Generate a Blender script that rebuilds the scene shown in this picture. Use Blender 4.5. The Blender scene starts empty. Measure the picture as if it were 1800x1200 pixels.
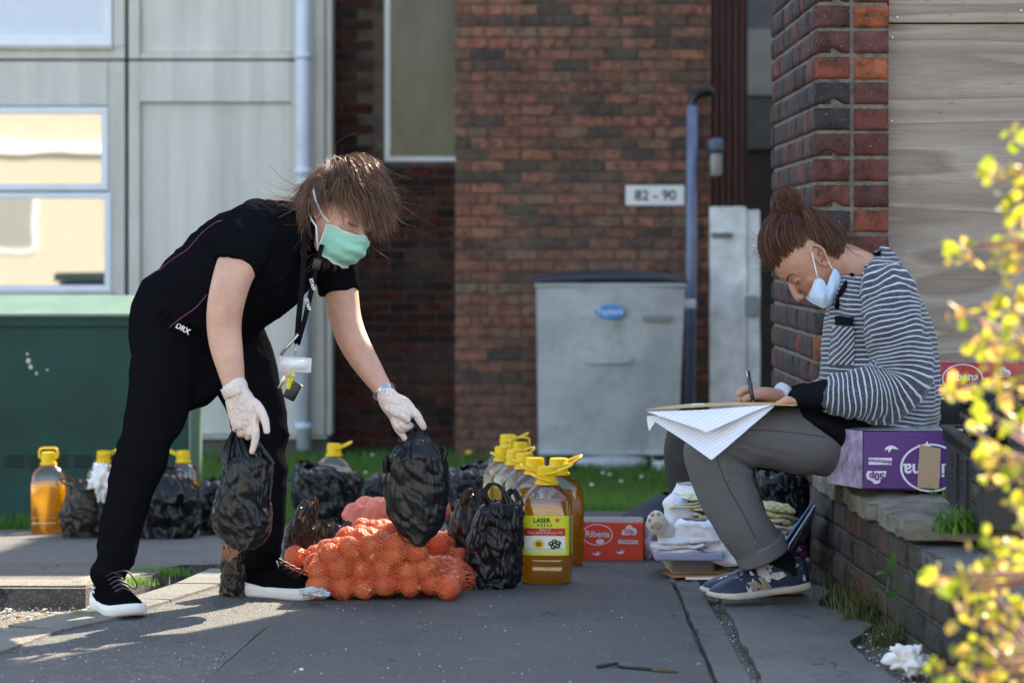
import bpy, bmesh, math, random
import numpy as np
from mathutils import Vector, Matrix, noise, geometry
from mathutils.bvhtree import BVHTree

# ------------------------------------------------------------------ camera, sky, sun, exposure
SC = bpy.context.scene
COL = SC.collection
FP = 5000.0          # focal length in photo pixels (100 mm lens on a 36 mm sensor, photo 1800 wide)
ZC = 0.93            # camera height
cam = bpy.data.objects.new('camera', bpy.data.cameras.new('camera'))
COL.objects.link(cam)
cam.location = (0, 0, ZC)
cam.rotation_euler = (math.radians(90), 0, 0)
cam.data.lens = 100; cam.data.sensor_width = 36
cam.data.shift_y = -160 / 1800.0
cam.data.clip_start = 0.1; cam.data.clip_end = 600
cam.data.dof.use_dof = True
cam.data.dof.focus_distance = 7.62
cam.data.dof.aperture_fstop = 4.6
cam.data.dof.aperture_blades = 9
SC.camera = cam
SUN_AZ = math.radians(31); SUN_EL = math.radians(35)
W = bpy.data.worlds.new('World'); SC.world = W; W.use_nodes = True
wn = W.node_tree.nodes; wl = W.node_tree.links
sky = wn.new('ShaderNodeTexSky'); sky.sky_type = 'NISHITA'; sky.sun_disc = False
sky.sun_elevation = SUN_EL; sky.sun_rotation = SUN_AZ
sky.air_density = 1.0; sky.dust_density = 1.0; sky.ozone_density = 1.0
bg = wn['Background']; bg.inputs[1].default_value = 0.13
wl.new(sky.outputs[0], bg.inputs[0])
sd = Vector((math.sin(SUN_AZ) * math.cos(SUN_EL), math.cos(SUN_AZ) * math.cos(SUN_EL), math.sin(SUN_EL)))
sl = bpy.data.lights.new('sun', 'SUN'); sl.energy = 4.0; sl.angle = math.radians(0.5); sl.color = (1.0, 0.93, 0.82)
so = bpy.data.objects.new('sun', sl); COL.objects.link(so); so.rotation_euler = sd.to_track_quat('Z', 'Y').to_euler()
so.location = (5, 8, 12)
vs = SC.view_settings
vs.view_transform = 'Standard'; vs.look = 'None'; vs.exposure = 2.15; vs.gamma = 1.0; vs.use_curve_mapping = False
vs.use_white_balance = True; vs.white_balance_temperature = 7350; vs.white_balance_tint = 10
SC.cycles.max_bounces = 10; SC.cycles.transmission_bounces = 10; SC.cycles.transparent_max_bounces = 24
SC.cycles.sample_clamp_indirect = 6.0

# ------------------------------------------------------------------ helpers
R = random.Random(7)
def V(*a): return Vector(a)
def P(px, py, d):
    "point seen at photo pixel px,py at distance d"
    return Vector(((px - 900) / FP * d, d, ZC - (py - 440) / FP * d))
def lerp(a, b, t): return a + (b - a) * t
def clamp(x, a=0.0, b=1.0): return a if x < a else b if x > b else x
def sstep(a, b, x):
    t = clamp((x - a) / (b - a)); return t * t * (3 - 2 * t)
def terrain(x, y):
    k = lerp(0.06, 0.04, clamp((x + 1.2) / 1.0))
    if y <= 8: return 0.0
    if y <= 11.5: return -k * (y - 8)
    z1 = -k * 3.5
    if y <= 16: return lerp(z1, -0.42, (y - 11.5) / 4.5)
    if y <= 19: return lerp(-0.42, -0.45, (y - 16) / 3)
    return -0.45
def gp(px, py, lift=0.0):
    a, b = 2.0, 60.0
    for _ in range(40):
        m = (a + b) / 2
        p = P(px, py, m)
        if p.z > terrain(p.x, p.y) + lift: a = m
        else: b = m
    return P(px, py, (a + b) / 2)

WL = {}
def tag(o, label=None, cat=None, group=None, kind=None):
    if label: o['label'] = label
    if cat: o['category'] = cat
    if group: o['group'] = group
    if kind: o['kind'] = kind
    return o
def thing(name, loc, label, cat, group=None):
    o = bpy.data.objects.new(name, None); COL.objects.link(o)
    o.empty_display_size = 0.05
    o.location = loc; WL[o.name] = Vector(loc)
    return tag(o, label, cat, group)
def mesh_from(name, verts, faces, mats, smooth=True, mi=None):
    me = bpy.data.meshes.new(name)
    va = np.asarray([tuple(v) for v in verts] if not isinstance(verts, np.ndarray) else verts, dtype=np.float32)
    if isinstance(faces, np.ndarray):
        nf, k = faces.shape
        me.vertices.add(len(va)); me.vertices.foreach_set('co', va.ravel())
        me.loops.add(nf * k); me.loops.foreach_set('vertex_index', faces.astype(np.int32).ravel())
        me.polygons.add(nf)
        me.polygons.foreach_set('loop_start', np.arange(0, nf * k, k, dtype=np.int32))
        me.update(calc_edges=True)
    else:
        me.from_pydata([tuple(map(float, v)) for v in va], [], [tuple(int(i) for i in f) for f in faces]); me.update()
    if not isinstance(mats, (list, tuple)): mats = [mats]
    for m in mats: me.materials.append(m)
    if smooth: me.polygons.foreach_set('use_smooth', np.ones(len(me.polygons), dtype=bool))
    if mi is not None: me.polygons.foreach_set('material_index', np.asarray(mi, dtype=np.int32))
    me.validate()
    return me
def mk(name, verts, faces, mats, parent=None, smooth=True, mi=None, base=None):
    "link ONE mesh object; verts are world coordinates"
    va = np.asarray([tuple(v) for v in verts] if not isinstance(verts, np.ndarray) else verts, dtype=np.float64)
    if parent is not None: org = WL[parent.name]
    elif base is not None: org = Vector(base)
    else: org = Vector((float(va[:, 0].mean()), float(va[:, 1].mean()), float(va[:, 2].min())))
    me = mesh_from(name, va - np.array(org), faces, mats, smooth, mi)
    o = bpy.data.objects.new(name, me); COL.objects.link(o)
    if parent is not None: o.parent = parent
    else: o.location = org
    WL[o.name] = org
    return o
def inst(name, me, loc, rot=(0, 0, 0), parent=None, scale=(1, 1, 1)):
    o = bpy.data.objects.new(name, me); COL.objects.link(o)
    if parent is not None:
        o.parent = parent; o.location = Vector(loc) - WL[parent.name]
    else: o.location = loc
    o.rotation_euler = rot; o.scale = scale
    WL[o.name] = Vector(loc)
    return o

class MB:
    "collects shapes for one mesh"
    def __init__(s): s.v = []; s.f = []; s.m = []
    def add(s, vf, mi=0):
        v, f = vf[0], vf[1]; n = len(s.v)
        s.v.extend(tuple(x) for x in v); s.f.extend(tuple(int(i) + n for i in q) for q in f); s.m.extend([mi] * len(f))
        return s
    def mk(s, name, mats, parent=None, smooth=True, base=None):
        return mk(name, np.array(s.v), s.f, mats, parent, smooth, s.m, base)
def boxg(x0, x1, y0, y1, z0, z1, bev=0.0):
    if bev <= 0:
        v = [(x, y, z) for x in (x0, x1) for y in (y0, y1) for z in (z0, z1)]
        f = [(0, 1, 3, 2), (4, 6, 7, 5), (0, 4, 5, 1), (2, 3, 7, 6), (0, 2, 6, 4), (1, 5, 7, 3)]
        return v, f
    bm = bmesh.new(); bmesh.ops.create_cube(bm, size=1)
    for q in bm.verts:
        q.co.x = (x0 + x1) / 2 + q.co.x * (x1 - x0); q.co.y = (y0 + y1) / 2 + q.co.y * (y1 - y0); q.co.z = (z0 + z1) / 2 + q.co.z * (z1 - z0)
    bmesh.ops.bevel(bm, geom=bm.edges[:], offset=bev, segments=2, profile=0.5, affect='EDGES')
    bm.verts.index_update()
    v = [tuple(q.co) for q in bm.verts]; f = [tuple(x.index for x in q.verts) for q in bm.faces]; bm.free()
    return v, f
def xf(vf, M): return [tuple(M @ Vector(v)) for v in vf[0]], vf[1]
def rotz(a): return Matrix.Rotation(a, 4, 'Z')
def TR(loc, rz=0, rx=0, ry=0, s=1):
    return Matrix.Translation(Vector(loc)) @ Matrix.Rotation(rz, 4, 'Z') @ Matrix.Rotation(ry, 4, 'Y') @ Matrix.Rotation(rx, 4, 'X') @ Matrix.Scale(s, 4)
def cr(p0, p1, p2, p3, t):
    return 0.5 * ((2 * p1) + (-p0 + p2) * t + (2 * p0 - 5 * p1 + 4 * p2 - p3) * t * t + (-p0 + 3 * p1 - 3 * p2 + p3) * t ** 3)
def spline(vals, sub):
    out = []; n = len(vals)
    for i in range(n - 1):
        p0 = vals[max(i - 1, 0)]; p1 = vals[i]; p2 = vals[i + 1]; p3 = vals[min(i + 2, n - 1)]
        for k in range(sub): out.append(cr(p0, p1, p2, p3, k / sub))
    out.append(vals[-1]); return out
def loft(rings, n=20, sub=4, vdir=(0, 1, 0), rnd=True, se=2.0, ret_param=False):
    "rings: (centre, a, b) - a across in the plane of the path, b along vdir"
    cs = spline([Vector(r[0]) for r in rings], sub)
    aa = spline([float(r[1]) for r in rings], sub); bb = spline([float(r[2]) for r in rings], sub)
    vd = [Vector(r[3]) if len(r) > 3 else Vector(vdir) for r in rings]
    vd = spline(vd, sub)
    N = len(cs)
    verts = []; par = []; L = 0
    if rnd:
        t0 = (cs[0] - cs[1]).normalized(); t1 = (cs[-1] - cs[-2]).normalized()
        h0 = min(aa[0], bb[0]) ; h1 = min(aa[-1], bb[-1])
        pre = [(cs[0] + t0 * h0 * s, aa[0] * c, bb[0] * c) for s, c in ((0.85, 0.5), (0.5, 0.85))]
        post = [(cs[-1] + t1 * h1 * s, aa[-1] * c, bb[-1] * c) for s, c in ((0.5, 0.85), (0.85, 0.5))]
        cs = [p[0] for p in pre] + cs + [p[0] for p in post]
        aa = [p[1] for p in pre] + aa + [p[1] for p in post]
        bb = [p[2] for p in pre] + bb + [p[2] for p in post]
        vd = [vd[0]] * 2 + vd + [vd[-1]] * 2
        N += 4
    for i in range(N):
        t = (cs[min(i + 1, N - 1)] - cs[max(i - 1, 0)]).normalized()
        v = vd[i]; v = (v - t * v.dot(t)).normalized(); u = t.cross(v)
        if i: L += (cs[i] - cs[i - 1]).length
        for k in range(n):
            th = 2 * math.pi * k / n; c, s = math.cos(th), math.sin(th)
            if se != 2.0:
                c = math.copysign(abs(c) ** (2 / se), c); s = math.copysign(abs(s) ** (2 / se), s)
            verts.append(cs[i] + u * (aa[i] * c) + v * (bb[i] * s)); par.append((L, th))
    f = []
    for i in range(N - 1):
        for k in range(n):
            a = i * n + k; b = i * n + (k + 1) % n
            f.append((a, b, b + n, a + n))
    c0 = len(verts); verts.append(cs[0]); par.append((0, 0)); verts.append(cs[-1]); par.append((L, 0))
    for k in range(n):
        f.append((c0, (k + 1) % n, k)); f.append((c0 + 1, (N - 1) * n + k, (N - 1) * n + (k + 1) % n))
    if ret_param: return verts, f, par
    return verts, f
def tube(pts, r, n=6, sub=1, r1=None):
    pts = [Vector(p) for p in pts]
    rr = [r] * len(pts) if r1 is None else [lerp(r, r1, i / (len(pts) - 1)) for i in range(len(pts))]
    vd = Vector((0, 1, 0))
    if all(abs((pts[i + 1] - pts[i]).normalized().dot(vd)) > 0.9 for i in range(len(pts) - 1)): vd = Vector((0, 0, 1))
    return loft([(p, q, q) for p, q in zip(pts, rr)], n=n, sub=sub, vdir=vd, rnd=False)
def ribbon(pts, w, wdir, th=0.001):
    "flat strap along pts, width w along wdir, thickness th"
    pts = [Vector(p) for p in pts]; v = []; f = []
    wds = wdir if isinstance(wdir, list) else [wdir] * len(pts)
    ws = w if isinstance(w, list) else [w] * len(pts)
    for i, p in enumerate(pts):
        t = (pts[min(i + 1, len(pts) - 1)] - pts[max(i - 1, 0)]).normalized()
        wd = Vector(wds[i]); wd = (wd - t * wd.dot(t)).normalized(); nn = t.cross(wd) * th / 2
        h = wd * ws[i] / 2
        v += [p - h - nn, p + h - nn, p + h + nn, p - h + nn]
    for i in range(len(pts) - 1):
        for k in range(4):
            a = i * 4 + k; b = i * 4 + (k + 1) % 4; f.append((a, b, b + 4, a + 4))
    f.append((3, 2, 1, 0)); e = (len(pts) - 1) * 4; f.append((e, e + 1, e + 2, e + 3))
    return v, f
def sphere(c, rx, ry=None, rz=None, nu=16, nv=10, M=None):
    ry = rx if ry is None else ry; rz = rx if rz is None else rz
    v = [(0, 0, -1)]; f = []
    for j in range(1, nv):
        ph = -math.pi / 2 + math.pi * j / nv
        for i in range(nu):
            th = 2 * math.pi * i / nu; v.append((math.cos(ph) * math.cos(th), math.cos(ph) * math.sin(th), math.sin(ph)))
    v.append((0, 0, 1)); last = len(v) - 1
    for i in range(nu): f.append((0, 1 + (i + 1) % nu, 1 + i)); f.append((last, last - nu + i, last - nu + (i + 1) % nu))
    for j in range(nv - 2):
        for i in range(nu):
            a = 1 + j * nu + i; b = 1 + j * nu + (i + 1) % nu; f.append((a, b, b + nu, a + nu))
    c = Vector(c)
    out = []
    for q in v:
        q = Vector((q[0] * rx, q[1] * ry, q[2] * rz))
        if M is not None: q = M @ q
        out.append(c + q)
    return out, f
def disc_prism(outline, M, depth):
    "outline in local xy (list), extruded depth along local z, placed by M"
    n = len(outline)
    v = [M @ Vector((x, y, 0)) for x, y in outline] + [M @ Vector((x, y, depth)) for x, y in outline]
    f = [tuple(range(n))[::-1], tuple(range(n, 2 * n))] + [(i, (i + 1) % n, n + (i + 1) % n, n + i) for i in range(n)]
    return v, f
def vox(parts, size, smooth=6, fac=0.5):
    "union of closed shapes as one continuous skin"
    b = MB()
    for p in parts: b.add(p)
    me = bpy.data.meshes.new('t'); me.from_pydata(b.v, [], b.f); me.update()
    o = bpy.data.objects.new('t', me); COL.objects.link(o)
    m = o.modifiers.new('r', 'REMESH'); m.mode = 'VOXEL'; m.voxel_size = size
    if smooth:
        s = o.modifiers.new('s', 'SMOOTH'); s.iterations = smooth; s.factor = fac
    dg = bpy.context.evaluated_depsgraph_get(); dg.update()
    e = o.evaluated_get(dg).to_mesh()
    nv = len(e.vertices); va = np.empty(nv * 3, dtype=np.float32); e.vertices.foreach_get('co', va); va = va.reshape(-1, 3).astype(np.float64)
    nl = len(e.loops); li = np.empty(nl, dtype=np.int32); e.loops.foreach_get('vertex_index', li)
    npoly = len(e.polygons)
    if nl == npoly * 4: fa = li.reshape(-1, 4)
    else: fa = [tuple(p.vertices) for p in e.polygons]
    o.evaluated_get(dg).to_mesh_clear()
    bpy.data.objects.remove(o); bpy.data.meshes.remove(me)
    return va, fa
def normals(va, fa):
    fa = np.asarray(fa)
    a, b, c = va[fa[:, 0]], va[fa[:, 1]], va[fa[:, 2]]
    n = np.cross(b - a, c - a)
    if fa.shape[1] == 4: n = n + np.cross(c - a, va[fa[:, 3]] - a)
    out = np.zeros_like(va)
    for k in range(fa.shape[1]): np.add.at(out, fa[:, k], n)
    l = np.linalg.norm(out, axis=1, keepdims=True); l[l == 0] = 1
    return out / l
def displace(va, fa, fn):
    nn = normals(va, fa); d = np.array([fn(Vector(p)) for p in va])
    return va + nn * d[:, None]
def bvh_of(va, fa): return BVHTree.FromPolygons([tuple(p) for p in va], [tuple(int(i) for i in f) for f in fa])
CAM = Vector((0, 0, ZC))
def hit(bvh, px, py, off=0.002, far=None):
    "surface point met by the line of sight through a photo pixel"
    dr = (P(px, py, 1.0) - CAM).normalized()
    loc, n, i, ds = bvh.ray_cast(CAM, dr)
    if loc is None:
        q = P(px, py, far or 7.6); loc, n, i, ds = bvh.find_nearest(q)
    if n.dot(dr) > 0: n = -n
    return loc + n * off, n
def fbm(p, o=3): return noise.fractal(p, 1.0, 2.0, o)
def inpoly(x, y, poly):
    c = False; j = len(poly) - 1
    for i in range(len(poly)):
        xi, yi = poly[i]; xj, yj = poly[j]
        if (yi > y) != (yj > y) and x < (xj - xi) * (y - yi) / (yj - yi) + xi: c = not c
        j = i
    return c
def sheet(name, poly, zf, mat, step=0.12, skirt=0.06, parent=None, rough=0.0):
    "ground sheet over a polygon (world x,y), z from zf, with a skirt"
    xs = [p[0] for p in poly]; ys = [p[1] for p in poly]
    pts = []; edges = []
    dense = []
    for i in range(len(poly)):
        a = Vector(poly[i]); b = Vector(poly[(i + 1) % len(poly)]); n = max(1, int((b - a).length / step))
        for k in range(n): dense.append(a.lerp(b, k / n))
    if rough:
        dense = [Vector((p.x + rough * noise.noise(Vector((p.x * 9, p.y * 9, 3))), p.y + rough * noise.noise(Vector((p.x * 9, p.y * 9, 8))))) for p in dense]
    nb = len(dense); pts = list(dense); edges = [(i, (i + 1) % nb) for i in range(nb)]
    dp = [(p.x, p.y) for p in dense]
    x = min(xs) + step
    while x < max(xs):
        y = min(ys) + step
        while y < max(ys):
            jx = x + R.uniform(-.2, .2) * step; jy = y + R.uniform(-.2, .2) * step
            if inpoly(jx, jy, dp): pts.append(Vector((jx, jy)))
            y += step
        x += step
    r = geometry.delaunay_2d_cdt(pts, edges, [], 0, 1e-5)
    vv = r[0]; ff = []
    for t in r[2]:
        cx = sum(vv[i].x for i in t) / 3; cy = sum(vv[i].y for i in t) / 3
        if inpoly(cx, cy, dp): ff.append(tuple(t))
    v = [(p.x, p.y, zf(p.x, p.y)) for p in vv]
    if skirt:
        n0 = len(v); top = [(p.x, p.y, zf(p.x, p.y)) for p in dense]
        v += top + [(a, b, c - skirt) for a, b, c in top]
        for i in range(nb): j = (i + 1) % nb; ff.append((n0 + i, n0 + nb + i, n0 + nb + j, n0 + j))
    return mk(name, np.array(v), ff, mat, parent, smooth=False)

# ------------------------------------------------------------------ materials
def nt(name):
    m = bpy.data.materials.new(name); m.use_nodes = True
    t = m.node_tree; b = t.nodes['Principled BSDF']
    return m, t, b
def N(t, typ, **kw):
    n = t.nodes.new(typ)
    for k, v in kw.items():
        if k.startswith('i_'):
            n.inputs[int(k[2:])].default_value = v
        else: setattr(n, k, v)
    return n
def ramp(t, stops):
    r = t.nodes.new('ShaderNodeValToRGB'); e = r.color_ramp.elements
    while len(e) > 1: e.remove(e[-1])
    e[0].position = stops[0][0]; e[0].color = (*stops[0][1], 1)
    for p, c in stops[1:]:
        q = e.new(p); q.color = (*c, 1)
    return r
def coords(t, kind='Object', scale=(1, 1, 1), rot=(0, 0, 0)):
    tc = N(t, 'ShaderNodeTexCoord'); mp = N(t, 'ShaderNodeMapping')
    mp.inputs['Scale'].default_value = scale; mp.inputs['Rotation'].default_value = rot
    t.links.new(tc.outputs[kind], mp.inputs[0]); return mp.outputs[0]
def plain(name, col, rough=0.5, metal=0.0, spec=0.5, var=0.0, vscale=8.0, bump=0.0, bscale=60.0, **kw):
    m, t, b = nt(name)
    b.inputs['Roughness'].default_value = rough; b.inputs['Metallic'].default_value = metal
    b.inputs['Specular IOR Level'].default_value = spec
    for k, v in kw.items(): b.inputs[k.replace('_', ' ')].default_value = v
    c = coords(t)
    if var > 0:
        nz = N(t, 'ShaderNodeTexNoise'); nz.inputs['Scale'].default_value = vscale; nz.inputs['Detail'].default_value = 6
        t.links.new(c, nz.inputs['Vector'])
        rp = ramp(t, [(0.3, tuple(x * (1 - var) for x in col)), (0.7, tuple(min(1, x * (1 + var)) for x in col))])
        t.links.new(nz.outputs[0], rp.inputs[0]); t.links.new(rp.outputs[0], b.inputs['Base Color'])
        rr = N(t, 'ShaderNodeMath', operation='MULTIPLY_ADD'); rr.inputs[1].default_value = 0.25; rr.inputs[2].default_value = rough - 0.12
        t.links.new(nz.outputs[0], rr.inputs[0]); t.links.new(rr.outputs[0], b.inputs['Roughness'])
    else: b.inputs['Base Color'].default_value = (*col, 1)
    if bump > 0:
        n2 = N(t, 'ShaderNodeTexNoise'); n2.inputs['Scale'].default_value = bscale; n2.inputs['Detail'].default_value = 5
        t.links.new(c, n2.inputs['Vector'])
        bp = N(t, 'ShaderNodeBump'); bp.inputs['Strength'].default_value = min(1, bump); bp.inputs['Distance'].default_value = 0.004
        t.links.new(n2.outputs[0], bp.inputs['Height']); t.links.new(bp.outputs[0], b.inputs['Normal'])
    return m
def mix(t, fac, a, b):
    m = N(t, 'ShaderNodeMix', data_type='RGBA')
    for s, v in ((0, fac), (6, a), (7, b)):
        if hasattr(v, 'links') or isinstance(v, bpy.types.NodeSocket): t.links.new(v, m.inputs[s])
        elif s == 0: m.inputs[0].default_value = v
        else: m.inputs[s].default_value = (*v, 1)
    return m.outputs[2]
def noise_out(t, c, scale, detail=5, rough=0.55):
    n = N(t, 'ShaderNodeTexNoise'); n.inputs['Scale'].default_value = scale; n.inputs['Detail'].default_value = detail
    n.inputs['Roughness'].default_value = rough
    t.links.new(c, n.inputs['Vector']); return n.outputs[0]
def thr(t, x, lo, hi):
    m = N(t, 'ShaderNodeMapRange'); m.inputs[1].default_value = lo; m.inputs[2].default_value = hi
    t.links.new(x, m.inputs[0]); return m.outputs[0]
def bump_to(t, b, h, strength, dist=0.004):
    bp = N(t, 'ShaderNodeBump'); bp.inputs['Strength'].default_value = strength; bp.inputs['Distance'].default_value = dist
    t.links.new(h, bp.inputs['Height']); t.links.new(bp.outputs[0], b.inputs['Normal']); return bp

def brick_mat(name, stops, dirt=(0.12, 0.11, 0.09), amt=0.5):
    m, t, b = nt(name); c = coords(t)
    oi = N(t, 'ShaderNodeObjectInfo')
    add = N(t, 'ShaderNodeVectorMath', operation='ADD')
    t.links.new(c, add.inputs[0]); 
    sc = N(t, 'ShaderNodeVectorMath', operation='SCALE'); sc.inputs[3].default_value = 1.0; t.links.new(oi.outputs['Location'], sc.inputs[0])
    t.links.new(sc.outputs[0], add.inputs[1]); cc = add.outputs[0]
    rp = ramp(t, stops); t.links.new(oi.outputs['Random'], rp.inputs[0])
    n1 = noise_out(t, cc, 22, 7, 0.65)
    col = mix(t, thr(t, n1, 0.42, 0.72), rp.outputs[0], tuple(x * 0.35 for x in stops[0][1]))
    n2 = noise_out(t, cc, 3.0, 5)
    d = N(t, 'ShaderNodeMath', operation='MULTIPLY'); t.links.new(thr(t, n2, 0.45, 0.75), d.inputs[0]); d.inputs[1].default_value = amt
    col = mix(t, d.outputs[0], col, dirt)
    n3 = noise_out(t, cc, 160, 4)
    col = mix(t, thr(t, n3, 0.66, 0.74), col, (0.34, 0.31, 0.27))
    t.links.new(col, b.inputs['Base Color']); b.inputs['Roughness'].default_value = 0.85; b.inputs['Specular IOR Level'].default_value = 0.25
    bump_to(t, b, noise_out(t, cc, 90, 6, 0.7), 0.7, 0.004)
    return m
B_FAR = brick_mat('far_brick', [(0.0, (0.085, 0.066, 0.058)), (0.25, (0.18, 0.095, 0.07)), (0.5, (0.29, 0.115, 0.078)), (0.8, (0.38, 0.15, 0.095)), (1.0, (0.24, 0.15, 0.105))], dirt=(0.15, 0.125, 0.09))
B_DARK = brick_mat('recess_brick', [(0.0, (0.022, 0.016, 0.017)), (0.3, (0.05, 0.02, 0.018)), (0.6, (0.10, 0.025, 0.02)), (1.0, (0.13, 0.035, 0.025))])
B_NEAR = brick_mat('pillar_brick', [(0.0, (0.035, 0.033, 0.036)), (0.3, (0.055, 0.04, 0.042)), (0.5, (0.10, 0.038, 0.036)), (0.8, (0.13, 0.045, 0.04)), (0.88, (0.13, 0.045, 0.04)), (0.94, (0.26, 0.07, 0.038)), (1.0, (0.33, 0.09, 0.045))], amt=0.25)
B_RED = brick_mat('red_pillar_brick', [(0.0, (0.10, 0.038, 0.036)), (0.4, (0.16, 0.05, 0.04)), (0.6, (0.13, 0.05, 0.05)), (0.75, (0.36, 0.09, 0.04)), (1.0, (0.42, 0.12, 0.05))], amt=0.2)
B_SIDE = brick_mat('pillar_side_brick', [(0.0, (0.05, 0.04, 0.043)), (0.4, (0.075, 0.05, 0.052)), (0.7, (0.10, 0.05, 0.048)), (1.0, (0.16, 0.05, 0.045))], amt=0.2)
B_LOW = brick_mat('low_wall_brick', [(0.0, (0.05, 0.042, 0.036)), (0.5, (0.08, 0.062, 0.05)), (0.85, (0.10, 0.07, 0.055)), (1.0, (0.14, 0.06, 0.04))], dirt=(0.05, 0.05, 0.04), amt=0.6)
def mortar_mat(name, col, dark, s=30):
    m, t, b = nt(name); c = coords(t)
    n1 = noise_out(t, c, s, 8, 0.7); rp = ramp(t, [(0.3, dark), (0.55, col), (0.75, tuple(min(1, x * 1.3) for x in col))])
    t.links.new(n1, rp.inputs[0]); t.links.new(rp.outputs[0], b.inputs['Base Color']); b.inputs['Roughness'].default_value = 0.95
    bump_to(t, b, noise_out(t, c, 220, 6, 0.8), 1.0, 0.004); return m
MORT = mortar_mat('mortar', (0.20, 0.185, 0.155), (0.07, 0.06, 0.05))
MORT_FAR = mortar_mat('old_mortar', (0.17, 0.13, 0.10), (0.04, 0.03, 0.025), 6)
STONE = mortar_mat('coping_stone', (0.26, 0.23, 0.18), (0.09, 0.075, 0.055), 9)

def concrete_mat(name, base, streak, amt=0.6):
    m, t, b = nt(name); c = coords(t)
    cs = coords(t, 'Object', (7.0, 5.0, 0.30)); n1 = noise_out(t, cs, 1.0, 6, .65)
    n2 = noise_out(t, c, 2.2, 7, 0.65); n3 = noise_out(t, c, 60, 6)
    col = mix(t, thr(t, n1, 0.35, 0.7), base, tuple(x * 0.74 for x in base))
    a = N(t, 'ShaderNodeMath', operation='MULTIPLY'); a.inputs[1].default_value = amt; t.links.new(thr(t, n2, 0.5, 0.8), a.inputs[0])
    col = mix(t, a.outputs[0], col, streak)
    t.links.new(col, b.inputs['Base Color']); b.inputs['Roughness'].default_value = 0.85
    bump_to(t, b, n3, 0.3, 0.003); return m
CONC = concrete_mat('precast_concrete', (0.74, 0.70, 0.63), (0.48, 0.44, 0.37))
CONC2 = concrete_mat('precast_rib', (0.68, 0.64, 0.56), (0.40, 0.36, 0.29))
GROUT = plain('dark_joint', (0.06, 0.055, 0.045), 0.95, var=0.4)

def asphalt_mat(name, base, light, moss=0.0, sc=1.0, patch=(0.5, 0.8)):
    m, t, b = nt(name); c = coords(t)
    vo = N(t, 'ShaderNodeTexVoronoi'); vo.inputs['Scale'].default_value = 210 * sc; t.links.new(c, vo.inputs['Vector'])
    g = N(t, 'ShaderNodeSeparateColor'); t.links.new(vo.outputs['Color'], g.inputs[0])
    big = noise_out(t, c, 1.6, 6, 0.6); med = noise_out(t, c, 14, 6, 0.7)
    col = mix(t, thr(t, g.outputs[0], 0.55, 1.0), base, light)
    col = mix(t, thr(t, big, patch[0], patch[1]), col, tuple(x * 0.55 for x in base))
    col = mix(t, thr(t, med, 0.6, 0.8), col, tuple(x * 1.5 for x in light))
    if moss > 0:
        mm = N(t, 'ShaderNodeMath', operation='MULTIPLY'); mm.inputs[1].default_value = moss
        t.links.new(thr(t, noise_out(t, c, 4.5, 8, 0.7), 0.56, 0.72), mm.inputs[0])
        col = mix(t, mm.outputs[0], col, (0.045, 0.05, 0.02))
    # hairline cracks, gum spots and worn patches
    ck_ = N(t, 'ShaderNodeTexVoronoi'); ck_.feature = 'DISTANCE_TO_EDGE'; ck_.inputs['Scale'].default_value = 1.9
    wv_ = N(t, 'ShaderNodeVectorMath', operation='MULTIPLY_ADD'); wv_.inputs[1].default_value = (.35, .35, .35); wn1 = N(t, 'ShaderNodeTexNoise'); wn1.inputs['Scale'].default_value = 6; wn1.inputs['Detail'].default_value = 6; t.links.new(c, wn1.inputs['Vector']); t.links.new(wn1.outputs['Color'], wv_.inputs[0]); t.links.new(c, wv_.inputs[2]); t.links.new(wv_.outputs[0], ck_.inputs['Vector'])
    cr_ = N(t, 'ShaderNodeMath', operation='MULTIPLY'); t.links.new(thr(t, ck_.outputs['Distance'], .010, .002), cr_.inputs[0]); t.links.new(thr(t, noise_out(t, c, 1.1, 3), .47, .56), cr_.inputs[1])
    col = mix(t, cr_.outputs[0], col, tuple(x * 0.3 for x in base))
    gs = N(t, 'ShaderNodeTexVoronoi'); gs.inputs['Scale'].default_value = 4.2; t.links.new(c, gs.inputs['Vector']); col = mix(t, thr(t, gs.outputs['Distance'], .075, .06), col, tuple(x * 0.6 for x in base))
    col = mix(t, thr(t, noise_out(t, coords(t, 'Object', (1, .45, 1)), 3.2, 7, .7), .5, .68), col, tuple(x * 1.35 for x in base))
    # small pale scuffs
    cs = coords(t, 'Object', (1.0, 2.6, 1)); sp = noise_out(t, cs, 42, 3)
    col = mix(t, thr(t, sp, 0.75, 0.775), col, (0.30, 0.30, 0.28))
    t.links.new(col, b.inputs['Base Color']); b.inputs['Roughness'].default_value = 0.82; b.inputs['Specular IOR Level'].default_value = 0.4
    ad = N(t, 'ShaderNodeMath', operation='ADD'); t.links.new(vo.outputs['Distance'], ad.inputs[0]); t.links.new(med, ad.inputs[1])
    bump_to(t, b, ad.outputs[0], 0.8, 0.005)
    return m
ASPH = asphalt_mat('coarse_asphalt', (0.082, 0.079, 0.075), (0.20, 0.185, 0.165), moss=0.25)
ASPH2 = asphalt_mat('fine_dark_asphalt', (0.082, 0.080, 0.078), (0.15, 0.145, 0.138), moss=0.35, sc=1.5)
SLAB = asphalt_mat('worn_concrete_slab', (0.14, 0.135, 0.125), (0.22, 0.21, 0.19), moss=0.45, sc=1.2)
EDGE = asphalt_mat('edging_concrete', (0.11, 0.108, 0.105), (0.17, 0.16, 0.15), moss=0.5, sc=1.2)
KERBM = asphalt_mat('kerb_concrete', (0.17, 0.155, 0.13), (0.26, 0.24, 0.20), moss=0.35)
DIRT = asphalt_mat('gravelly_dirt', (0.085, 0.072, 0.055), (0.24, 0.21, 0.17), moss=0.6, sc=0.45)
SOIL = asphalt_mat('dark_soil', (0.03, 0.025, 0.02), (0.07, 0.06, 0.045), moss=0.8)
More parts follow.
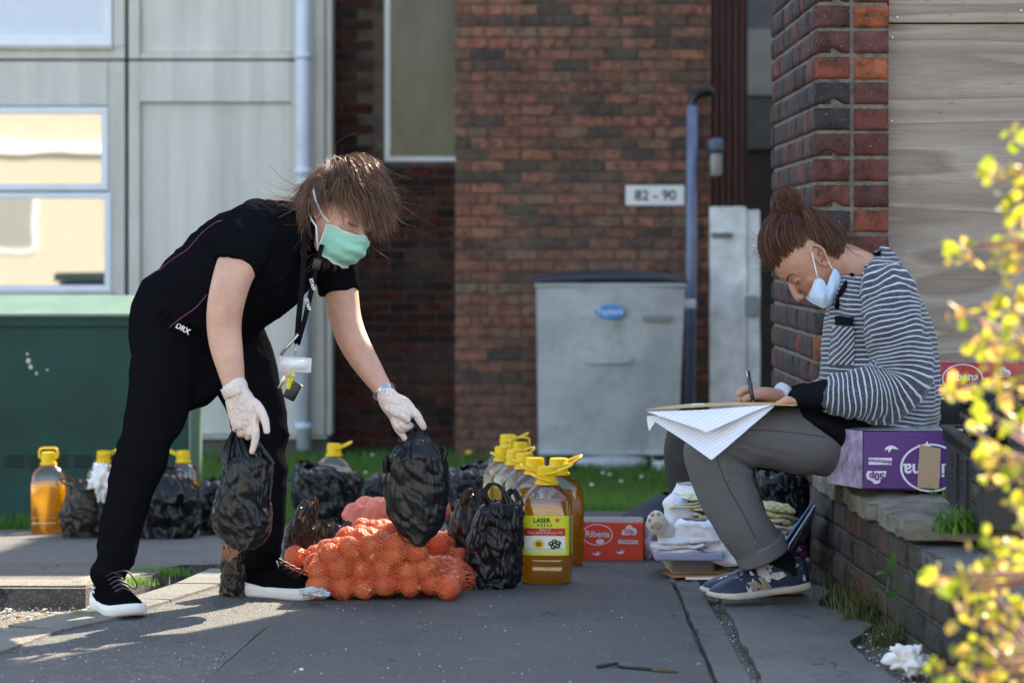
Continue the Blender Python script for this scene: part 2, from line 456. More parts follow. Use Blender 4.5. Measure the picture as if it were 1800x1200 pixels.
def lawn_mat():
    m, t, b = nt('lawn'); c = coords(t)
    rp = ramp(t, [(0.3, (0.012, 0.03, 0.006)), (0.55, (0.03, 0.075, 0.012)), (0.8, (0.06, 0.10, 0.02))])
    t.links.new(noise_out(t, c, 9, 8, 0.7), rp.inputs[0]); t.links.new(rp.outputs[0], b.inputs['Base Color']); b.inputs['Roughness'].default_value = 0.9
    return m
LAWN = lawn_mat()
def leafy(name, c1, c2, trans=0.5, c3=None):
    m, t, b = nt(name)
    oi = N(t, 'ShaderNodeObjectInfo'); ge = N(t, 'ShaderNodeNewGeometry'); ad = N(t, 'ShaderNodeMath', operation='ADD')
    t.links.new(oi.outputs['Random'], ad.inputs[0]); t.links.new(ge.outputs['Random Per Island'], ad.inputs[1])
    fr = N(t, 'ShaderNodeMath', operation='FRACT'); t.links.new(ad.outputs[0], fr.inputs[0])
    rp = ramp(t, [(0.0, c1), (0.6, c2)] + ([(0.9, c3)] if c3 else [])); t.links.new(fr.outputs[0], rp.inputs[0])
    t.links.new(rp.outputs[0], b.inputs['Base Color']); b.inputs['Roughness'].default_value = 0.45
    tr = N(t, 'ShaderNodeBsdfTranslucent'); t.links.new(rp.outputs[0], tr.inputs[0])
    mx = N(t, 'ShaderNodeMixShader'); mx.inputs[0].default_value = trans
    t.links.new(b.outputs[0], mx.inputs[1]); t.links.new(tr.outputs[0], mx.inputs[2])
    t.links.new(mx.outputs[0], t.nodes['Material Output'].inputs[0]); return m
GRASS = leafy('grass_blade', (0.06, 0.17, 0.02), (0.13, 0.27, 0.045), 0.5)
WEED = leafy('weed_leaf', (0.045, 0.075, 0.02), (0.10, 0.12, 0.035), 0.35, (0.20, 0.16, 0.07))
LEAF = leafy('bush_leaf', (0.24, 0.34, 0.02), (0.54, 0.50, 0.05), 0.5, (0.74, 0.44, 0.14))
TWIG = plain('reddish_twig', (0.30, 0.12, 0.08), 0.6, var=0.3)
def wood_mat():
    m, t, b = nt('weathered_plywood'); c = coords(t, 'Object', (0.55, 1, 5.2))
    n0 = N(t, 'ShaderNodeTexNoise'); n0.inputs['Scale'].default_value = .85; n0.inputs['Detail'].default_value = 2.5; n0.inputs['Roughness'].default_value = .42; n0.inputs['Distortion'].default_value = .35; t.links.new(c, n0.inputs['Vector'])
    pp = N(t, 'ShaderNodeMath', operation='MULTIPLY'); pp.inputs[1].default_value = 13.0; t.links.new(n0.outputs[0], pp.inputs[0]); fr = N(t, 'ShaderNodeMath', operation='FRACT'); t.links.new(pp.outputs[0], fr.inputs[0])
    cf = coords(t, 'Object', (7, 1, 150)); fine = noise_out(t, cf, 1.0, 6, 0.7)
    rp = ramp(t, [(0.0, (0.26, 0.205, 0.165)), (0.14, (0.40, 0.345, 0.29)), (0.50, (0.35, 0.295, 0.245)), (0.90, (0.27, 0.215, 0.175)), (1.0, (0.25, 0.20, 0.16))])
    t.links.new(fr.outputs[0], rp.inputs[0])
    fm = N(t, 'ShaderNodeMath', operation='MULTIPLY'); fm.inputs[1].default_value = 0.6; t.links.new(thr(t, fine, 0.45, 0.78), fm.inputs[0])
    col = mix(t, fm.outputs[0], rp.outputs[0], (0.16, 0.125, 0.105))
    col = mix(t, thr(t, noise_out(t, coords(t, 'Object', (1, 1, 2)), 2.2, 6, .65), .55, .8), col, (0.20, 0.165, 0.145))
    sp = noise_out(t, c, 55, 3); col = mix(t, thr(t, sp, 0.68, 0.73), col, (0.06, 0.042, 0.035))
    t.links.new(col, b.inputs['Base Color']); b.inputs['Roughness'].default_value = 0.75; b.inputs['Specular IOR Level'].default_value = 0.3
    bump_to(t, b, fine, 0.35, 0.002); return m
PLY = wood_mat()
WPAINT = plain('flaking_white_paint', (0.78, 0.80, 0.82), 0.7, var=0.25, vscale=7, bump=0.4, bscale=40)
UPVC = plain('white_upvc', (0.78, 0.80, 0.84), 0.35, var=0.05)
PIPEW = plain('pale_grey_pipe', (0.62, 0.67, 0.76), 0.4, var=0.08)
PIPEB = plain('blue_grey_pipe', (0.16, 0.20, 0.30), 0.45, var=0.2)
BLACKP = plain('black_plastic', (0.012, 0.012, 0.014), 0.4)
MAROON = plain('maroon_cladding', (0.075, 0.012, 0.014), 0.6, var=0.25, vscale=5)
STEEL = plain('steel', (0.55, 0.55, 0.56), 0.3, metal=1.0)
# ================================================================== THE SETTING
# ---- ground
def zt(off): return lambda x, y: terrain(x, y) + off
gx = [-300, -60, -20, -8] + [i * 0.5 - 6 for i in range(25)] + [8, 20, 60, 300]
gy = [-60, -20, -5, 0, 3, 5] + [6 + i * 0.5 for i in range(30)] + [22, 26, 35, 60, 120, 400]
gv = [(x, y, terrain(x, y) - 0.055 if y < 12.3 else terrain(x, y) - 0.02) for y in gy for x in gx]; nx = len(gx)
gf = [(j * nx + i, j * nx + i + 1, (j + 1) * nx + i + 1, (j + 1) * nx + i) for j in range(len(gy) - 1) for i in range(nx - 1)]
gm = [0 if gy[f[0] // nx] < 11.9 else 1 for f in gf]
g = mk('ground', np.array(gv), gf, [DIRT, LAWN], smooth=True, mi=gm); tag(g, kind='structure')
def w2(px, py): p = gp(px, py); return (p.x, p.y)
J0 = w2(528, 1052); J1 = w2(352, 1200)
dj = Vector(J1) - Vector(J0); J2 = tuple(Vector(J0) + dj * 3.2)
backj = (J0[0] + 0.35, 8.2)
K0 = w2(1172, 1000); K1 = w2(1262, 1200); K0r = w2(1208, 1000); K1r = w2(1318, 1200)
dk = Vector(K1) - Vector(K0); K2 = tuple(Vector(K1) + dk * 1.6); K2r = tuple(Vector(K1r) + (Vector(K1r) - Vector(K0r)) * 1.6)
# left asphalt, with the dirt pocket cut out of it
pk = [w2(-500, 1032), w2(150, 1034), w2(262, 1012), w2(300, 996)]
pk2 = [w2(318, 1004), w2(392, 1012), w2(300, 1052), w2(170, 1086), w2(60, 1118), w2(-40, 1164), w2(-200, 1260)]
asph = [pk[0], pk[1], pk[2], pk[3], w2(318, 992), w2(440, 990), pk2[1]] + pk2[2:] + [(-2.2, 3.0), J2, J1, J0, (J0[0] + .02, 7.72), backj, (0.3, 12.0), (-1.6, 11.75), (-6, 11.6), (-6, 8.0)]
tag(sheet('left_pavement', asph, zt(0.0), ASPH, 0.14, 0.07, rough=0.012), kind='structure')
dark = [(J0[0] + .03, 7.72), (J0[0] + .006, J0[1] + .01), (J1[0] + .006, J1[1]), (J2[0] + .01, J2[1]), (K2[0] - .012, K2[1]), (K1[0] - .012, K1[1]), (K0[0] - .012, K0[1]),
        (K0[0] - .012, 7.95), (0.885, 8.0), (0.885, 9.8), (2.4, 9.9), (2.4, 12.0), (0.312, 12.0), (backj[0] + .01, 8.2)]
tag(sheet('footpath', dark, zt(0.002), ASPH2, 0.14, 0.05, rough=0.006), kind='structure')
kerb = [K0, K1, K2, K2r, K1r, K0r, (K0r[0] - .02, 7.93), (K0[0] - .02, 7.93)]
tag(sheet('path_edging', kerb, zt(0.006), EDGE, 0.08, 0.05, rough=0.008), kind='structure')
slab = [(K0r[0] + .03, 7.9), (K0r[0] + .045, K0r[1] - .2), (K1r[0] + .03, K1r[1] + .1), (K1r[0] + .02, K1r[1]), (K2r[0] + .02, K2r[1]), (1.2, K2r[1]), w2(1640, 1240), w2(1560, 1190), w2(1490, 1128), w2(1540, 1100), w2(1440, 1066), w2(1460, 1040), w2(1400, 1020), (0.78, 7.9)]
tag(sheet('concrete_slab', slab, zt(0.004), SLAB, 0.1, 0.05, rough=0.02), kind='structure')
# broken edging stones round the dirt pocket
def stone_strip(name, pts, w, h, mat, label, off=0.0, cat='kerb'):
    b = MB()
    for i in range(len(pts) - 1):
        a = Vector((*pts[i], 0)); c = Vector((*pts[i + 1], 0)); t = (c - a).normalized(); s = Vector((t.y, -t.x, 0)) * w
        v = []
        for q in (a + t * .004, c - t * .004):
            for r_, z in ((q, -0.08), (q + s, -0.08), (q + s, h), (q, h)):
                v.append((r_.x, r_.y, terrain(r_.x, r_.y) + z + R.uniform(-.002, .002)))
        b.add((v, [(0, 1, 2, 3), (7, 6, 5, 4), (0, 4, 5, 1), (1, 5, 6, 2), (2, 6, 7, 3), (3, 7, 4, 0)]))
    o = b.mk(name, mat, smooth=False); tag(o, kind='structure'); return o
stone_strip('kerb', [w2(-500, 1031), w2(-60, 1031), w2(150, 1032), w2(262, 1010)], -0.13, 0.006, KERBM, '')
stone_strip('edging_stone', [w2(440, 1002), w2(385, 1030), w2(300, 1058), w2(240, 1076)], 0.12, 0.007, SLAB, '')
stone_strip('edging_stone', [w2(235, 1082), w2(110, 1110), w2(0, 1150), w2(-150, 1230)], 0.16, 0.007, KERBM, '')

# grass blades (stuff)
def blades(name, pts, hmin, hmax, wid, mat, parent=None, lean=0.5, segs=2):
    n = len(pts); rs = np.random.RandomState(len(pts))
    P0 = np.array(pts); h = rs.uniform(hmin, hmax, n); a = rs.uniform(0, 2 * np.pi, n); la = rs.uniform(0, 2 * np.pi, n); le = rs.uniform(0.05, lean, n) * h
    wd = np.stack([np.cos(a), np.sin(a), np.zeros(n)], 1) * wid / 2 * rs.uniform(.6, 1.2, n)[:, None]
    ln = np.stack([np.cos(la) * le, np.sin(la) * le, np.zeros(n)], 1)
    up = np.zeros((n, 3)); up[:, 2] = h
    p1 = P0 + up * .55 + ln * .35; p2 = P0 + up + ln
    v = np.stack([P0 - wd, P0 + wd, p1 + wd * .7, p1 - wd * .7, p2], 1).reshape(-1, 3)
    b = np.arange(n)[:, None] * 5
    f = np.concatenate([b + np.array([[0, 1, 2]]), b + np.array([[0, 2, 3]]), b + np.array([[3, 2, 4]])], 0)
    o = mk(name, v, f, mat, parent, smooth=False, base=(float(P0[:, 0].mean()), float(P0[:, 1].mean()), float(P0[:, 2].min())) if parent is None else None)
    return o
rs = np.random.RandomState(3)
pts = []
for i in range(52000):
    y = 12.0 + 7.3 * rs.rand() ** 1.3; x = rs.uniform(-0.2 * y - .2, 0.2 * y * .7)
    pts.append((x, y, terrain(x, y) - 0.02))
o = blades('lawn_grass', pts, 0.03, 0.085, 0.007, GRASS); tag(o, 'short green lawn grass in the shade between path and buildings', 'grass', kind='stuff')
# daisies
me_d = mesh_from('daisy', *sphere((0, 0, 0.07), .012, .012, .006, 8, 4), plain('daisy_petals', (0.8, 0.8, 0.78), 0.6))
DL = {(1060, 846): 'leftmost of the close group before the bin', (1072, 849): 'second of the close group before the bin', (1128, 853): 'rightmost one before the bin', (560, 880): 'nearest one behind the wide black bag', (655, 812): 'farthest one right of the woman', (1040, 870): 'nearest one right of the bottles', (643, 845): 'beside the wide bag holding a bottle', (1092, 862): 'between the bin and the red carton', (516, 868): 'just right of her rear leg'}
for (px, py) in ((1060, 846), (1072, 849), (1128, 853), (560, 880), (655, 812), (1040, 870), (643, 845), (1092, 862), (516, 868)):
    q = gp(px, py + 6); o = inst('daisy', me_d, q); tag(o, 'tiny white daisy in the lawn, ' + DL[(px, py)], 'flower', 'daisies scattered in the lawn')
q = gp(824, 808); o = mk('dandelion', *sphere(q + V(0, 0, .05), .022, .022, .014, 12, 6), plain('dandelion_yellow', (0.85, 0.6, 0.02), 0.6)); tag(o, 'yellow dandelion in the grass by the foot of the brick wall', 'flower')

# ---- bricks
def brick_mesh(name, L, H, D, mat, seed, detail=0, rough=0.0015, chip=0.0):
    rr = random.Random(seed)
    if detail == 0:
        e = .004; j = lambda: rr.uniform(-rough, rough)
        o_ = [(-L / 2 + j(), -H / 2 + j()), (L / 2 + j(), -H / 2 + j()), (L / 2 + j(), H / 2 + j()), (-L / 2 + j(), H / 2 + j())]
        v = [(x, D, z) for x, z in o_] + [(x, e, z) for x, z in o_] + [(x * (1 - 2 * e / L), 0, z * (1 - 2 * e / H)) for x, z in o_]
        f = [(8, 9, 10, 11)]
        for k in range(4):
            f.append((4 + k, 4 + (k + 1) % 4, 8 + (k + 1) % 4, 8 + k)); f.append((k, (k + 1) % 4, 4 + (k + 1) % 4, 4 + k))
        return mesh_from(name, v, f, mat, smooth=False)
    nx_, nz_ = 12, 7; v = []; f = []
    chipx = rr.uniform(-.25, .25); side = rr.choice((-1, 1))
    for j in range(nz_ + 1):
        for i in range(nx_ + 1):
            u = i / nx_ * 2 - 1; w = j / nz_ * 2 - 1
            ex = abs(u) ** 7; ez = abs(w) ** 5
            x = u * L / 2; z = w * H / 2
            n0 = noise.noise(V(u * 2.1 + seed * 3.1, w * 2.3, seed))
            y = 0.006 * max(ex, ez) - 0.0022 * n0
            if chip and side * w > 0:
                c_ = math.exp(-((u - chipx) / .38) ** 2) * max(0, side * w) ** 2
                z -= side * c_ * H * .30 * chip; y += c_ * .006 * chip
            if i in (0, nx_): x += rough * 2 * noise.noise(V(seed, w * 3, u * 9))
            if j in (0, nz_): z += rough * 2 * noise.noise(V(seed + 5, u * 4, w * 9))
            v.append((x, y, z))
    for j in range(nz_):
        for i in range(nx_):
            a = j * (nx_ + 1) + i; f.append((a, a + 1, a + nx_ + 2, a + nx_ + 1))
    bd = [i for i in range(nx_ + 1)] + [j * (nx_ + 1) + nx_ for j in range(1, nz_ + 1)] + [nz_ * (nx_ + 1) + i for i in range(nx_ - 1, -1, -1)] + [j * (nx_ + 1) for j in range(nz_ - 1, 0, -1)]
    n0 = len(v)
    for i in bd: v.append((v[i][0], D, v[i][2]))
    for k in range(len(bd)): f.append((bd[k], n0 + k, n0 + (k + 1) % len(bd), bd[(k + 1) % len(bd)]))
    return mesh_from(name, v, f, mat, smooth=True)
def brick_area(parent, x0, x1, y, ztop, zbot, mat, holes=(), cap=300, phase=0.0, flip=False, D=.05, L=.215, pitch=.225, detail=0):
    ms = [brick_mesh('brick', L, .065, D, mat, 11 + k, detail) for k in range(5)]
    half = {}
    n = 0; k = 0; z = ztop - .0375; rest = []
    while z > zbot:
        x = x0 - (pitch / 2 if (k % 2) else 0) - phase
        while x < x1 - .02:
            a = max(x, x0); b = min(x + L, x1)
            if b - a > .03:
                cx = (a + b) / 2
                if not any(h[0] < b and a < h[1] and h[2] < z + .03 and z - .03 < h[3] for h in holes):
                    rest.append((cx, z, b - a))
            x += pitch
        z -= .075; k += 1
    for i, (cx, z, w) in enumerate(rest):
        if i >= cap: break
        o = inst('brick', ms[R.randrange(5)], (cx, y + R.uniform(-.0025, .0025), z), (0, R.uniform(-.006, .006), 0), parent, (w / L, 1, 1))
    if len(rest) > cap:
        b = MB()
        for cx, z, w in rest[cap:]:
            b.add(boxg(cx - w / 2, cx + w / 2, y, y + D, z - .0325, z + .0325))
        tag(b.mk('lower_brick', mat, parent, smooth=False), kind='stuff')
YW = 19.16
w = thing('brick_wall', (0.48, YW, -0.45), 'projecting red and brown brick wall with number plate behind the metal bin', 'wall')
b = MB(); b.add(boxg(-.375, 1.335, YW + .012, 20.35, -.6, 6.0)); b.mk('mortar', MORT_FAR, w, smooth=False)
brick_area(w, -.383, 1.341, YW, 2.66, -.52, B_FAR, cap=300)
# left return of the projecting block is in the same thing (seen edge on)
YR = 20.4
w2_ = thing('recessed_brick_wall', (-0.85, YR, -0.45), 'dark recessed brick wall between concrete building and projecting brick wall', 'wall')
wx0, wx1 = P(676, 0, YR).x, -.383; wz = P(0, 284, YR).z
b = MB()
b.add(boxg(-1.6, wx0, YR + .012, YR + .3, -.6, 6)); b.add(boxg(wx0, -.38, YR + .013, YR + .3, -.6, wz)); b.mk('mortar', MORT_FAR, w2_, smooth=False)
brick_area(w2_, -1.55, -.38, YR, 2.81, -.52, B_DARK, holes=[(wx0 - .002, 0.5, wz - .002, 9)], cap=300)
# tall narrow window in the recess
tw = thing('narrow_window', (wx0 + .2, YR, wz), 'tall narrow window with greenish obscured glass in the recessed brick wall', 'window')
b = MB(); b.add(boxg(wx0, wx0 + .035, YR - .01, YR + .06, wz, 3.2)); b.add(boxg(wx0 + .036, -.385, YR - .01, YR + .06, wz, wz + .035)); b.mk('frame', UPVC, tw, smooth=False)
gm_, t, bb = nt('obscured_glass'); c = coords(t, 'Object', (3, 1, .8)); rp = ramp(t, [(0.3, (0.045, 0.05, 0.028)), (0.7, (0.12, 0.13, 0.075))])
t.links.new(noise_out(t, c, 1.6, 6), rp.inputs[0]); t.links.new(rp.outputs[0], bb.inputs['Base Color']); bb.inputs['Roughness'].default_value = 0.25
bump_to(t, bb, noise_out(t, coords(t), 40, 3), 0.3)
mk('pane', *boxg(wx0 + .036, -.385, YR + .03, YR + .04, wz + .036, 3.2), gm_, tw, smooth=False)

# number plate
dpl = YW - .012
pl = thing('number_plate', P(1151, 362, dpl), 'white rectangular sign reading 82 - 90 fixed to the brick wall', 'sign')
a = P(1100, 326, dpl); c_ = P(1203, 361, dpl)
mk('plate', *boxg(a.x, c_.x, dpl, dpl + .012, c_.z, a.z, .002), plain('sign_white', (0.8, 0.8, 0.8), 0.4), pl, smooth=False)
INK = plain('black_ink', (0.02, 0.02, 0.022), 0.5)
TXT = {}
def text_mesh(s, size, bold=0.0, align='CENTER', depth=0.0, xs=1.0):
    cu = bpy.data.curves.new('t', 'FONT'); cu.body = s; cu.size = size; cu.align_x = align; cu.align_y = 'CENTER'
    cu.offset = bold; cu.extrude = depth; cu.resolution_u = 4; cu.space_character = 1.0
    o = bpy.data.objects.new('t', cu); COL.objects.link(o)
    dg = bpy.context.evaluated_depsgraph_get(); dg.update()
    me = o.evaluated_get(dg).to_mesh()
    v = [(q.co.x * xs, q.co.y, q.co.z) for q in me.vertices]; f = [tuple(p.vertices) for p in me.polygons]
    o.evaluated_get(dg).to_mesh_clear(); bpy.data.objects.remove(o); bpy.data.curves.remove(cu)
    return v, f
def face_M(org, xdir, updir):
    "matrix whose local x,y lie on a surface"
    x = Vector(xdir).normalized(); u = Vector(updir); u = (u - x * u.dot(x)).normalized(); n = x.cross(u)
    M = Matrix((x, u, n)).transposed().to_4x4(); M.translation = Vector(org); return M
def put_text(s, size, org, xdir, updir, mat, parent, bold=0.0, align='CENTER', name='lettering', xs=1.0, depth=0.0004):
    v, f = text_mesh(s, size, bold, align, depth, xs)
    if not v: return None
    M = face_M(org, xdir, updir)
    return mk(name, [M @ Vector(q) for q in v], f, mat, parent, smooth=False)
put_text('82 - 90', .098, P(1152, 344, dpl - .002), (1, 0, 0), (0, 0, 1), INK, pl, bold=.0016)

# ---- concrete building on the left
YC = 19.6
cb = thing('concrete_building', (-3.2, YC, -.45), 'pale precast concrete panel building with white windows at the left', 'building')
X = lambda px: P(px, 0, YC).x
Z = lambda py: P(0, py, YC).z
def wallpiece(name, px0, px1, py0, py1, dy=0.0, mat=CONC, th=.3, bev=0.008, par=cb):
    return mk(name, *boxg(X(px0), X(px1), YC + dy, YC + dy + th, Z(py1), Z(py0) if py0 > -900 else 6.0, bev), mat, par, smooth=False)
mk('wall_core', *boxg(-9, X(565), YC + .09, YC + 1.5, -.6, 6.0), GROUT, cb, smooth=False)
# frame ribs and recessed panels
wallpiece('precast_panel', 226, 246, 108, 765); wallpiece('precast_panel', 246, 512, 108, 180); wallpiece('precast_panel', 512, 530, 108, 765)
wallpiece('precast_panel', 246.5, 511.5, 181, 765, .035, CONC); wallpiece('precast_panel', 246, 512, 93, 104); wallpiece('precast_panel', 226, 245.5, -999, 104); wallpiece('precast_panel', 512.5, 530, -999, 104)
wallpiece('precast_panel', 246, 512, -999, 92, .035)
wallpiece('precast_panel', 190.5, 219, 108, 765); wallpiece('precast_panel', -900, 190, 108, 186); wallpiece('precast_panel', -900, 190, 527, 765, .004)
wallpiece('precast_panel', -900, 219, 82.5, 104); wallpiece('precast_panel', 198.5, 219, -999, 82)
wallpiece('corner_rib', 533, 553, -999, 765, -.01, CONC2); wallpiece('corner_rib', 553.5, 571, -999, 765, -.035, CONC2); wallpiece('corner_rib', 571.5, 583, -999, 765, .01, CONC2)
mk('plinth', *boxg(-9, X(578), YC + .01, YC + .3, -.6, Z(766)), concrete_mat('plinth_concrete', (0.13, 0.12, 0.10), (0.06, 0.055, 0.045)), cb, smooth=False)
wallpiece('sill_ledge', 226, 575, 766, 771, -.03, CONC2, .1)
# windows
def window(name, px0, px1, py0, py1, fr=14, parent=cb, dy=.02, mat=UPVC, pane=None):
    z0, z1, x0, x1 = Z(py1), Z(py0), X(px0), X(px1); t_ = fr / 255.
    b = MB(); b.add(boxg(x0, x1, YC + dy - .03, YC + dy + .04, z0, z0 + t_, .004)); b.add(boxg(x0, x1, YC + dy - .03, YC + dy + .04, z1 - t_, z1, .004))
    b.add(boxg(x0, x0 + t_, YC + dy - .029, YC + dy + .04, z0 + t_, z1 - t_, .004)); b.add(boxg(x1 - t_, x1, YC + dy - .029, YC + dy + .04, z0 + t_, z1 - t_, .004))
    o = b.mk(name, mat, parent, smooth=False)
    mk('pane', *boxg(x0 + t_, x1 - t_, YC + dy, YC + dy + .006, z0 + t_, z1 - t_), pane, o, smooth=False)
    return o
GLASSW, t, bb = nt('window_glass'); bb.inputs['Base Color'].default_value = (0.035, 0.04, 0.04, 1); bb.inputs['Roughness'].default_value = 0.02
bb.inputs['Specular IOR Level'].default_value = 1.0; bb.inputs['IOR'].default_value = 2.4; bb.inputs['Coat Weight'].default_value = 1.0; bb.inputs['Coat Roughness'].default_value = 0.01
bump_to(t, bb, noise_out(t, coords(t), 2.0, 1), 0.05, 0.01)
WPANEL = plain('white_window_panel', (0.66, 0.70, 0.78), 0.35, var=0.03)
window('window', -420, 190, 188, 335, 12, pane=GLASSW); window('window', -420, 195, 338, 512, 11, pane=GLASSW)
window('window', -420, 197, -600, 80, 15, pane=WPANEL)
mk('window_sill', *boxg(-9, X(198), YC - .05, YC + .06, Z(527), Z(513), .004), CONC2, cb, smooth=False)
mk('window_sill', *boxg(-9, X(200), YC - .04, YC + .06, Z(87), Z(81), .004), CONC2, cb, smooth=False)
# downpipe
dp = thing('drainpipe', P(535, 795, YC - .1), 'pale grey round downpipe running down the corner of the concrete building', 'pipe')
dq = YC - .11
mk('pipe', *tube([P(532, -600, dq), P(533, 150, dq), P(535, 790, dq)], .052, 20), PIPEW, dp)
for py in (97, 300, 748):
    mk('pipe_collar', *tube([P(533.5, py - 5, dq), P(533.5, py + 8, dq)], .059, 20), PIPEW, dp)

# ---- passage at the right of the block
YB = 23.0
XB = lambda px: P(px, 0, YB).x
ZB = lambda py: P(0, py, YB).z
rb = thing('rear_building', (5, YB, -.45), 'grey rear building with maroon cladding glimpsed through the gap beside the brick wall', 'building')
mk('wall', *boxg(XB(1240), 12, YB, YB + 6, -.6, 8.3), plain('dark_render', (0.05, 0.04, 0.032), 0.9, var=0.4, vscale=2), rb, smooth=False)  # unseen height and width chosen so that it shades the lawn
mk('wall_band', *boxg(XB(1310), XB(1420), YB - .06, YB - .003, ZB(168), ZB(52)), plain('pale_render', (0.34, 0.32, 0.28), 0.85, var=0.1), rb, smooth=False)
mk('wall_band', *boxg(XB(1310), XB(1420), YB - .04, YB - .003, ZB(262), ZB(168.5)), plain('grey_render', (0.11, 0.11, 0.10), 0.85, var=0.15), rb, smooth=False)
mk('wall_band', *boxg(XB(1310), XB(1420), YB - .05, YB - .003, ZB(51.5), ZB(-60)), plain('grey_render_top', (0.15, 0.15, 0.14), 0.85, var=0.15), rb, smooth=False)
YM = 20.8
mr = thing('maroon_panel', P(1282, 420, YM), 'dark maroon slatted panel in the gap right of the brick wall', 'cladding')
for i in range(6):
    x0 = P(1248 + i * 11.3, 0, YM).x
    mk('slat', *boxg(x0, x0 + .041, YM + (i % 2) * .006, YM + .03, -.4, 3.4, .003), MAROON, mr, smooth=False)
lm = thing('wall_lamp', P(1260, 312, 19.0), 'small bulkhead wall lamp with blue grey hood beside the maroon panel', 'lamp')
mk('hood', *boxg(P(1246, 0, 19).x, P(1271, 0, 19).x, 18.93, 19.14, P(0, 268, 19).z, P(0, 244, 19).z, .02), plain('lamp_hood', (0.10, 0.13, 0.19), 0.5), lm)
mk('diffuser', *boxg(P(1249, 0, 19).x, P(1268, 0, 19).x, 18.95, 19.12, P(0, 310, 19).z, P(0, 269, 19).z, .015), plain('lamp_glass', (0.28, 0.28, 0.27), 0.3), lm)
# pipe on wall
pp = thing('waste_pipe', P(1214, 800, 19.05), 'blue grey waste pipe with black elbow on the right end of the brick wall', 'pipe')
mk('pipe', *tube([P(1217, 186, 19.05), P(1215, 480, 19.05), P(1212, 830, 19.05)], .036, 16), PIPEB, pp)
mk('elbow', *tube([P(1216, 192, 19.05), P(1218, 176, 19.05), P(1228, 165, 19.05), P(1252, 160, 19.08)], .032, 12, sub=3), BLACKP, pp)
# white painted boards
bd = thing('white_boards', P(1290, 820, 18.3), 'two upright planks in flaking white paint standing beside the waste pipe', 'planks')
def plank(px0, px1, py0, py1, d, dt):
    bm = bmesh.new(); bmesh.ops.create_grid(bm, x_segments=8, y_segments=40, size=.5)
    v = []; x0, x1 = P(px0, 0, d).x, P(px1, 0, d).x; z0, z1 = P(0, py1, d).z, P(0, py0, d).z
    for q in bm.verts: q.co = Vector((lerp(x0, x1, q.co.x + .5) + .006 * noise.noise(V(q.co.y * 7, px0, 1)) * (1 if abs(q.co.x) > .45 else 0), d, lerp(z0, z1, q.co.y + .5) + (.006 * noise.noise(V(q.co.x * 9, 2, px0)) if q.co.y > .45 else 0)))
    r = bmesh.ops.extrude_face_region(bm, geom=bm.faces[:]); bmesh.ops.translate(bm, verts=[e for e in r['geom'] if isinstance(e, bmesh.types.BMVert)], vec=(0, dt, 0))
    bm.verts.index_update(); vv = [tuple(q.co) for q in bm.verts]; ff = [tuple(x.index for x in q.verts) for q in bm.faces]; bm.free(); return vv, ff
mk('plank', *plank(1248, 1312, 363, 820, 18.3, .03), WPAINT, bd, smooth=False)
mk('plank', *plank(1313, 1336, 369, 820, 18.32, .03), WPAINT, bd, smooth=False)
mk('bracket', *boxg(P(1252, 0, 18.2).x, P(1288, 0, 18.2).x, 18.27, 18.3, P(0, 417, 18.2).z, P(0, 409, 18.2).z, .003), plain('grey_iron', (0.16, 0.18, 0.18), 0.6), bd, smooth=False)
mk('hinge_plate', *boxg(P(1311, 0, 18.2).x, P(1333, 0, 18.2).x, 18.28, 18.31, P(0, 556, 18.2).z, P(0, 520, 18.2).z, .003), plain('grey_plate', (0.30, 0.33, 0.34), 0.6), bd, smooth=False)

# ---- right building: brick pillar, plywood, low wall
XP = 0.887; YP = 8.33; YPB = 9.75
pil = thing('brick_pillar', (1.0, 8.6, 0), 'dark brick pillar with chipped engineering bricks and thick grey mortar joints', 'pillar')
bdw = MB(); bdw.add(boxg(XP + .010, 1.100, YP + .010, YPB - .01, 0.0, 2.85)); bdw.mk('mortar', MORT, pil, smooth=False)
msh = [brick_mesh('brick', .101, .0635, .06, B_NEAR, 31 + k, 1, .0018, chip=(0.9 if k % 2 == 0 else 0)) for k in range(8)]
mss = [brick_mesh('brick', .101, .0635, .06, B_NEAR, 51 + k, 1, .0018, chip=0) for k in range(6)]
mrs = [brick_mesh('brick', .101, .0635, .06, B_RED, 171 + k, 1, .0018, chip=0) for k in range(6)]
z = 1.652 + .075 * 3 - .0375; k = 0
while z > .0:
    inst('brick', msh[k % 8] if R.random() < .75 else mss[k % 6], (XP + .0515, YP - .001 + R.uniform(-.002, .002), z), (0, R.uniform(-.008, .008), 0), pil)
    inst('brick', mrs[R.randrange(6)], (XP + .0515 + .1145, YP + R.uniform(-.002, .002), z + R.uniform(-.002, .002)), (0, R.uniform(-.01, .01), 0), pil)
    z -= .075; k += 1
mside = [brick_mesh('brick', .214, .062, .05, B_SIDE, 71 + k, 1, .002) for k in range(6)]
mhead = [brick_mesh('brick', .101, .062, .05, B_SIDE, 91 + k, 1, .002) for k in range(3)]
z = 1.652 + .075 * 6 - .0375; k = 0; cnt = 0
while z > .25:
    y = YP + .006; kk = k
    pat = [.214, .101] if k % 2 == 0 else [.101, .214]
    i = 0
    while y < YPB - .05:
        Lb = pat[i % 2] if R.random() > .25 else .214
        if y + Lb > YPB: Lb = YPB - y
        me = mside[R.randrange(6)] if Lb > .15 else mhead[R.randrange(3)]
        L0 = .214 if Lb > .15 else .101
        if cnt < 245: inst('brick', me, (XP + R.uniform(-.003, .003), y + Lb / 2, z), (0, 0, math.radians(-90)), pil, (Lb / L0, 1, 1)); cnt += 1
        y += Lb + .011; i += 1
    z -= .075; k += 1
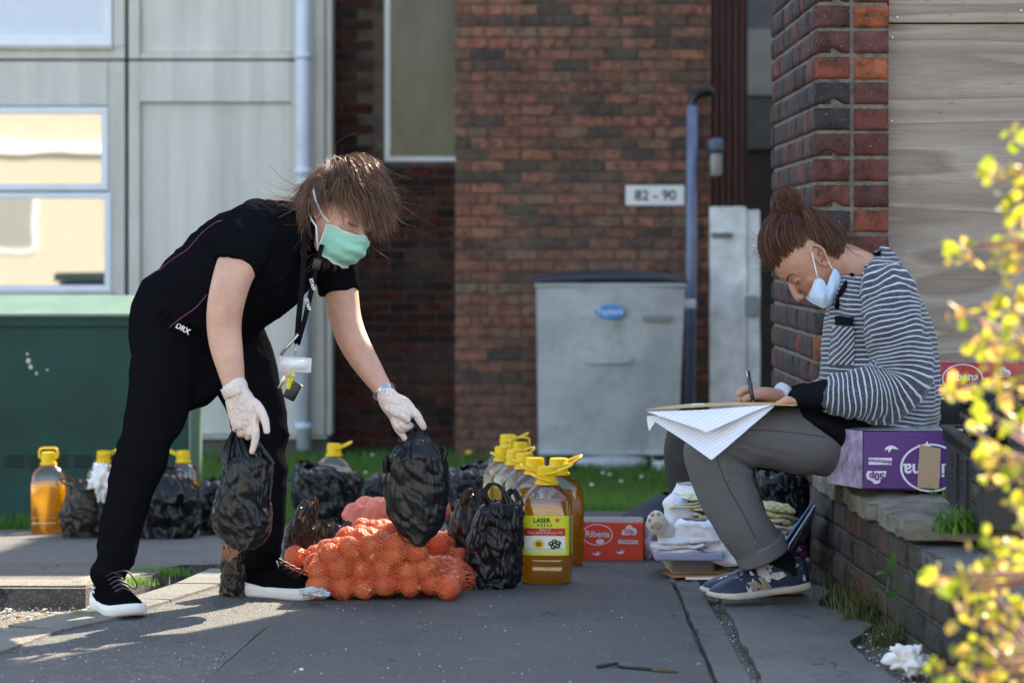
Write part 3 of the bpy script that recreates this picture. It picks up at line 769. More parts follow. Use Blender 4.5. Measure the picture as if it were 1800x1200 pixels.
# bulk of the building behind and above
rbld = thing('boarded_building', (2.5, 9.0, 0), 'single storey brick building boarded up with weathered plywood behind the seated woman', 'building')
mk('wall', *boxg(1.104, 7, 8.47, YPB - .01, 0, 2.85), MORT, rbld, smooth=False)
pz = P(0, 41, 8.40).z
SHADOWJ = plain('board_edge', (0.05, 0.04, 0.03), 0.9)
mk('plywood_sheet', *boxg(1.1085, 3.6, 8.40, 8.418, .24, pz - .003, .001), PLY, rbld, smooth=False)
mk('plywood_sheet', *boxg(1.1105, 3.6, 8.385, 8.403, pz + .001, 2.8, .001), PLY, rbld, smooth=False)
SCREW = plain('zinc_screw', (0.6, 0.6, 0.58), 0.35, metal=0.8)
for (px, py, dd) in ((1577, 31, 8.384), (1567, 213, 8.399), (1568, 66, 8.399), (1795, 19, 8.384), (1790, 300, 8.399)):
    q = P(px, py, dd); mk('screw', *xf(sphere((0, 0, 0), .0045, .002, .0045, 10, 6), Matrix.Translation(q)), SCREW, rbld)
# unseen block added behind the pillar to cast shade on the back pavement
rw = thing('unseen_shade_block', (5, 16, -.3), 'unseen brick block added behind the pillar to shade the pavement', 'building')
mk('wall', *boxg(1.75, 9, 14, 18, -.6, 4.5), B_FAR, rw, smooth=False)
mk('shade_block_top', *boxg(1.7, 9.05, 13.95, 18.05, 4.5, 4.62), CONC2, rw, smooth=False)
# low wall
def lwx(y): return lerp(.868, .985, (8.33 - y) / 2.8)
lw = thing('low_brick_wall', (0.95, 7, 0), 'low weathered brick garden wall with broken stone coping that the woman sits on', 'wall')
v = []; ys_ = [8.33, 7.5, 6.6, 5.5, 4.0]
for y in ys_:
    x = lwx(y) + .009; v += [(x, y, -.1), (x, y, .238), (x + 1.6, y, .232), (x + 1.6, y, -.1)]
f = []
for i in range(len(ys_) - 1):
    for k in range(3): a = i * 4 + k; f.append((a, a + 1, a + 5, a + 4))
e = (len(ys_) - 1) * 4; f.append((e, e + 1, e + 2, e + 3))
mk('mortar', np.array(v), f, plain('dark_mortar', (0.075, 0.065, 0.052), 0.95, var=0.5, vscale=20, bump=1, bscale=120), lw, smooth=False)
mlow = [brick_mesh('brick', .214, .064, .05, B_LOW, 131 + k, 1, .003) for k in range(6)]
ang = math.atan2(.985 - .868, 2.8)
for k, z in enumerate((.205, .130, .055, -.02)):
    y = 8.33 - (.11 if k % 2 else 0)
    while y > 4.1:
        yc = y - .107
        inst('brick', mlow[R.randrange(6)], (lwx(yc) + R.uniform(-.004, .004), yc, z + R.uniform(-.002, .002)), (R.uniform(-.01, .01), 0, math.radians(-90) + ang), lw)
        y -= .226
# coping stones with broken front
def rough_block(x0, x1, y0, y1, z0, z1, seed, amp=.012, seg=.02):
    bm = bmesh.new(); bmesh.ops.create_cube(bm, size=1)
    bmesh.ops.subdivide_edges(bm, edges=bm.edges[:], cuts=14, use_grid_fill=True)
    for q in bm.verts:
        n = Vector((q.co.x, q.co.y, q.co.z)) * 2
        p = Vector(((x0 + x1) / 2 + q.co.x * (x1 - x0), (y0 + y1) / 2 + q.co.y * (y1 - y0), (z0 + z1) / 2 + q.co.z * (z1 - z0)))
        e_ = sorted([abs(n.x), abs(n.y), abs(n.z)])
        edge = max(0, e_[1] - .7) / .3
        s = 1 - .0
        p += Vector((-math.copysign(.010, n.x) * edge if abs(n.x) > .7 else 0, -math.copysign(.012, n.y) * edge if abs(n.y) > .7 else 0, -math.copysign(.008, n.z) * edge if abs(n.z) > .7 else 0))
        p += noise.noise_vector(p * 14 + V(seed, 0, 0)) * amp * .8 + noise.noise_vector(p * 45 + V(0, seed, 0)) * amp * .4
        q.co = p
    bm.verts.index_update(); vv = [tuple(q.co) for q in bm.verts]; ff = [tuple(x.index for x in q.verts) for q in bm.faces]; bm.free(); return vv, ff
for i, (ya, yb) in enumerate(((8.3, 7.72), (7.71, 7.2), (7.19, 6.66))):
    xx = lwx((ya + yb) / 2)
    mk('coping_stone', *rough_block(xx - .012, xx + .40, yb, ya, .240, .302, i * 7.3, .012), STONE, lw)
for i, (ya, yb) in enumerate(((6.62, 6.1), (6.09, 5.5), (5.49, 4.9))):
    xx = lwx((ya + yb) / 2)
    mk('wall_cap', *rough_block(xx - .006, xx + .24, yb, ya, .2, .245, i * 3.3 + 40, .008), EDGE, lw)
o = mk('planter_soil', *rough_block(1.2, 2.6, 4, 8.36, .15, .25, 99, .02), SOIL); tag(o, kind='structure')
o = sheet('verge_dirt', [(.2, 4.0), (1.3, 4.0), (1.1, 6.0), (.93, 8.0), (.25, 8.0)], zt(-.014), DIRT, .15, .02); tag(o, kind='structure')

# ---- green cabinet
YG = 12.4; sG = FP / YG
gc = thing('green_cabinet', (-2.2, YG + .2, -.26), 'large dark green metal utility cabinet with pale sunlit lid behind the bottles', 'cabinet')
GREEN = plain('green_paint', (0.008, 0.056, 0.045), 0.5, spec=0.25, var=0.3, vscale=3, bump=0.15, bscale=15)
GLID = plain('sunlit_green_paint', (0.11, 0.20, 0.14), 0.4, var=0.12)  # body green made paler, sunlight put into the colour of lid and side
xr = P(331, 0, YG).x; zt_ = P(0, 556, YG).z; zb_ = -.33
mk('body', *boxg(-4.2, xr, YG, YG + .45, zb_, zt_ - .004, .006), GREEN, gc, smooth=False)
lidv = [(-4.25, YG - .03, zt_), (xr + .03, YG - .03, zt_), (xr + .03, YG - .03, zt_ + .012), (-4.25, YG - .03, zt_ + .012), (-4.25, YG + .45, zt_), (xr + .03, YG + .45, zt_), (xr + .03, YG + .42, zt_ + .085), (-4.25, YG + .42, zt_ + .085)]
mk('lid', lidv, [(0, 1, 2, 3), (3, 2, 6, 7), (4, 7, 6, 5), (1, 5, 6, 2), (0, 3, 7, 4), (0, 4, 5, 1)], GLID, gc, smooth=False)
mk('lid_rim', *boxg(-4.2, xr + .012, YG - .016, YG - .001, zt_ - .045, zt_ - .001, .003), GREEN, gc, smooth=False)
b = MB()
for px in (10, 50, 90, 130, 170, 210, 250):
    for py in (800, 806, 812, 818): b.add(boxg(P(px, 0, YG).x, P(px + 32, 0, YG).x, YG - .006, YG - .001, P(0, py + 2.2, YG).z, P(0, py, YG).z))
tag(b.mk('vent_slot', plain('slot_black', (0.004, 0.012, 0.01), 0.8), gc, smooth=False), kind='stuff')
SPL = plain('white_splash', (0.6, 0.62, 0.6), 0.6)
for (px, py, r) in ((48, 622, 2.2), (50, 634, 4), (54, 645, 3.5), (64, 656, 2.4), (83, 650, 1.8)):
    mk('paint_splash', *sphere(P(px, py, YG - .002), r / sG, .002, r * 1.2 / sG, 10, 6), SPL, gc)
mk('sunlit_side_strip', *boxg(xr + .001, xr + .012, YG - .002, YG + .449, zb_, zt_ - .05), GLID, gc, smooth=False)  # sun on the cabinet's right side, put in as a paler strip

# ---- metal wheelie bin
YN = 17.9; sN = FP / YN
bn = thing('waste_bin', P(1075, 835, YN), 'dented galvanised steel communal bin with dark lid and blue oval badge', 'bin')
def galv():
    m, t, b = nt('galvanised_steel'); c = coords(t)
    rp = ramp(t, [(0.3, (0.36, 0.38, 0.39)), (0.5, (0.54, 0.56, 0.57)), (0.72, (0.66, 0.67, 0.66))]); t.links.new(noise_out(t, c, 7, 9, 0.72), rp.inputs[0])
    col = mix(t, thr(t, noise_out(t, c, 1.7, 4), 0.4, 0.75), rp.outputs[0], (0.36, 0.39, 0.42))
    t.links.new(col, b.inputs['Base Color']); b.inputs['Metallic'].default_value = 0.25; b.inputs['Roughness'].default_value = 0.55
    bump_to(t, b, noise_out(t, c, 3, 3), 0.5, 0.02); return m
GALV = galv()
xl, xr_ = P(944, 0, YN).x, P(1204, 0, YN).x; zt1 = P(0, 503, YN).z; zb1 = P(0, 797, YN).z
xl2, xr2 = P(948, 0, YN).x, P(1192, 0, YN).x
bv = []; rows = 12; colsn = 14
def binpt(u, w, side):
    xa = lerp(xl2, xl, w); xb = lerp(xr2, xr_, w); return lerp(xa, xb, u), lerp(zb1, zt1, w)
for j in range(rows + 1):
    for i in range(colsn + 1):
        x, z = binpt(i / colsn, j / rows, 0)
        y = YN + .02 * math.sin(math.pi * i / colsn) * -1 + .012 * noise.noise(V(x * 5, z * 5, 1)) + (1 - j / rows) * .05
        bv.append((x, y, z))
bf = []
for j in range(rows):
    for i in range(colsn): a = j * (colsn + 1) + i; bf.append((a, a + 1, a + colsn + 2, a + colsn + 1))
b = MB(); b.add((bv, bf))
b.add(([(xl, YN, zt1), (xl2, YN + .05, zb1), (xl2, YN + .7, zb1), (xl, YN + .8, zt1)], [(0, 1, 2, 3)])); b.add(([(xr_, YN, zt1), (xr2, YN + .05, zb1), (xr2, YN + .7, zb1), (xr_, YN + .8, zt1)], [(3, 2, 1, 0)]))
b.add(([(xl2, YN + .05, zb1), (xr2, YN + .05, zb1), (xr2, YN + .7, zb1), (xl2, YN + .7, zb1)], [(0, 1, 2, 3)]))
b.mk('body', GALV, bn)
mk('rim', *boxg(xl - .012, xr_ + .012, YN - .02, YN + .82, zt1 - .004, zt1 + .02, .006), GALV, bn, smooth=False)
mk('bottom_rim', *boxg(xl2 - .005, xr2 + .005, YN + .028, YN + .72, zb1 - .012, zb1 + .012, .005), GALV, bn, smooth=False)
lid = loft([(V(x, YN + .4, zt1 + .022 + h), .02 + h, .43) for x, h in ((xl - .02, .004), (xl + .1, .02), (-.0 + (xl + xr_) / 2, .03), (xr_ - .15, .024), (xr_ + .02, .0))], n=16, sub=5, vdir=(0, 1, 0), rnd=False, se=3)
mk('lid', *lid, plain('dark_lid', (0.03, 0.035, 0.05), 0.35), bn)
mk('trunnion', *boxg(xr_ - .01, xr_ + .075, YN + .02, YN + .07, P(0, 543, YN).z, P(0, 526, YN).z, .01), GALV, bn)
mk('handle', *tube([P(1025, 630, YN - .03), P(1030, 636, YN - .06), P(1105, 637, YN - .06), P(1112, 631, YN - .03)], .009, 8), GALV, bn)
mk('name_slot', *boxg(P(1128, 0, YN).x, P(1176, 0, YN).x, YN - .035, YN - .018, P(0, 564, YN).z, P(0, 553, YN).z, .004), plain('slot_grey', (0.26, 0.28, 0.28), 0.5), bn, smooth=False)
bdg = mk('badge', *xf(disc_prism([(math.cos(i / 32 * 2 * math.pi) * .093, math.sin(i / 32 * 2 * math.pi) * .045) for i in range(32)], Matrix.Identity(4), .006), face_M(P(1072, 548, YN - .038), (1, 0, 0), (0, 0, 1))), plain('badge_blue', (0.02, 0.30, 0.75), 0.4), bn, smooth=False)
put_text('Taylors', .055, P(1072, 548, YN - .047), (1, 0, 0), (0, 0, 1), plain('badge_letter', (0.75, 0.82, 0.9), 0.5), bdg, bold=.001)
mk('wheel_housing', *loft([(P(1018, 808, YN + .2), .04, .2), (P(1075, 812, YN + .2), .07, .22), (P(1128, 808, YN + .2), .04, .2)], n=14, sub=3, se=3), GALV, bn)
for px in (965, 1155):
    o = mk('wheel', *tube([P(px - 5, 820, YN + .12), P(px + 5, 820, YN + .12)], .05, 16), plain('tyre_black', (0.02, 0.02, 0.022), 0.7), bn)
    mk('fork', *boxg(P(px - 9, 0, YN).x, P(px - 6, 0, YN).x, YN + .08, YN + .16, P(0, 825, YN).z, zb1, .002), GALV, o)
mk('foot_bracket', *boxg(P(1148, 0, YN).x, P(1170, 0, YN).x, YN - .0, YN + .04, P(0, 846, YN).z, P(0, 810, YN).z, .006), WPAINT, bn, smooth=False)

# ---- cream terrace behind the camera (reflected in the windows)
CREAM = plain('cream_render', (0.46, 0.43, 0.35), 0.85, var=0.08)
ct = thing('cream_terrace', (-8, -14, 0), 'cream rendered terrace across the street, seen as a reflection in the window panes', 'building')
mk('wall', *boxg(-26, 9, -17, -14, -.2, 6.5), CREAM, ct, smooth=False)
DKP = plain('dark_pane', (0.25, 0.26, 0.27), 0.1)
for x in (-22, -17.5, -13, -10.2, -7.6, -4.5, -1, 3.5):
    for z0, h in ((.9, 1.2), (3.6, 1.2)):
        o = mk('window', *boxg(x, x + 1.3, -14.0, -13.95, z0, z0 + h), UPVC, ct, smooth=False)
        mk('pane', *boxg(x + .08, x + 1.22, -13.95, -13.93, z0 + .08, z0 + h - .08), DKP, o, smooth=False)
mk('string_course', *boxg(-26, 9, -13.99, -13.86, 2.75, 2.95), UPVC, ct, smooth=False)
# ================================================================== THE THINGS ON THE GROUND
# ---- cooking oil bottles
m, t, b = nt('clear_pet'); fr_ = N(t, 'ShaderNodeFresnel'); fr_.inputs[0].default_value = 1.5
tr = N(t, 'ShaderNodeBsdfTransparent'); gl = N(t, 'ShaderNodeBsdfGlossy'); gl.inputs['Roughness'].default_value = 0.06; tr.inputs[0].default_value = (0.93, 0.93, 0.92, 1)
mx = N(t, 'ShaderNodeMixShader'); mr_ = N(t, 'ShaderNodeMath', operation='MULTIPLY_ADD'); mr_.inputs[1].default_value = 1.3; mr_.inputs[2].default_value = 0.06
t.links.new(fr_.outputs[0], mr_.inputs[0]); t.links.new(mr_.outputs[0], mx.inputs[0]); t.links.new(tr.outputs[0], mx.inputs[1]); t.links.new(gl.outputs[0], mx.inputs[2])
t.links.new(mx.outputs[0], t.nodes['Material Output'].inputs[0]); PET = m
def oil_mat(name, col, tcol):
    m, t, b = nt(name)
    b.inputs['Base Color'].default_value = (*col, 1); b.inputs['Transmission Weight'].default_value = 1.0; b.inputs['Roughness'].default_value = 0.08; b.inputs['IOR'].default_value = 1.25
    tl = N(t, 'ShaderNodeBsdfTranslucent'); tl.inputs[0].default_value = (*tcol, 1)
    df = N(t, 'ShaderNodeBsdfTransparent'); df.inputs[0].default_value = (*tcol, 1)
    a = N(t, 'ShaderNodeMixShader'); a.inputs[0].default_value = .62; c = N(t, 'ShaderNodeMixShader'); c.inputs[0].default_value = .22
    t.links.new(b.outputs[0], a.inputs[1]); t.links.new(tl.outputs[0], a.inputs[2]); t.links.new(a.outputs[0], c.inputs[1]); t.links.new(df.outputs[0], c.inputs[2])
    t.links.new(c.outputs[0], t.nodes['Material Output'].inputs[0]); return m
OIL = oil_mat('golden_oil', (1.0, 0.77, 0.15), (1.0, 0.65, 0.045))
OILY = oil_mat('yellow_oil', (1.0, 0.86, 0.18), (1.0, 0.78, 0.07))
YCAP = plain('yellow_cap', (0.90, 0.60, 0.015), 0.35, Subsurface_Weight=0.2, Subsurface_Scale=0.01)
def rrect(w, d, n, ch):
    "chamfered rectangle ring, n points"
    pts = []
    for k in range(n):
        th = 2 * math.pi * (k + .5) / n; c, s = math.cos(th), math.sin(th); e = 2 / ch
        pts.append((math.copysign(abs(c) ** e, c) * w, math.copysign(abs(s) ** e, s) * d))
    return pts
def bottle_body(scale=1.0, shrink=0.0, ztop=None, zb=0.0):
    prof = [(0.0, .060, .046, 3.5), (.006, .068, .053, 4), (.020, .070, .055, 4.5), (.048, .070, .055, 4.5), (.052, .0692, .0542, 4.5), (.056, .070, .055, 4.5), (.068, .070, .055, 4.5), (.073, .0692, .0542, 4.5), (.078, .0705, .0555, 4.5),
            (.195, .0705, .0555, 4.5), (.202, .070, .055, 4), (.232, .068, .053, 4), (.250, .058, .046, 3.5), (.268, .040, .034, 3), (.280, .024, .024, 2), (.300, .021, .021, 2)]
    if ztop:
        q = []
        for i in range(len(prof)):
            if prof[i][0] < ztop: q.append(prof[i])
            else:
                a, b_ = prof[i - 1], prof[i]; tt = (ztop - a[0]) / (b_[0] - a[0]); q.append((ztop, lerp(a[1], b_[1], tt), lerp(a[2], b_[2], tt), lerp(a[3], b_[3], tt))); break
        prof = q
    n = 40; v = []; f = []
    for z, w, d, e in prof:
        for x, y in rrect(w - shrink, d - shrink, n, e): v.append((x * scale, y * scale, (z + (zb if z == 0 else 0)) * scale))
    for i in range(len(prof) - 1):
        for k in range(n): a = i * n + k; b_ = i * n + (k + 1) % n; f.append((a, b_, b_ + n, a + n))
    f.append(tuple(range(n))[::-1]); f.append(tuple((len(prof) - 1) * n + k for k in range(n)))
    return v, f
ME_PET = mesh_from('bottle_shell', *bottle_body(), PET)
def ribbed_shell():
    v, f = bottle_body(); return v, f
ME_OIL = {}
for nm, mt_, zt0 in (('a', OIL, .232), ('b', OILY, .225), ('c', OIL, .205)):
    ME_OIL[nm] = mesh_from('oil', *bottle_body(shrink=.0022, ztop=zt0, zb=.003), mt_)
b = MB(); b.add(tube([(0, 0, .283), (0, 0, .322)], .0285, 28)); b.add(tube([(0, 0, .300), (0, 0, .304)], .031, 28)); b.add(tube([(0, 0, .276), (0, 0, .283)], .034, 28))
b.add(tube([(0, 0, .322), (0, 0, .326)], .026, 28))
ME_CAP = mesh_from('cap', b.v, b.f, YCAP, smooth=False)
def handle_mesh(kind):
    b = MB()
    if kind == 'up':      # strap standing up in a loop
        pts = [(-.034, 0, .30), (-.037, 0, .318), (-.034, 0, .337), (-.018, 0, .343), (.018, 0, .343), (.034, 0, .337), (.037, 0, .318), (.034, 0, .30)]
        b.add(tube(pts, .0038, 8, sub=3))
    elif kind == 'side':  # strap folded down to one side
        for s in (-1, 1): b.add(tube([(0, s * .031, .306), (.03, s * .030, .312), (.062, s * .018, .326), (.073, 0, .332)], .0042, 8, sub=3))
    else:                 # strap lying round the shoulder
        pts = [(.036 * math.cos(a) - .006, .036 * math.sin(a), .292 - .012 * math.cos(a)) for a in [i / 14 * 2 * math.pi for i in range(15)]]
        b.add(tube(pts, .0038, 8, sub=2))
    return mesh_from('handle', b.v, b.f, YCAP)
ME_H = {k: handle_mesh(k) for k in ('up', 'side', 'ring')}
def bottle(px, py, label, rz=0, oil='a', hk='side', d=None, group='bottles of cooking oil', s=1.0, lift=0.0):
    loc = gp(px, py) if d is None else P(px, py, d)
    loc = loc + V(0, 0, lift)
    e = thing('oil_bottle', loc, label, 'bottle', group); e.rotation_euler = (0, 0, rz); e.scale = (s, s, s)
    for nm, me in (('shell', ME_PET), ('oil', ME_OIL[oil]), ('cap', ME_CAP), ('handle', ME_H[hk])):
        o = bpy.data.objects.new(nm, me); COL.objects.link(o); o.parent = e; WL[o.name] = loc
        if nm == 'oil': tag(o)
    return e
fb = bottle(961, 1024, 'front clear bottle of golden oil with yellow and red label, beside the black bag', math.radians(-6), 'a', 'side', s=1.0)
o = bpy.data.objects.new('handle', ME_H['ring']); COL.objects.link(o); o.parent = fb
# its label
YEL = plain('label_yellow', (0.72, 0.74, 0.04), 0.35); REDL = plain('label_red', (0.55, 0.012, 0.02), 0.4); WHT = plain('print_white', (0.85, 0.85, 0.85), 0.5); GRN = plain('label_green', (0.02, 0.14, 0.03), 0.5)
PALE = plain('label_pale_green', (0.62, 0.72, 0.42), 0.45)
def label_band(z0, z1, mat, out, x0=-1, x1=1, name='label', parent=fb, half='front'):
    n = 24; v = []; f = []
    for i in range(n + 1):
        u = lerp(x0, x1, i / n); x = u * .0712
        y = -.0562 * (max(0, 1 - abs(min(1, abs(x / .0712))) ** 4.5)) ** (1 / 4.5)
        r_ = 1 + out / .056
        for z in (z0, z1): v.append((x * r_, y * r_, z))
    for i in range(n): a = i * 2; f.append((a, a + 2, a + 3, a + 1))
    me = mesh_from(name, v, f, mat); o = bpy.data.objects.new(name, me); COL.objects.link(o); o.parent = parent; return o
lb = label_band(.083, .193, YEL, .0006)
for args in ((.1375, .1585, REDL, .0010, -.78, .78, 'label_stripe'), (.089, .1365, WHT, .0010, -.78, .78, 'label_picture_field'), (.089, .105, PALE, .0013, -.76, .76, 'label_meadow')):
    o = label_band(*args, parent=lb)
def ltext(s, size, x, z, mat, bold=0.0, y=-.0578):
    v, f = text_mesh(s, size, bold, depth=.0002); me = mesh_from('lettering', [(a + x, y - c * 0, bb_ + z) for a, bb_, c in v], f, mat, smooth=False)
    o = bpy.data.objects.new('lettering', me); COL.objects.link(o); o.parent = lb
ltext('LASER', .0175, -.008, .1795, GRN, .0006); ltext('Blend of', .0092, 0, .1538, WHT, .0002, -.0583); ltext('Olive Oil & Sunflower Oil', .0094, 0, .1462, WHT, .0002, -.0583); ltext('Contains Omega 3 and Rich in Vitamin E', .0042, 0, .1403, WHT, 0, -.0583)
def lshape(outline, x, z, mat, y=-.0584, name='emblem'):
    v = [(x + a, y, z + c) for a, c in outline]; me = mesh_from(name, v, [tuple(range(len(v)))], mat, smooth=False); o = bpy.data.objects.new(name, me); COL.objects.link(o); o.parent = lb
lshape([(-.0065, .005), (.0065, .005), (.0055, -.002), (0, -.0062), (-.0055, -.002)], .035, .1805, plain('emblem_orange', (0.65, 0.12, 0.02), 0.5), -.0578)
for i in range(5): lshape([(-.0026, .0), (-.001, .0035), (.0022, .004), (.0012, .0), (.0025, -.0035), (-.001, -.004)], -.018 + i * .0088, .1665, GRN, -.0578)
sun_o = []
for i in range(28): a = i / 28 * 2 * math.pi; r_ = .0195 if i % 2 else .0125; sun_o.append((math.cos(a) * r_, math.sin(a) * r_ * .85))
lshape(sun_o, -.017, .1145, plain('petal_yellow', (0.85, 0.62, 0.02), 0.5), -.0586, 'sunflower_print')
lshape([(math.cos(a) * .0088, math.sin(a) * .0075) for a in [i / 16 * 2 * math.pi for i in range(16)]], -.017, .1145, plain('seed_brown', (0.32, 0.13, 0.03), 0.6), -.0588, 'sunflower_print')
for (x, z, r_) in ((.018, .116, .0085), (.029, .1125, .0085), (.038, .118, .008), (.027, .1215, .0085), (.024, .1065, .008), (.036, .109, .0075)):
    lshape([(math.cos(a) * r_, math.sin(a) * r_ * .8) for a in [i / 14 * 2 * math.pi for i in range(14)]], x, z, INK, -.0586 - x * .004, 'olive_print')
    lshape([(math.cos(a) * r_ * .3, math.sin(a) * r_ * .3) for a in [i / 8 * 2 * math.pi for i in range(8)]], x - .001, z + .001, PALE, -.0588 - x * .004, 'olive_print')
rowb = [(982, 994, 'sunlit glowing orange bottle directly behind the front labelled bottle', .35, 'a', 'side', 1.0),
        (940, 992, 'second bottle in the row, close behind the labelled one', -.3, 'c', 'ring', 1.0), (922, 975, 'bottle in the middle of the row with its handle lying flat', .2, 'b', 'ring', 1.0),
        (905, 962, 'bottle in the row half hidden by the crumpled black bag handles', 0.5, 'b', 'side', 1.0), (884, 950, 'yellow oil bottle seen through the black bag handle loop', 0, 'b', 'ring', 1.0),
        (914, 934, 'second farthest bottle of the row with its handle standing up', .3, 'b', 'up', 1.0), (893, 925, 'farthest bottle of the row with handle raised against the wall', -.2, 'b', 'side', 1.06)]
for (px, py, lb_, rz, ok, hk, s) in rowb: bottle(px, py, lb_, rz, ok, hk, s=s)
bottle(85, 937, 'leftmost bottle, full of golden oil, standing before the green cabinet', .1, 'c', 'up')
bottle(182, 925, 'bottle behind the bag with white tissue, before the green cabinet', -.5, 'b', 'side', s=.98)
bottle(322, 925, 'bottle just right of the bending woman, partly behind a black bag', 3.0, 'c', 'side', s=.98)
bottle(587, 920, 'bottle standing inside the wide black bag on the grass edge', .2, 'b', 'side', s=1.0)
bottle(718, 918, 'bottle almost hidden behind the bag in her forward hand', .2, 'b', 'side', s=1.0)

# ---- black carrier bags
def plastic(name, base=(0.008, 0.008, 0.010), tr_=(0.30, 0.15, 0.08), fac=.0, rough=.34):
    m, t, b = nt(name); c = coords(t)
    b.inputs['Base Color'].default_value = (*base, 1); b.inputs['Roughness'].default_value = rough; b.inputs['Specular IOR Level'].default_value = 0.38
    def ridge(sc_, w_):
        n_ = noise_out(t, c, sc_, 1.5, .4); a = N(t, 'ShaderNodeMath', operation='SUBTRACT'); a.inputs[1].default_value = .5; t.links.new(n_, a.inputs[0])
        e = N(t, 'ShaderNodeMath', operation='ABSOLUTE'); t.links.new(a.outputs[0], e.inputs[0]); g_ = N(t, 'ShaderNodeMath', operation='MULTIPLY'); g_.inputs[1].default_value = w_; t.links.new(e.outputs[0], g_.inputs[0]); return g_.outputs[0]
    ad = N(t, 'ShaderNodeMath', operation='ADD'); t.links.new(ridge(8, 1.6), ad.inputs[0]); t.links.new(ridge(24, .45), ad.inputs[1])
    bump_to(t, b, ad.outputs[0], 0.12, 0.008)
    tl = N(t, 'ShaderNodeBsdfTranslucent'); tl.inputs[0].default_value = (*tr_, 1); mx = N(t, 'ShaderNodeMixShader'); mx.inputs[0].default_value = fac
    t.links.new(b.outputs[0], mx.inputs[1]); t.links.new(tl.outputs[0], mx.inputs[2]); t.links.new(mx.outputs[0], t.nodes['Material Output'].inputs[0]); return m
BAG = plastic('black_polythene'); BAGB = plastic('brownish_black_polythene', (0.016, 0.012, 0.011), (0.42, 0.22, 0.13), .08, .32)
def sack_px(d, rows, depth, seed, pleat=0.0, crump=1.0, nth=150, sub=8, tilt=0.0):
    "crinkled film round the outline rows (py, left px, right px), top row first"
    s = FP / d; rows = [tuple(map(float, r)) for r in rows]
    ys_ = spline([r[0] for r in rows], sub); ls = spline([r[1] for r in rows], sub); rs_ = spline([r[2] for r in rows], sub)
    N_ = len(ys_); v = []; f = []; wmax = max(b_ - a for a, b_ in zip(ls, rs_)) / s
    for i in range(N_):
        tt = i / (N_ - 1); w = (rs_[i] - ls[i]) / s / 2; cx = ((ls[i] + rs_[i]) / 2 - 900) / FP * d; z = ZC - (ys_[i] - 440) / s
        dd = min(depth / 2, max(w * 1.0, depth / 2 * (.35 if tt < .15 else .5 + .5 * min(1, tt * 2))))
        for k in range(nth):
            th = 2 * math.pi * k / nth; c, sn = math.cos(th), math.sin(th)
            fz = .8 / max(wmax / 2, .03)
            p = V(c * 1.0 + seed * 5.7, sn * 1.0, z * fz * 1.2 + seed)
            lump = noise.noise(p) * .12 + abs(noise.noise(p * 1.9)) * -.17 + .04 - .045 * (1 - min(1, abs(noise.noise(p * 2.6 + V(3, 1, 2))) * 11)) + .035 * (1 - min(1, abs(noise.noise(p * 3.3 + V(1, 9, 2))) * 12)) - .02 * abs(noise.noise(p * 5.5))
            q_ = V(c * 1.3 + z * fz * .9, sn * 1.3 - z * fz * .9, seed * 3)
            crease = -.12 * (1 - min(1, abs(noise.noise(q_ * 1.3)) * 9)) + .08 * (1 - min(1, abs(noise.noise(q_ * 1.1 + V(7, 7, 7))) * 9))
            pl = pleat * (1 - tt) ** .8 * .30 * ((.32 - abs(noise.noise(V(c * 4.2 + seed, sn * 4.2, tt * 1.1)))) + .6 * (.3 - abs(noise.noise(V(c * 9 + seed, sn * 9, tt * 1.6)))))
            r_ = 1 + (lump + crease) * crump * min(1, .3 + tt * 3) + pl
            sq = 2.4; cc = math.copysign(abs(c) ** (2 / sq), c); ss = math.copysign(abs(sn) ** (2 / sq), sn)
            v.append((cx + cc * w * r_, d + tilt * (tt - .5) + ss * dd * r_, z + .012 * noise.noise(V(c * 3, sn * 3, seed + tt * 9)) * crump * (1 if tt < .95 else .3)))
    for i in range(N_ - 1):
        for k in range(nth): a = i * nth + k; b_ = i * nth + (k + 1) % nth; f.append((a, a + nth, b_ + nth, b_))
    cen = len(v); v.append(tuple(Vector((sum(q[j] for q in v[-nth:]) / nth for j in range(3))))); f += [(cen, (N_ - 1) * nth + (k + 1) % nth, (N_ - 1) * nth + k) for k in range(nth)]
    return v, f
def strap_px(pts, ws, seed, wd=(.9, .35, .1)):
    "crumpled carrier handle: pts (px,py,d), ws widths in m"
    pp = spline([P(*p) for p in pts], 5); ww = spline([float(w) for w in ws], 5); nth = 9; v = []; f = []
    for i, p in enumerate(pp):
        t_ = (pp[min(i + 1, len(pp) - 1)] - pp[max(i - 1, 0)]).normalized(); w_ = Vector(wd); w_ = (w_ - t_ * w_.dot(t_)).normalized(); n_ = t_.cross(w_)
        for k in range(nth):
            u = k / (nth - 1) * 2 - 1
            v.append(p + w_ * (u * ww[i] / 2) + n_ * (.22 * ww[i] * math.sin(u * 5 + seed + i * .18) + .004 * noise.noise(V(i * .4, u * 3, seed))))
    for i in range(len(pp) - 1):
        for k in range(nth - 1): a = i * nth + k; f.append((a, a + 1, a + nth + 1, a + nth))
    return v, f
def bag(name_label, d, rows, depth, seed, pleat=0, crump=1, straps=(), mat=None, group='black carrier bags on the ground', wd=(.9, .35, .1), **kw):
    mat = mat or BAG
    base = P((rows[-1][1] + rows[-1][2]) / 2, rows[-1][0], d)
    e = thing('carrier_bag', base, name_label, 'bag', group)
    mk('sack', *sack_px(d, rows, depth, seed, pleat, crump, **kw), mat, e)
    for i, (pts, ws) in enumerate(straps): mk('handle', *strap_px([(x, y, d + dd) for x, y, dd in pts], ws, seed + i, wd), mat, e)
    return e
dF = 7.62
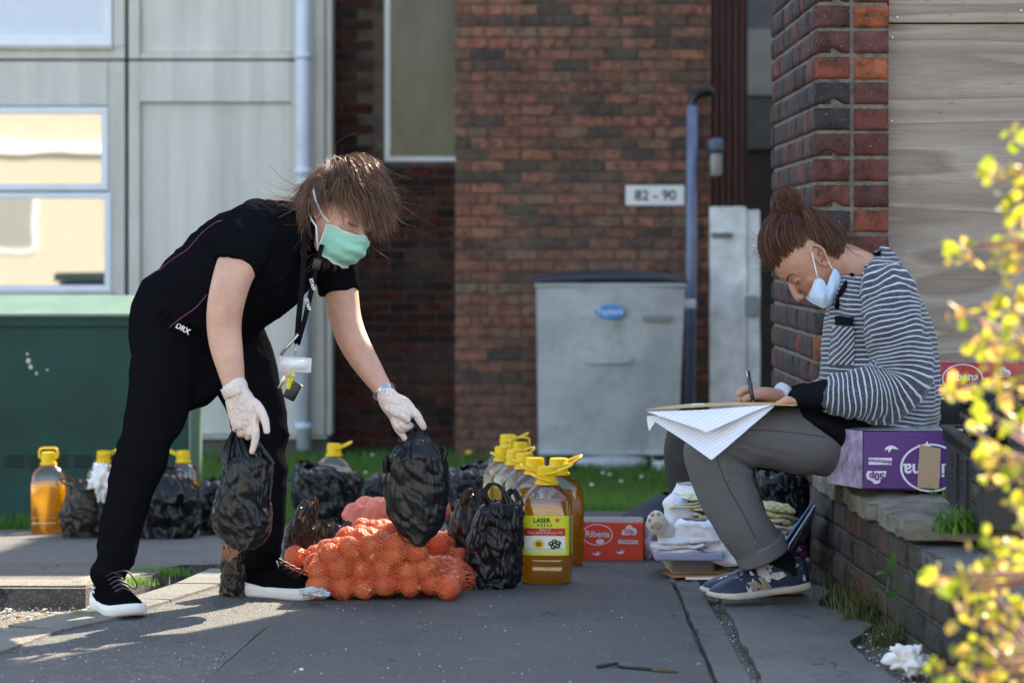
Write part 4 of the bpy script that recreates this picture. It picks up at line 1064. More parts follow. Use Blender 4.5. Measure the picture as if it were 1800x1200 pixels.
# on the ground, front group
bag('crumpled black bag with looped handle right beside the labelled oil bottle', 7.86,
    [(880, 868, 905), (886, 850, 912), (900, 834, 916), (930, 826, 917), (965, 818, 915), (1000, 815, 913), (1022, 819, 908), (1033, 826, 900)], .15, 3.1, pleat=.35, crump=1.1,
    straps=[([(862, 890, -.03), (852, 868, -.03), (862, 851, -.02), (880, 856, -.02), (896, 884, -.03)], [.03, .018, .014, .016, .03]), ([(885, 890, .05), (893, 868, .05), (905, 862, .05), (915, 890, .04)], [.03, .02, .02, .03])])
bag('brown tinged black bag squeezed between the onions and the looped black bag', 8.05,
    [(868, 822, 856), (880, 806, 862), (905, 796, 866), (940, 790, 868), (975, 798, 868), (1008, 818, 860)], .14, 5.3, pleat=.6, crump=1.4, mat=BAGB,
    straps=[([(815, 886, -.05), (822, 866, -.05), (838, 862, -.04), (846, 884, -.05)], [.03, .02, .02, .03])])
bag('small flattened black bag behind her right heel, standing under the held bag', 7.68,
    [(948, 395, 440), (960, 392, 440), (985, 390, 440), (1020, 388, 438), (1045, 387, 436), (1055, 391, 430)], .08, 8.3, pleat=.3, crump=1.2, mat=BAGB)
bag('brown translucent bag with pointed handle leaning between her shoe and the onions', 8.0,
    [(880, 540, 558), (892, 528, 559), (915, 514, 556), (945, 503, 552), (975, 498, 547), (995, 500, 540)], .10, 11.2, pleat=1.0, crump=1.6, mat=BAGB)
bag('crumpled shiny black bag scrap behind the onion net', 8.5,
    [(922, 560, 612), (930, 548, 624), (945, 545, 628), (962, 550, 622), (975, 560, 610)], .12, 13.7, pleat=.5, crump=2.4, mat=BAGB, straps=[([(552, 938, -.02), (570, 955, -.04), (585, 975, -.05)], [.02, .016, .02])])
# middle distance
bag('wide black bag holding a bottle of oil, left of the held bag', 10.6,
    [(812, 520, 552), (822, 516, 600), (832, 512, 626), (850, 511, 632), (880, 520, 631), (905, 528, 626), (925, 538, 612)], .24, 17.9, pleat=.1, crump=1.1,
    straps=[([(532, 838, -.05), (538, 818, -.05), (550, 815, -.05), (556, 834, -.05)], [.06, .04, .04, .05])])
bag('dark bag partly behind the held bag, above the pink onion nets', 10.9, [(832, 668, 700), (840, 648, 720), (860, 640, 730), (885, 640, 728), (912, 648, 718)], .2, 19.1, crump=1.2)
bag('black bag between the held bag and the row of bottles', 10.4, [(822, 800, 838), (832, 786, 856), (850, 780, 864), (880, 780, 862), (910, 784, 858), (935, 790, 850)], .22, 21.3, crump=1.4)
bag('low black bag behind the row of bottles', 11.4, [(812, 830, 862), (820, 815, 872), (835, 808, 876), (870, 808, 876), (915, 815, 870)], .2, 23.3, crump=1.3)
bag('brownish bag topped with white tissue beside the leftmost oil bottle', 11.1, [(842, 130, 190), (856, 120, 205), (880, 114, 212), (910, 110, 214), (935, 112, 212), (946, 120, 204)], .25, 27.9, crump=1.1, mat=BAGB,
    straps=[([(135, 858, -.06), (108, 846, -.06), (120, 838, -.06), (142, 850, -.06)], [.02, .014, .014, .02])])
bag('broad black bag seen just right of her front trouser leg', 11.0, [(822, 290, 312), (838, 262, 330), (860, 246, 345), (890, 238, 352), (920, 236, 352), (946, 246, 340)], .28, 31.7, crump=1.3)
bag('black bag nearest the grass behind the bag in her hanging hand', 11.3, [(840, 362, 392), (852, 352, 408), (875, 346, 414), (905, 346, 412), (940, 354, 404)], .24, 37.1, crump=1.2)
# white tissue in the left bag
TIS = plain('white_tissue', (0.82, 0.8, 0.78), 0.8, Subsurface_Weight=0.2)
def crumple(cpx, cpy, d, w, h, seed, mat, name, label, cat, lift=0.0, amp=.5, group=None):
    s = FP / d; c = P(cpx, cpy, d); vv, ff = sphere(c, w / s / 2, w / s / 2.4, h / s / 2, 40, 26)
    out = []
    for p in vv:
        q = (p - c); k = 1 + amp * noise.noise(q * (.9 / (w / s)) * 3 + V(seed, 0, 0)) + amp * .5 * (abs(noise.noise(q * (1.6 / (w / s)) * 4 + V(0, seed, 0))) * 2 - .4)
        out.append(c + q * k)
    o = mk(name, out, ff, mat); tag(o, label, cat, group); return o
crumple(178, 846, 11.0, 36, 46, 4.2, TIS, 'tissue_bundle', 'white tissue paper poking out of the leftmost black bag', 'tissue', amp=.9)

# ---- nets of onions
m, t, b = nt('orange_net'); c = coords(t)
b.inputs['Base Color'].default_value = (0.86, 0.27, 0.14, 1); b.inputs['Roughness'].default_value = 0.38; b.inputs['Specular IOR Level'].default_value = 0.6
t.links.new(mix(t, thr(t, noise_out(t, c, 30, 4), .45, .7), (0.88, 0.15, 0.055), (0.86, 0.27, 0.13)), b.inputs['Base Color'])
tl = N(t, 'ShaderNodeBsdfTranslucent'); tl.inputs[0].default_value = (0.95, 0.32, 0.14, 1); mx = N(t, 'ShaderNodeMixShader'); mx.inputs[0].default_value = .45
t.links.new(b.outputs[0], mx.inputs[1]); t.links.new(tl.outputs[0], mx.inputs[2])
def netband(rot, sc_):
    w_ = N(t, 'ShaderNodeTexWave'); w_.inputs['Scale'].default_value = sc_; w_.inputs['Distortion'].default_value = 2.2; w_.inputs['Detail'].default_value = 1.0; w_.inputs['Detail Scale'].default_value = .35
    t.links.new(coords(t, 'Object', (1, 1, 1), rot), w_.inputs['Vector']); return w_.outputs[0]
mm = N(t, 'ShaderNodeMath', operation='MAXIMUM'); t.links.new(netband((0, 1.05, .3), 38), mm.inputs[0]); t.links.new(netband((0, -1.05, .3), 38), mm.inputs[1])
den = N(t, 'ShaderNodeMath', operation='MULTIPLY_ADD'); den.inputs[1].default_value = 1.5; den.inputs[2].default_value = -.62; t.links.new(noise_out(t, c, 16, 4), den.inputs[0])
sm_ = N(t, 'ShaderNodeMath', operation='ADD'); t.links.new(mm.outputs[0], sm_.inputs[0]); t.links.new(den.outputs[0], sm_.inputs[1])
al = thr(t, sm_.outputs[0], .42, .74); tp = N(t, 'ShaderNodeBsdfTransparent'); mx2 = N(t, 'ShaderNodeMixShader')
t.links.new(al, mx2.inputs[0]); t.links.new(tp.outputs[0], mx2.inputs[1]); t.links.new(mx.outputs[0], mx2.inputs[2]); t.links.new(mx2.outputs[0], t.nodes['Material Output'].inputs[0])
wv_ = N(t, 'ShaderNodeTexVoronoi'); wv_.inputs['Scale'].default_value = 330; t.links.new(coords(t, 'Object', (.5, .5, 1)), wv_.inputs['Vector']); bump_to(t, b, wv_.outputs['Distance'], .8, .004); NET = m
m, t, b = nt('onion_skin'); c = coords(t); w_ = N(t, 'ShaderNodeTexWave'); w_.inputs['Scale'].default_value = 18; w_.inputs['Distortion'].default_value = 3
t.links.new(coords(t, 'Object', (1, 1, .2)), w_.inputs['Vector']); oi = N(t, 'ShaderNodeObjectInfo')
r1 = ramp(t, [(0.0, (0.58, 0.20, 0.07)), (0.6, (0.72, 0.30, 0.12)), (1.0, (0.75, 0.42, 0.20))]); t.links.new(oi.outputs['Random'], r1.inputs[0])
mxo = mix(t, thr(t, w_.outputs[0], .3, 1.2), r1.outputs[0], (0.30, 0.10, 0.03)); t.links.new(mxo, b.inputs['Base Color']); b.inputs['Roughness'].default_value = .35; ONI = m
on_prof = [(0, -.9), (.35, -.86), (.72, -.6), (.98, -.15), (1, .1), (.85, .5), (.5, .82), (.22, .98), (.1, 1.15), (.05, 1.28)]
v = []; f = []; n = 16
for r_, z in on_prof:
    for k in range(n): a = 2 * math.pi * k / n; v.append((r_ * math.cos(a), r_ * math.sin(a), z))
for i in range(len(on_prof) - 1):
    for k in range(n): a = i * n + k; b_ = i * n + (k + 1) % n; f.append((a, b_, b_ + n, a + n))
ME_ON = mesh_from('onion', v, f, ONI)
def onion_bag(label, ons, net=NET, tails=(), vs_=.0048, group='nets of onions'):
    cen = [(P(px, py, d), r_) for px, py, d, r_ in ons]
    bx = sum((c for c, _ in cen), V(0, 0, 0)) / len(cen); bx.z = terrain(bx.x, bx.y)
    e = thing('onion_net', bx, label, 'vegetables', group)
    parts = []
    for c_, r_ in cen:
        inst('onion', ME_ON, c_, (R.uniform(0, 3), R.uniform(0, 3), R.uniform(0, 3)), e, (r_ * 1.0,) * 3)
        parts.append(sphere(c_, r_ * 1.07, None, None, 16, 10))
    for i in range(len(cen)):   # the net bridges neighbouring onions
        for j in range(i):
            a, ra = cen[i]; b_, rb_ = cen[j]
            if (a - b_).length < (ra + rb_) * 1.15: parts.append(loft([(a, ra * .64, ra * .64), (b_, rb_ * .64, rb_ * .64)], n=10, sub=2, vdir=(.3, .5, .8), rnd=False))
    for tl_ in tails: parts.append(loft([(P(*p[:3]), p[3], p[4]) for p in tl_], n=14, sub=3, vdir=(0, 1, 0)))
    va, fa = vox(parts, vs_, 3, .5)
    va = displace(va, fa, lambda p: .0016 * noise.noise(p * 60) + .0014 * (1 - abs(noise.noise(p * 35)) * 4))
    mk('net', va, fa, net, e)
    return e
ro = random.Random(5)
def cluster(px0, px1, rows, d0, nd, r0):
    out = []
    for ri, (py, a, b_) in enumerate(rows):
        for k in range(nd):
            d = d0 + k * .075; s = FP / d; x = a + ro.uniform(0, 14) + (k % 2) * 18
            while x < b_:
                rr_ = r0 * ro.uniform(.86, 1.14); out.append((x, py + ro.uniform(-5, 5) - k * 7 , d, rr_)); x += 2 * rr_ * s * ro.uniform(.9, 1.02)
    return out
onion_bag('front bulging orange net of onions lying beside her front shoe', cluster(0, 0, [(1029, 550, 800), (1000, 545, 765), (975, 565, 745), (958, 600, 700)], 7.56, 3, .030),
          tails=[[(742, 1010, 7.78, .05, .06), (790, 1008, 7.80, .05, .06), (815, 1014, 7.82, .035, .05), (826, 1020, 7.84, .012, .03)]], group=None)
onion_bag('second orange onion net, heaped behind the front one under the held bag', cluster(0, 0, [(985, 690, 815), (962, 640, 800), (945, 632, 745)], 7.92, 3, .031), group=None)
onion_bag('small orange net end poking out right of the heap', cluster(0, 0, [(980, 770, 815), (958, 765, 805)], 8.15, 2, .033), group=None)
onion_bag('orange onion net at the left of the heap behind her shoelaces', cluster(0, 0, [(1010, 505, 555), (980, 508, 575)], 7.92, 2, .034), group=None)
m2 = plain('pinkish_net', (0.70, 0.16, 0.10), 0.55, var=0.2, vscale=30, bump=.6, bscale=160)
onion_bag('pinkish red onion net behind the heap, in the shade', cluster(0, 0, [(925, 630, 740), (905, 622, 700), (900, 670, 780)], 9.0, 2, .043), net=m2, group=None)
crumple(556, 1040, 7.45, 40, 16, 6.6, plain('silver_film', (0.5, 0.5, 0.52), .25), 'foil_scrap', 'scrap of clear crumpled film at the toe of her front shoe', 'litter', amp=.9)

# ---- cartons
PURP = plain('purple_card', (0.085, 0.02, 0.17), 0.35, var=.06); REDC = plain('red_card', (0.50, 0.018, 0.045), 0.35, var=.06); ORED = plain('orange_red_card', (0.75, 0.045, 0.02), 0.35, var=.06)
PRINT = plain('print_lilac_white', (0.72, 0.70, 0.80), 0.4); GREYT = plain('shrink_film', (0.62, 0.62, 0.66), 0.15, Transmission_Weight=.35); CARD = plain('brown_cardboard', (0.42, 0.29, 0.18), 0.8, var=.08)
def ell(a, b_, n=40): return [(math.cos(i / n * 2 * math.pi) * a, math.sin(i / n * 2 * math.pi) * b_) for i in range(n)]
CLOUD = [(-1, -.45), (-.9, .1), (-.55, .35), (-.3, .75), (.15, .85), (.5, .5), (.9, .35), (1, -.05), (.85, -.45)]
BIRD = [(-1, .2), (-.45, .22), (-.1, .1), (.25, .55), (.5, .75), (.45, .3), (.85, .3), (1, .5), (.95, .1), (.6, -.2), (.1, -.35), (-.4, -.2), (-.7, .0)]
class Face:
    def __init__(s, org, xd, up, parent, off=.0012): s.x = Vector(xd).normalized(); s.u = Vector(up).normalized(); s.n = s.x.cross(s.u); s.o = Vector(org); s.p = parent; s.off = off; s.k = 0
    def shape(s, pts, x, y, mat, name='print', sc=1.0, th=.0006):
        s.k += 1; M = face_M(s.o + s.x * x + s.u * y + s.n * (s.off + .00025 * s.k), s.x, s.u)
        return mk(name, *disc_prism([(a * sc, b_ * sc) for a, b_ in pts], M, .0002), mat, s.p, smooth=False)
    def ring(s, a, b_, w, x, y, mat, n=48):
        s.k += 1; O = s.o + s.x * x + s.u * y + s.n * (s.off + .00025 * s.k); v = []
        for i in range(n): t_ = i / n * 2 * math.pi; v += [O + s.x * math.cos(t_) * a + s.u * math.sin(t_) * b_, O + s.x * math.cos(t_) * (a - w) + s.u * math.sin(t_) * (b_ - w * .8)]
        return mk('print_ring', v, [(2 * i, (2 * i + 2) % (2 * n), (2 * i + 3) % (2 * n), 2 * i + 1) for i in range(n)], mat, s.p, smooth=False)
    def text(s, tx, size, x, y, mat, bold=0, rot=0, xs=1.0):
        s.k += 1; c_, sn = math.cos(rot), math.sin(rot)
        return put_text(tx, size, s.o + s.x * x + s.u * y + s.n * (s.off + .0003 * s.k), s.x * c_ + s.u * sn, s.u * c_ - s.x * sn, mat, s.p, bold, xs=xs)
def carton(label, corner, xd, w, h, dp, mat, group='drink multipack cartons'):
    x = Vector(xd).normalized(); up = V(0, 0, 1); back = up.cross(x)
    e = thing('drink_carton', corner, label, 'carton', group); o = Vector(corner)
    M = Matrix((x, back, up)).transposed().to_4x4(); M.translation = o
    mk('box', *xf(boxg(0, w, 0, dp, 0, h, .003), M), mat, e, smooth=False)
    return e, x, up, back
# purple carton on the wall, upside down
pc = P(1517, 859, 7.30); xd = (math.cos(.30), -math.sin(.30) * .25, 0)
e, x, up, back = carton('purple blackcurrant drink carton lying upside down on the garden wall beside her hip', pc, xd, .30, .148, .19, PURP)
back = V(-.30, .95, 0).normalized()
F_ = Face(pc, -x, -up, e)      # local axes turned half round: printing is upside down
F_.n = x.cross(up); 
class FlipFace(Face): pass
def flip_text(tx, size, x_, y_, mat, bold=0, rot=0): # position in upright box axes, letters turned half round
    F_.k += 1; O = pc + x * x_ + up * y_ + F_.n * (.0012 + .0003 * F_.k); c_, sn = math.cos(rot), math.sin(rot)
    put_text(tx, size, O, (-x) * c_ + (-up) * sn, (-up) * c_ + x * sn, mat, e, bold)
U = Face(pc, x, up, e)
s_ = FP / 7.30; q = lambda px, py: ((px - 1517) / s_, (856 - py) / s_)
U.ring(.078, .062, .006, *q(1635, 818), PRINT); U.k += 2
flip_text('Ribena', .050, *q(1634, 822), PRINT, .0012)
U.shape([(-.03, -.009), (.03, -.009), (.03, .009), (-.03, .009)], *q(1547, 807), PRINT); U.k = 14; F_.k = 14; flip_text('blackcurrant', .0125, *q(1547, 807), PURP, .0002, -.08)
U.k = 10; U.shape([(a * -1, -b_) for a, b_ in CLOUD], *q(1540, 832), PRINT, sc=.026); F_.k = 15; flip_text('50p', .026, *q(1541, 833), PURP, .0008)
U.k = 8; U.shape([(-a, -b_) for a, b_ in BIRD], *q(1567, 783), PRINT, sc=.018); U.shape([(a, -b_ * -1) for a, b_ in BIRD], *q(1624, 780), PRINT, sc=.018)
U.k = 16; U.shape([(-.030, -.055), (.025, -.058), (.030, .045), (-.024, .055)], *q(1632, 815), CARD, 'cardboard_patch')
M = face_M(pc, x, up)
# clear film end showing the packs inside
lx = V(-.068, .18, 0)
v = [pc + V(-.001, 0, .002), pc + lx + V(0, 0, .002), pc + lx + V(0, 0, .149), pc + V(-.001, 0, .149)]
v2 = [p + V(-.006, -.006, 0) for p in v]
mk('film_end', v + v2, [(4, 5, 6, 7), (0, 3, 2, 1), (0, 1, 5, 4), (1, 2, 6, 5), (2, 3, 7, 6), (3, 0, 4, 7)], plain('film_over_packs', (0.42, 0.34, 0.50), .2, var=.5, vscale=26, bump=1, bscale=50), e, smooth=False)
mk('film_top', [pc + V(0, -.002, .150), pc + x * .30 + V(0, -.002, .150), pc + x * .30 + V(0, .19, .151), pc + lx + V(0, 0, .151)], [(0, 1, 2, 3)], plain('grey_film', (0.45, 0.46, 0.52), .2, bump=1, bscale=30, var=.3), e, smooth=False)
# red carton on the wall behind her
pr = P(1628, 700, 7.98); e, x, up, back = carton('red strawberry drink carton on the wall against the plywood, behind her back', pr, (1, 0, 0), .30, .098, .2, REDC)
sR = FP / 7.98; q = lambda px, py: ((px - 1628) / sR, (700 - py) / sR)
U = Face(pr, x, up, e)
U.ring(.058, .041, .004, *q(1692, 665), PRINT); U.text('Ribena', .033, *q(1692, 662), PRINT, .0006); U.shape(ell(.015, .009), *q(1703, 681), PRINT)
U.shape(CLOUD, *q(1762, 656), PRINT, sc=.024); U.text('50p', .021, *q(1762, 656), plain('print_gold', (0.5, 0.3, 0.05), .5), .0006); U.shape([(-.036, -.008), (.036, -.010), (.036, .007), (-.036, .009)], *q(1764, 677), PRINT); U.text('strawberry', .014, *q(1764, 676.5), REDC, .0003)
U.shape([(-.03, -.012), (.03, -.012), (.015, .01), (-.012, .012)], *q(1642, 694), PRINT)
mk('film_top', *boxg(pr.x, pr.x + .3, pr.y, pr.y + .2, pr.z + .099, pr.z + .1), plain('pink_film', (0.42, 0.16, 0.17), .25, var=.4, vscale=60), e, smooth=False)
mk('black_holdall', *rough_block(P(1600, 0, 7.9).x, P(1800, 0, 7.9).x, 7.93, 8.25, .303, .512, 8, .015), plain('black_fabric', (0.008, 0.008, 0.009), .85, bump=.5))
tag(bpy.data.objects['black_holdall'], 'black fabric holdall under the red carton on the garden wall', 'bag')
# red carton on the ground
g0 = gp(1019, 985); pr = g0; e, x, up, back = carton('orange red strawberry drink carton on the ground by the oil bottles', pr, (1, -.06, 0), .198, .120, .16, ORED)
sR = FP / g0.y; q = lambda px, py: ((px - 1019) / sR, (985 - py) / sR)
U = Face(pr, x, up, e)
U.ring(.048, .033, .003, *q(1050, 939), PRINT); U.text('Ribena', .028, *q(1050, 938), PRINT, .0005); U.shape(ell(.013, .008), *q(1055, 951), PRINT)
U.shape(CLOUD, *q(1106, 933), PRINT, sc=.024); U.text('50p', .02, *q(1106, 933), ORED, .0006); U.shape([(-.03, -.006), (.03, -.007), (.03, .005), (-.03, .006)], *q(1104, 951), PRINT); U.text('strawberry', .012, *q(1104, 950.5), ORED, .0002)
U.shape(BIRD, *q(1048, 973), PRINT, sc=.014); U.shape(BIRD, *q(1090, 970), PRINT, sc=.014)
mk('film_top', *xf(boxg(0, .2, 0, .16, .1205, .122), Matrix.Translation(pr)), GREYT, e, smooth=False)
fe = MB(); p0 = pr + x * .1985
vv, ff = sphere(p0 + V(.022, .07, .058), .030, .075, .058, 28, 18); vv = [p_ + noise.noise_vector(p_ * 40) * .008 for p_ in vv]
mk('film_end', vv, ff, plain('clear_wrap', (0.66, 0.55, 0.60), .12, Transmission_Weight=.5, bump=1, bscale=60, var=.2), e)

# ---- black crate at the right
cr0 = P(1722, 930, 6.42); BLK = plain('black_crate_plastic', (0.016, 0.017, 0.02), 0.5, var=.3)
ce = thing('plastic_crate', cr0 + V(.2, .3, 0), 'black perforated plastic crate on the garden wall at the right edge', 'crate')
Lc = .62; Hc = .182; Wc = .40; ya = V(.03, 1, .022).normalized(); xa = V(1, -.03, 0).normalized(); za = V(0, 0, 1)
Mc = Matrix((xa, ya, za)).transposed().to_4x4(); Mc.translation = cr0
def perf(L, H, holes, th=.006):
    "panel in local (0..L, thickness, 0..H) with rectangular holes"
    xs = sorted({0, L} | {h[0] for h in holes} | {h[1] for h in holes}); zs = sorted({0, H} | {h[2] for h in holes} | {h[3] for h in holes}); b = MB()
    for i in range(len(xs) - 1):
        run = None
        for j in range(len(zs) - 1):
            cx = (xs[i] + xs[i + 1]) / 2; cz = (zs[j] + zs[j + 1]) / 2
            solid = not any(h[0] < cx < h[1] and h[2] < cz < h[3] for h in holes)
            if solid and run is None: run = zs[j]
            if (not solid or j == len(zs) - 2) and run is not None:
                b.add(boxg(xs[i], xs[i + 1], 0, th, run, zs[j + 1] if solid else zs[j])); run = None
    return b.v, b.f
hs = []
for gx_ in (.05, .23, .41):
    for gz in (.092, .045):
        for r_ in range(3):
            for c2 in range(5): x0 = gx_ + c2 * .024; z0 = gz + r_ * .0125; hs.append((x0, x0 + .013, z0, z0 + .008))
side = perf(Lc, .14, hs)
Ms = Mc @ Matrix(((0, 1, 0, 0), (1, 0, 0, 0), (0, 0, 1, 0), (0, 0, 0, 1)))
mk('side_panel', *xf(side, Ms), BLK, ce, smooth=False)
mk('side_panel', *xf(perf(Lc, .14, hs), Mc @ Matrix.Translation((Wc - .006, 0, 0)) @ Matrix(((0, 1, 0, 0), (1, 0, 0, 0), (0, 0, 1, 0), (0, 0, 0, 1)))), BLK, ce, smooth=False)
mk('end_panel', *xf(boxg(.007, Wc - .007, 0, .006, 0, .15), Mc), BLK, ce, smooth=False)
mk('end_panel', *xf(boxg(.007, Wc - .007, Lc - .006, Lc, 0, .14), Mc), BLK, ce, smooth=False)
mk('crate_floor', *xf(boxg(.007, Wc - .007, .007, Lc - .007, .001, .006), Mc), BLK, ce, smooth=False)
b = MB()
for z0, z1, o_ in ((.141, .149, .006), (.176, .184, .012)):
    b.add(boxg(-o_, .014, -o_, Lc + o_, z0, z1)); b.add(boxg(Wc - .014, Wc + o_, -o_, Lc + o_, z0, z1)); b.add(boxg(.0145, Wc - .0145, -o_, .014, z0, z1)); b.add(boxg(.0145, Wc - .0145, Lc - .014, Lc + o_, z0, z1))
xf_ = xf((b.v, b.f), Mc); mk('rim', *xf_, BLK, ce, smooth=False)
b = MB(); k = 0
while k * .041 < Lc:
    b.add(boxg(-.008, .004, k * .041, k * .041 + .008, .149, .176)); k += 1
k = 0
while k * .041 < Wc: b.add(boxg(k * .041, k * .041 + .008, -.008, .004, .149, .176)); k += 1
tag(mk('rim_rib', *xf((b.v, b.f), Mc), BLK, ce, smooth=False), kind='stuff')
for yy in (.19, .37): mk('side_rib', *xf(boxg(-.007, -.0005, yy, yy + .02, 0, .14), Mc), BLK, ce, smooth=False)
e = bag('dark blue black bag of goods bulging above the crate rim', 6.7, [(672, 1722, 1790), (690, 1700, 1815), (720, 1694, 1830), (760, 1700, 1830), (810, 1712, 1830)], .3, 41.3, crump=1.5, group=None)

# ---- clothes, papers and packets at the woman's feet
CW = plain('white_cotton', (0.80, 0.80, 0.84), 0.9, var=.03, bump=.5, bscale=260); CB = plain('cream_fleece', (0.62, 0.56, 0.40), 0.95, var=.08, bump=.8, bscale=200)
def cloth_blob(rows, d, depth, seed, mat, name, label, cat, amp=.012, fq=16, group=None, par=None):
    s = FP / d; v, f = sack_px(d, rows, depth, seed, 0, .25, nth=72, sub=5)
    out = []
    for p in v:
        p = Vector(p); w_ = noise.noise(V(p.x * fq * .8 + seed, p.y * fq * .5, p.z * fq * 1.9)); w2 = abs(noise.noise(V(p.x * fq * 1.4, p.y * fq, p.z * fq * 3 + seed)))
        out.append(p + V(w_ * amp, -abs(w2) * amp * 1.2, w_ * amp * .5))
    o = mk(name, out, f, mat, par)
    if par is None: tag(o, label, cat, group)
    return o
dC = 8.0
cloth_blob([(850, 1186, 1262), (858, 1184, 1268), (880, 1176, 1275), (905, 1172, 1280), (915, 1176, 1278)], 8.45, .16, 51, CW, 'white_towel', 'white towel at the top of the pile of clothes', 'towel', .014)
cloth_blob([(868, 1178, 1190), (880, 1168, 1215), (905, 1165, 1222), (922, 1172, 1215)], 8.35, .1, 53, CW, 'folded_vest', 'small folded white vest at the left shoulder of the pile', 'clothes', .01)
def folded(px0, px1, py, d, depth, lay, th, seed, mat, name, label, cat, slant=0, group=None):
    b = MB(); s = FP / d
    for k in range(lay):
        x0 = P(px0 + R.uniform(-4, 4), 0, d).x; x1 = P(px1 + R.uniform(-6, 3), 0, d).x; z = P(0, py, d).z + k * th
        rr_ = [(V(lerp(x0, x1, u), d + depth / 2 + .006 * math.sin(u * 9 + k + seed), z + slant * u + .004 * noise.noise(V(u * 4, k, seed)) + th / 2), th * .52, depth / 2) for u in (0, .2, .4, .6, .8, 1)]
        v, f = loft(rr_, n=20, sub=5, vdir=(0, 1, 0), se=3.2)
        b.add(([Vector(p) + noise.noise_vector(Vector(p) * 16 + V(seed, k, 0)) * .011 + noise.noise_vector(Vector(p) * 45 + V(seed, k, 0)) * .003 for p in v], f))
    o = b.mk(name, mat); tag(o, label, cat, group); return o
m, t, b = nt('patchwork_print'); c = coords(t); vo = N(t, 'ShaderNodeTexVoronoi'); vo.inputs['Scale'].default_value = 22; vo.inputs['Randomness'].default_value = .4; t.links.new(c, vo.inputs['Vector'])
se_ = N(t, 'ShaderNodeSeparateColor'); t.links.new(vo.outputs['Color'], se_.inputs[0]); rp = ramp(t, [(0, (0.20, 0.36, 0.66)), (.25, (0.60, 0.60, 0.34)), (.5, (0.66, 0.30, 0.24)), (.6, (0.70, 0.66, 0.45)), (.8, (0.36, 0.52, 0.36))])
rp.color_ramp.interpolation = 'CONSTANT'; t.links.new(se_.outputs[0], rp.inputs[0]); t.links.new(rp.outputs[0], b.inputs['Base Color']); b.inputs['Roughness'].default_value = .9; PATCH = m
m, t, b = nt('yellow_gingham'); ck = N(t, 'ShaderNodeTexChecker'); ck.inputs[1].default_value = (0.60, 0.56, 0.30, 1); ck.inputs[2].default_value = (0.40, 0.34, 0.14, 1); ck.inputs['Scale'].default_value = 90
t.links.new(coords(t, 'Object', (1, 1, 1)), ck.inputs[0]); t.links.new(ck.outputs[0], b.inputs['Base Color']); b.inputs['Roughness'].default_value = .9; GING = m
folded(1192, 1262, 897, 8.28, .12, 3, .011, 3, PATCH, 'patchwork_cloth', 'blue and yellow patchwork cloths folded on the white pile', 'cloth', .01)
folded(1208, 1290, 917, 8.28, .14, 3, .012, 4, CB, 'cream_blanket', 'cream knitted blanket folded under the patchwork cloths', 'blanket')
folded(1345, 1386, 905, 8.2, .12, 2, .018, 5, GING, 'gingham_cloth', 'yellow gingham cloth folded at the right of her trouser leg', 'cloth', -.012)
folded(1330, 1398, 926, 8.2, .14, 2, .018, 6, CB, 'cream_towel', 'cream towel folded under the yellow gingham cloth', 'towel', -.015)
cloth_blob([(912, 1195, 1245), (922, 1186, 1285), (940, 1184, 1300), (958, 1192, 1310), (975, 1230, 1318), (990, 1268, 1322)], 8.2, .14, 57, CW, 'white_babygrow', 'white cotton garment slumping over the front of the pile', 'clothes', .016, 18)
m, t, b = nt('cellular_blanket'); wv = N(t, 'ShaderNodeTexVoronoi'); wv.inputs['Scale'].default_value = 150; wv.inputs['Randomness'].default_value = .1; t.links.new(coords(t), wv.inputs['Vector'])
b.inputs['Base Color'].default_value = (0.80, 0.79, 0.80, 1); b.inputs['Roughness'].default_value = .95; bump_to(t, b, wv.outputs['Distance'], 1.0, .004); CELL = m
folded(1166, 1250, 976, 8.1, .15, 3, .016, 8, CELL, 'cellular_blanket', 'white cellular knitted blanket folded on the lilac tray', 'blanket')
folded(1330, 1400, 952, 8.25, .14, 2, .02, 12, CW, 'white_sheet', 'white sheet folded low behind her trouser leg', 'sheet')
# plush toy
PL = plain('cream_plush', (0.70, 0.66, 0.58), 1.0, bump=1, bscale=300); PAD = plain('tan_pad', (0.42, 0.32, 0.22), .9)
pt = thing('soft_toy', P(1160, 985, 8.2), 'cream soft toy with a tan paw print on its foot, tucked under the clothes', 'toy')
va, fa = vox([sphere(P(1154, 918, 8.12), 19 / 650, .02, 23 / 650), loft([(P(1156, 918, 8.14), .026, .026), (P(1170, 935, 8.18), .028, .03), (P(1180, 955, 8.22), .04, .04), (P(1185, 970, 8.27), .045, .05)], n=16)], .004, 3)
va = displace(va, fa, lambda p: .0012 * noise.noise(p * 160)); mk('body', va, fa, PL, pt)
bv = bvh_of(va, fa)
for (px, py, a, b_) in ((1155, 924, 8.5, 7.5), (1147, 905, 4, 4), (1157.5, 904, 3.8, 3.8), (1142, 914, 3.5, 4), (1146, 925, 3.5, 4)):
    h_, n_ = hit(bv, px, py, .001); mk('paw_pad', *sphere(h_, a / 650, .003, b_ / 650, 14, 8), PAD, pt)
# lilac tray / lid
LIL = plain('lilac_plastic', (0.36, 0.40, 0.62), .3, Transmission_Weight=.2)
tr0 = gp(1215, 996); tt_ = thing('storage_box', tr0, 'lilac translucent storage box lid carrying the pile of clothes', 'box')
za_ = P(0, 984, 8.1).z
mk('lid', *boxg(P(1150, 0, 8.1).x, P(1272, 0, 8.1).x, 8.08, 8.42, za_, za_ + .022, .006), LIL, tt_, smooth=False)
mk('body', *boxg(P(1180, 0, 8.2).x, P(1255, 0, 8.2).x, 8.16, 8.38, -.01, za_ - .001, .006), plain('grey_tub', (0.20, 0.19, 0.26), .3, Transmission_Weight=.3), tt_, smooth=False)
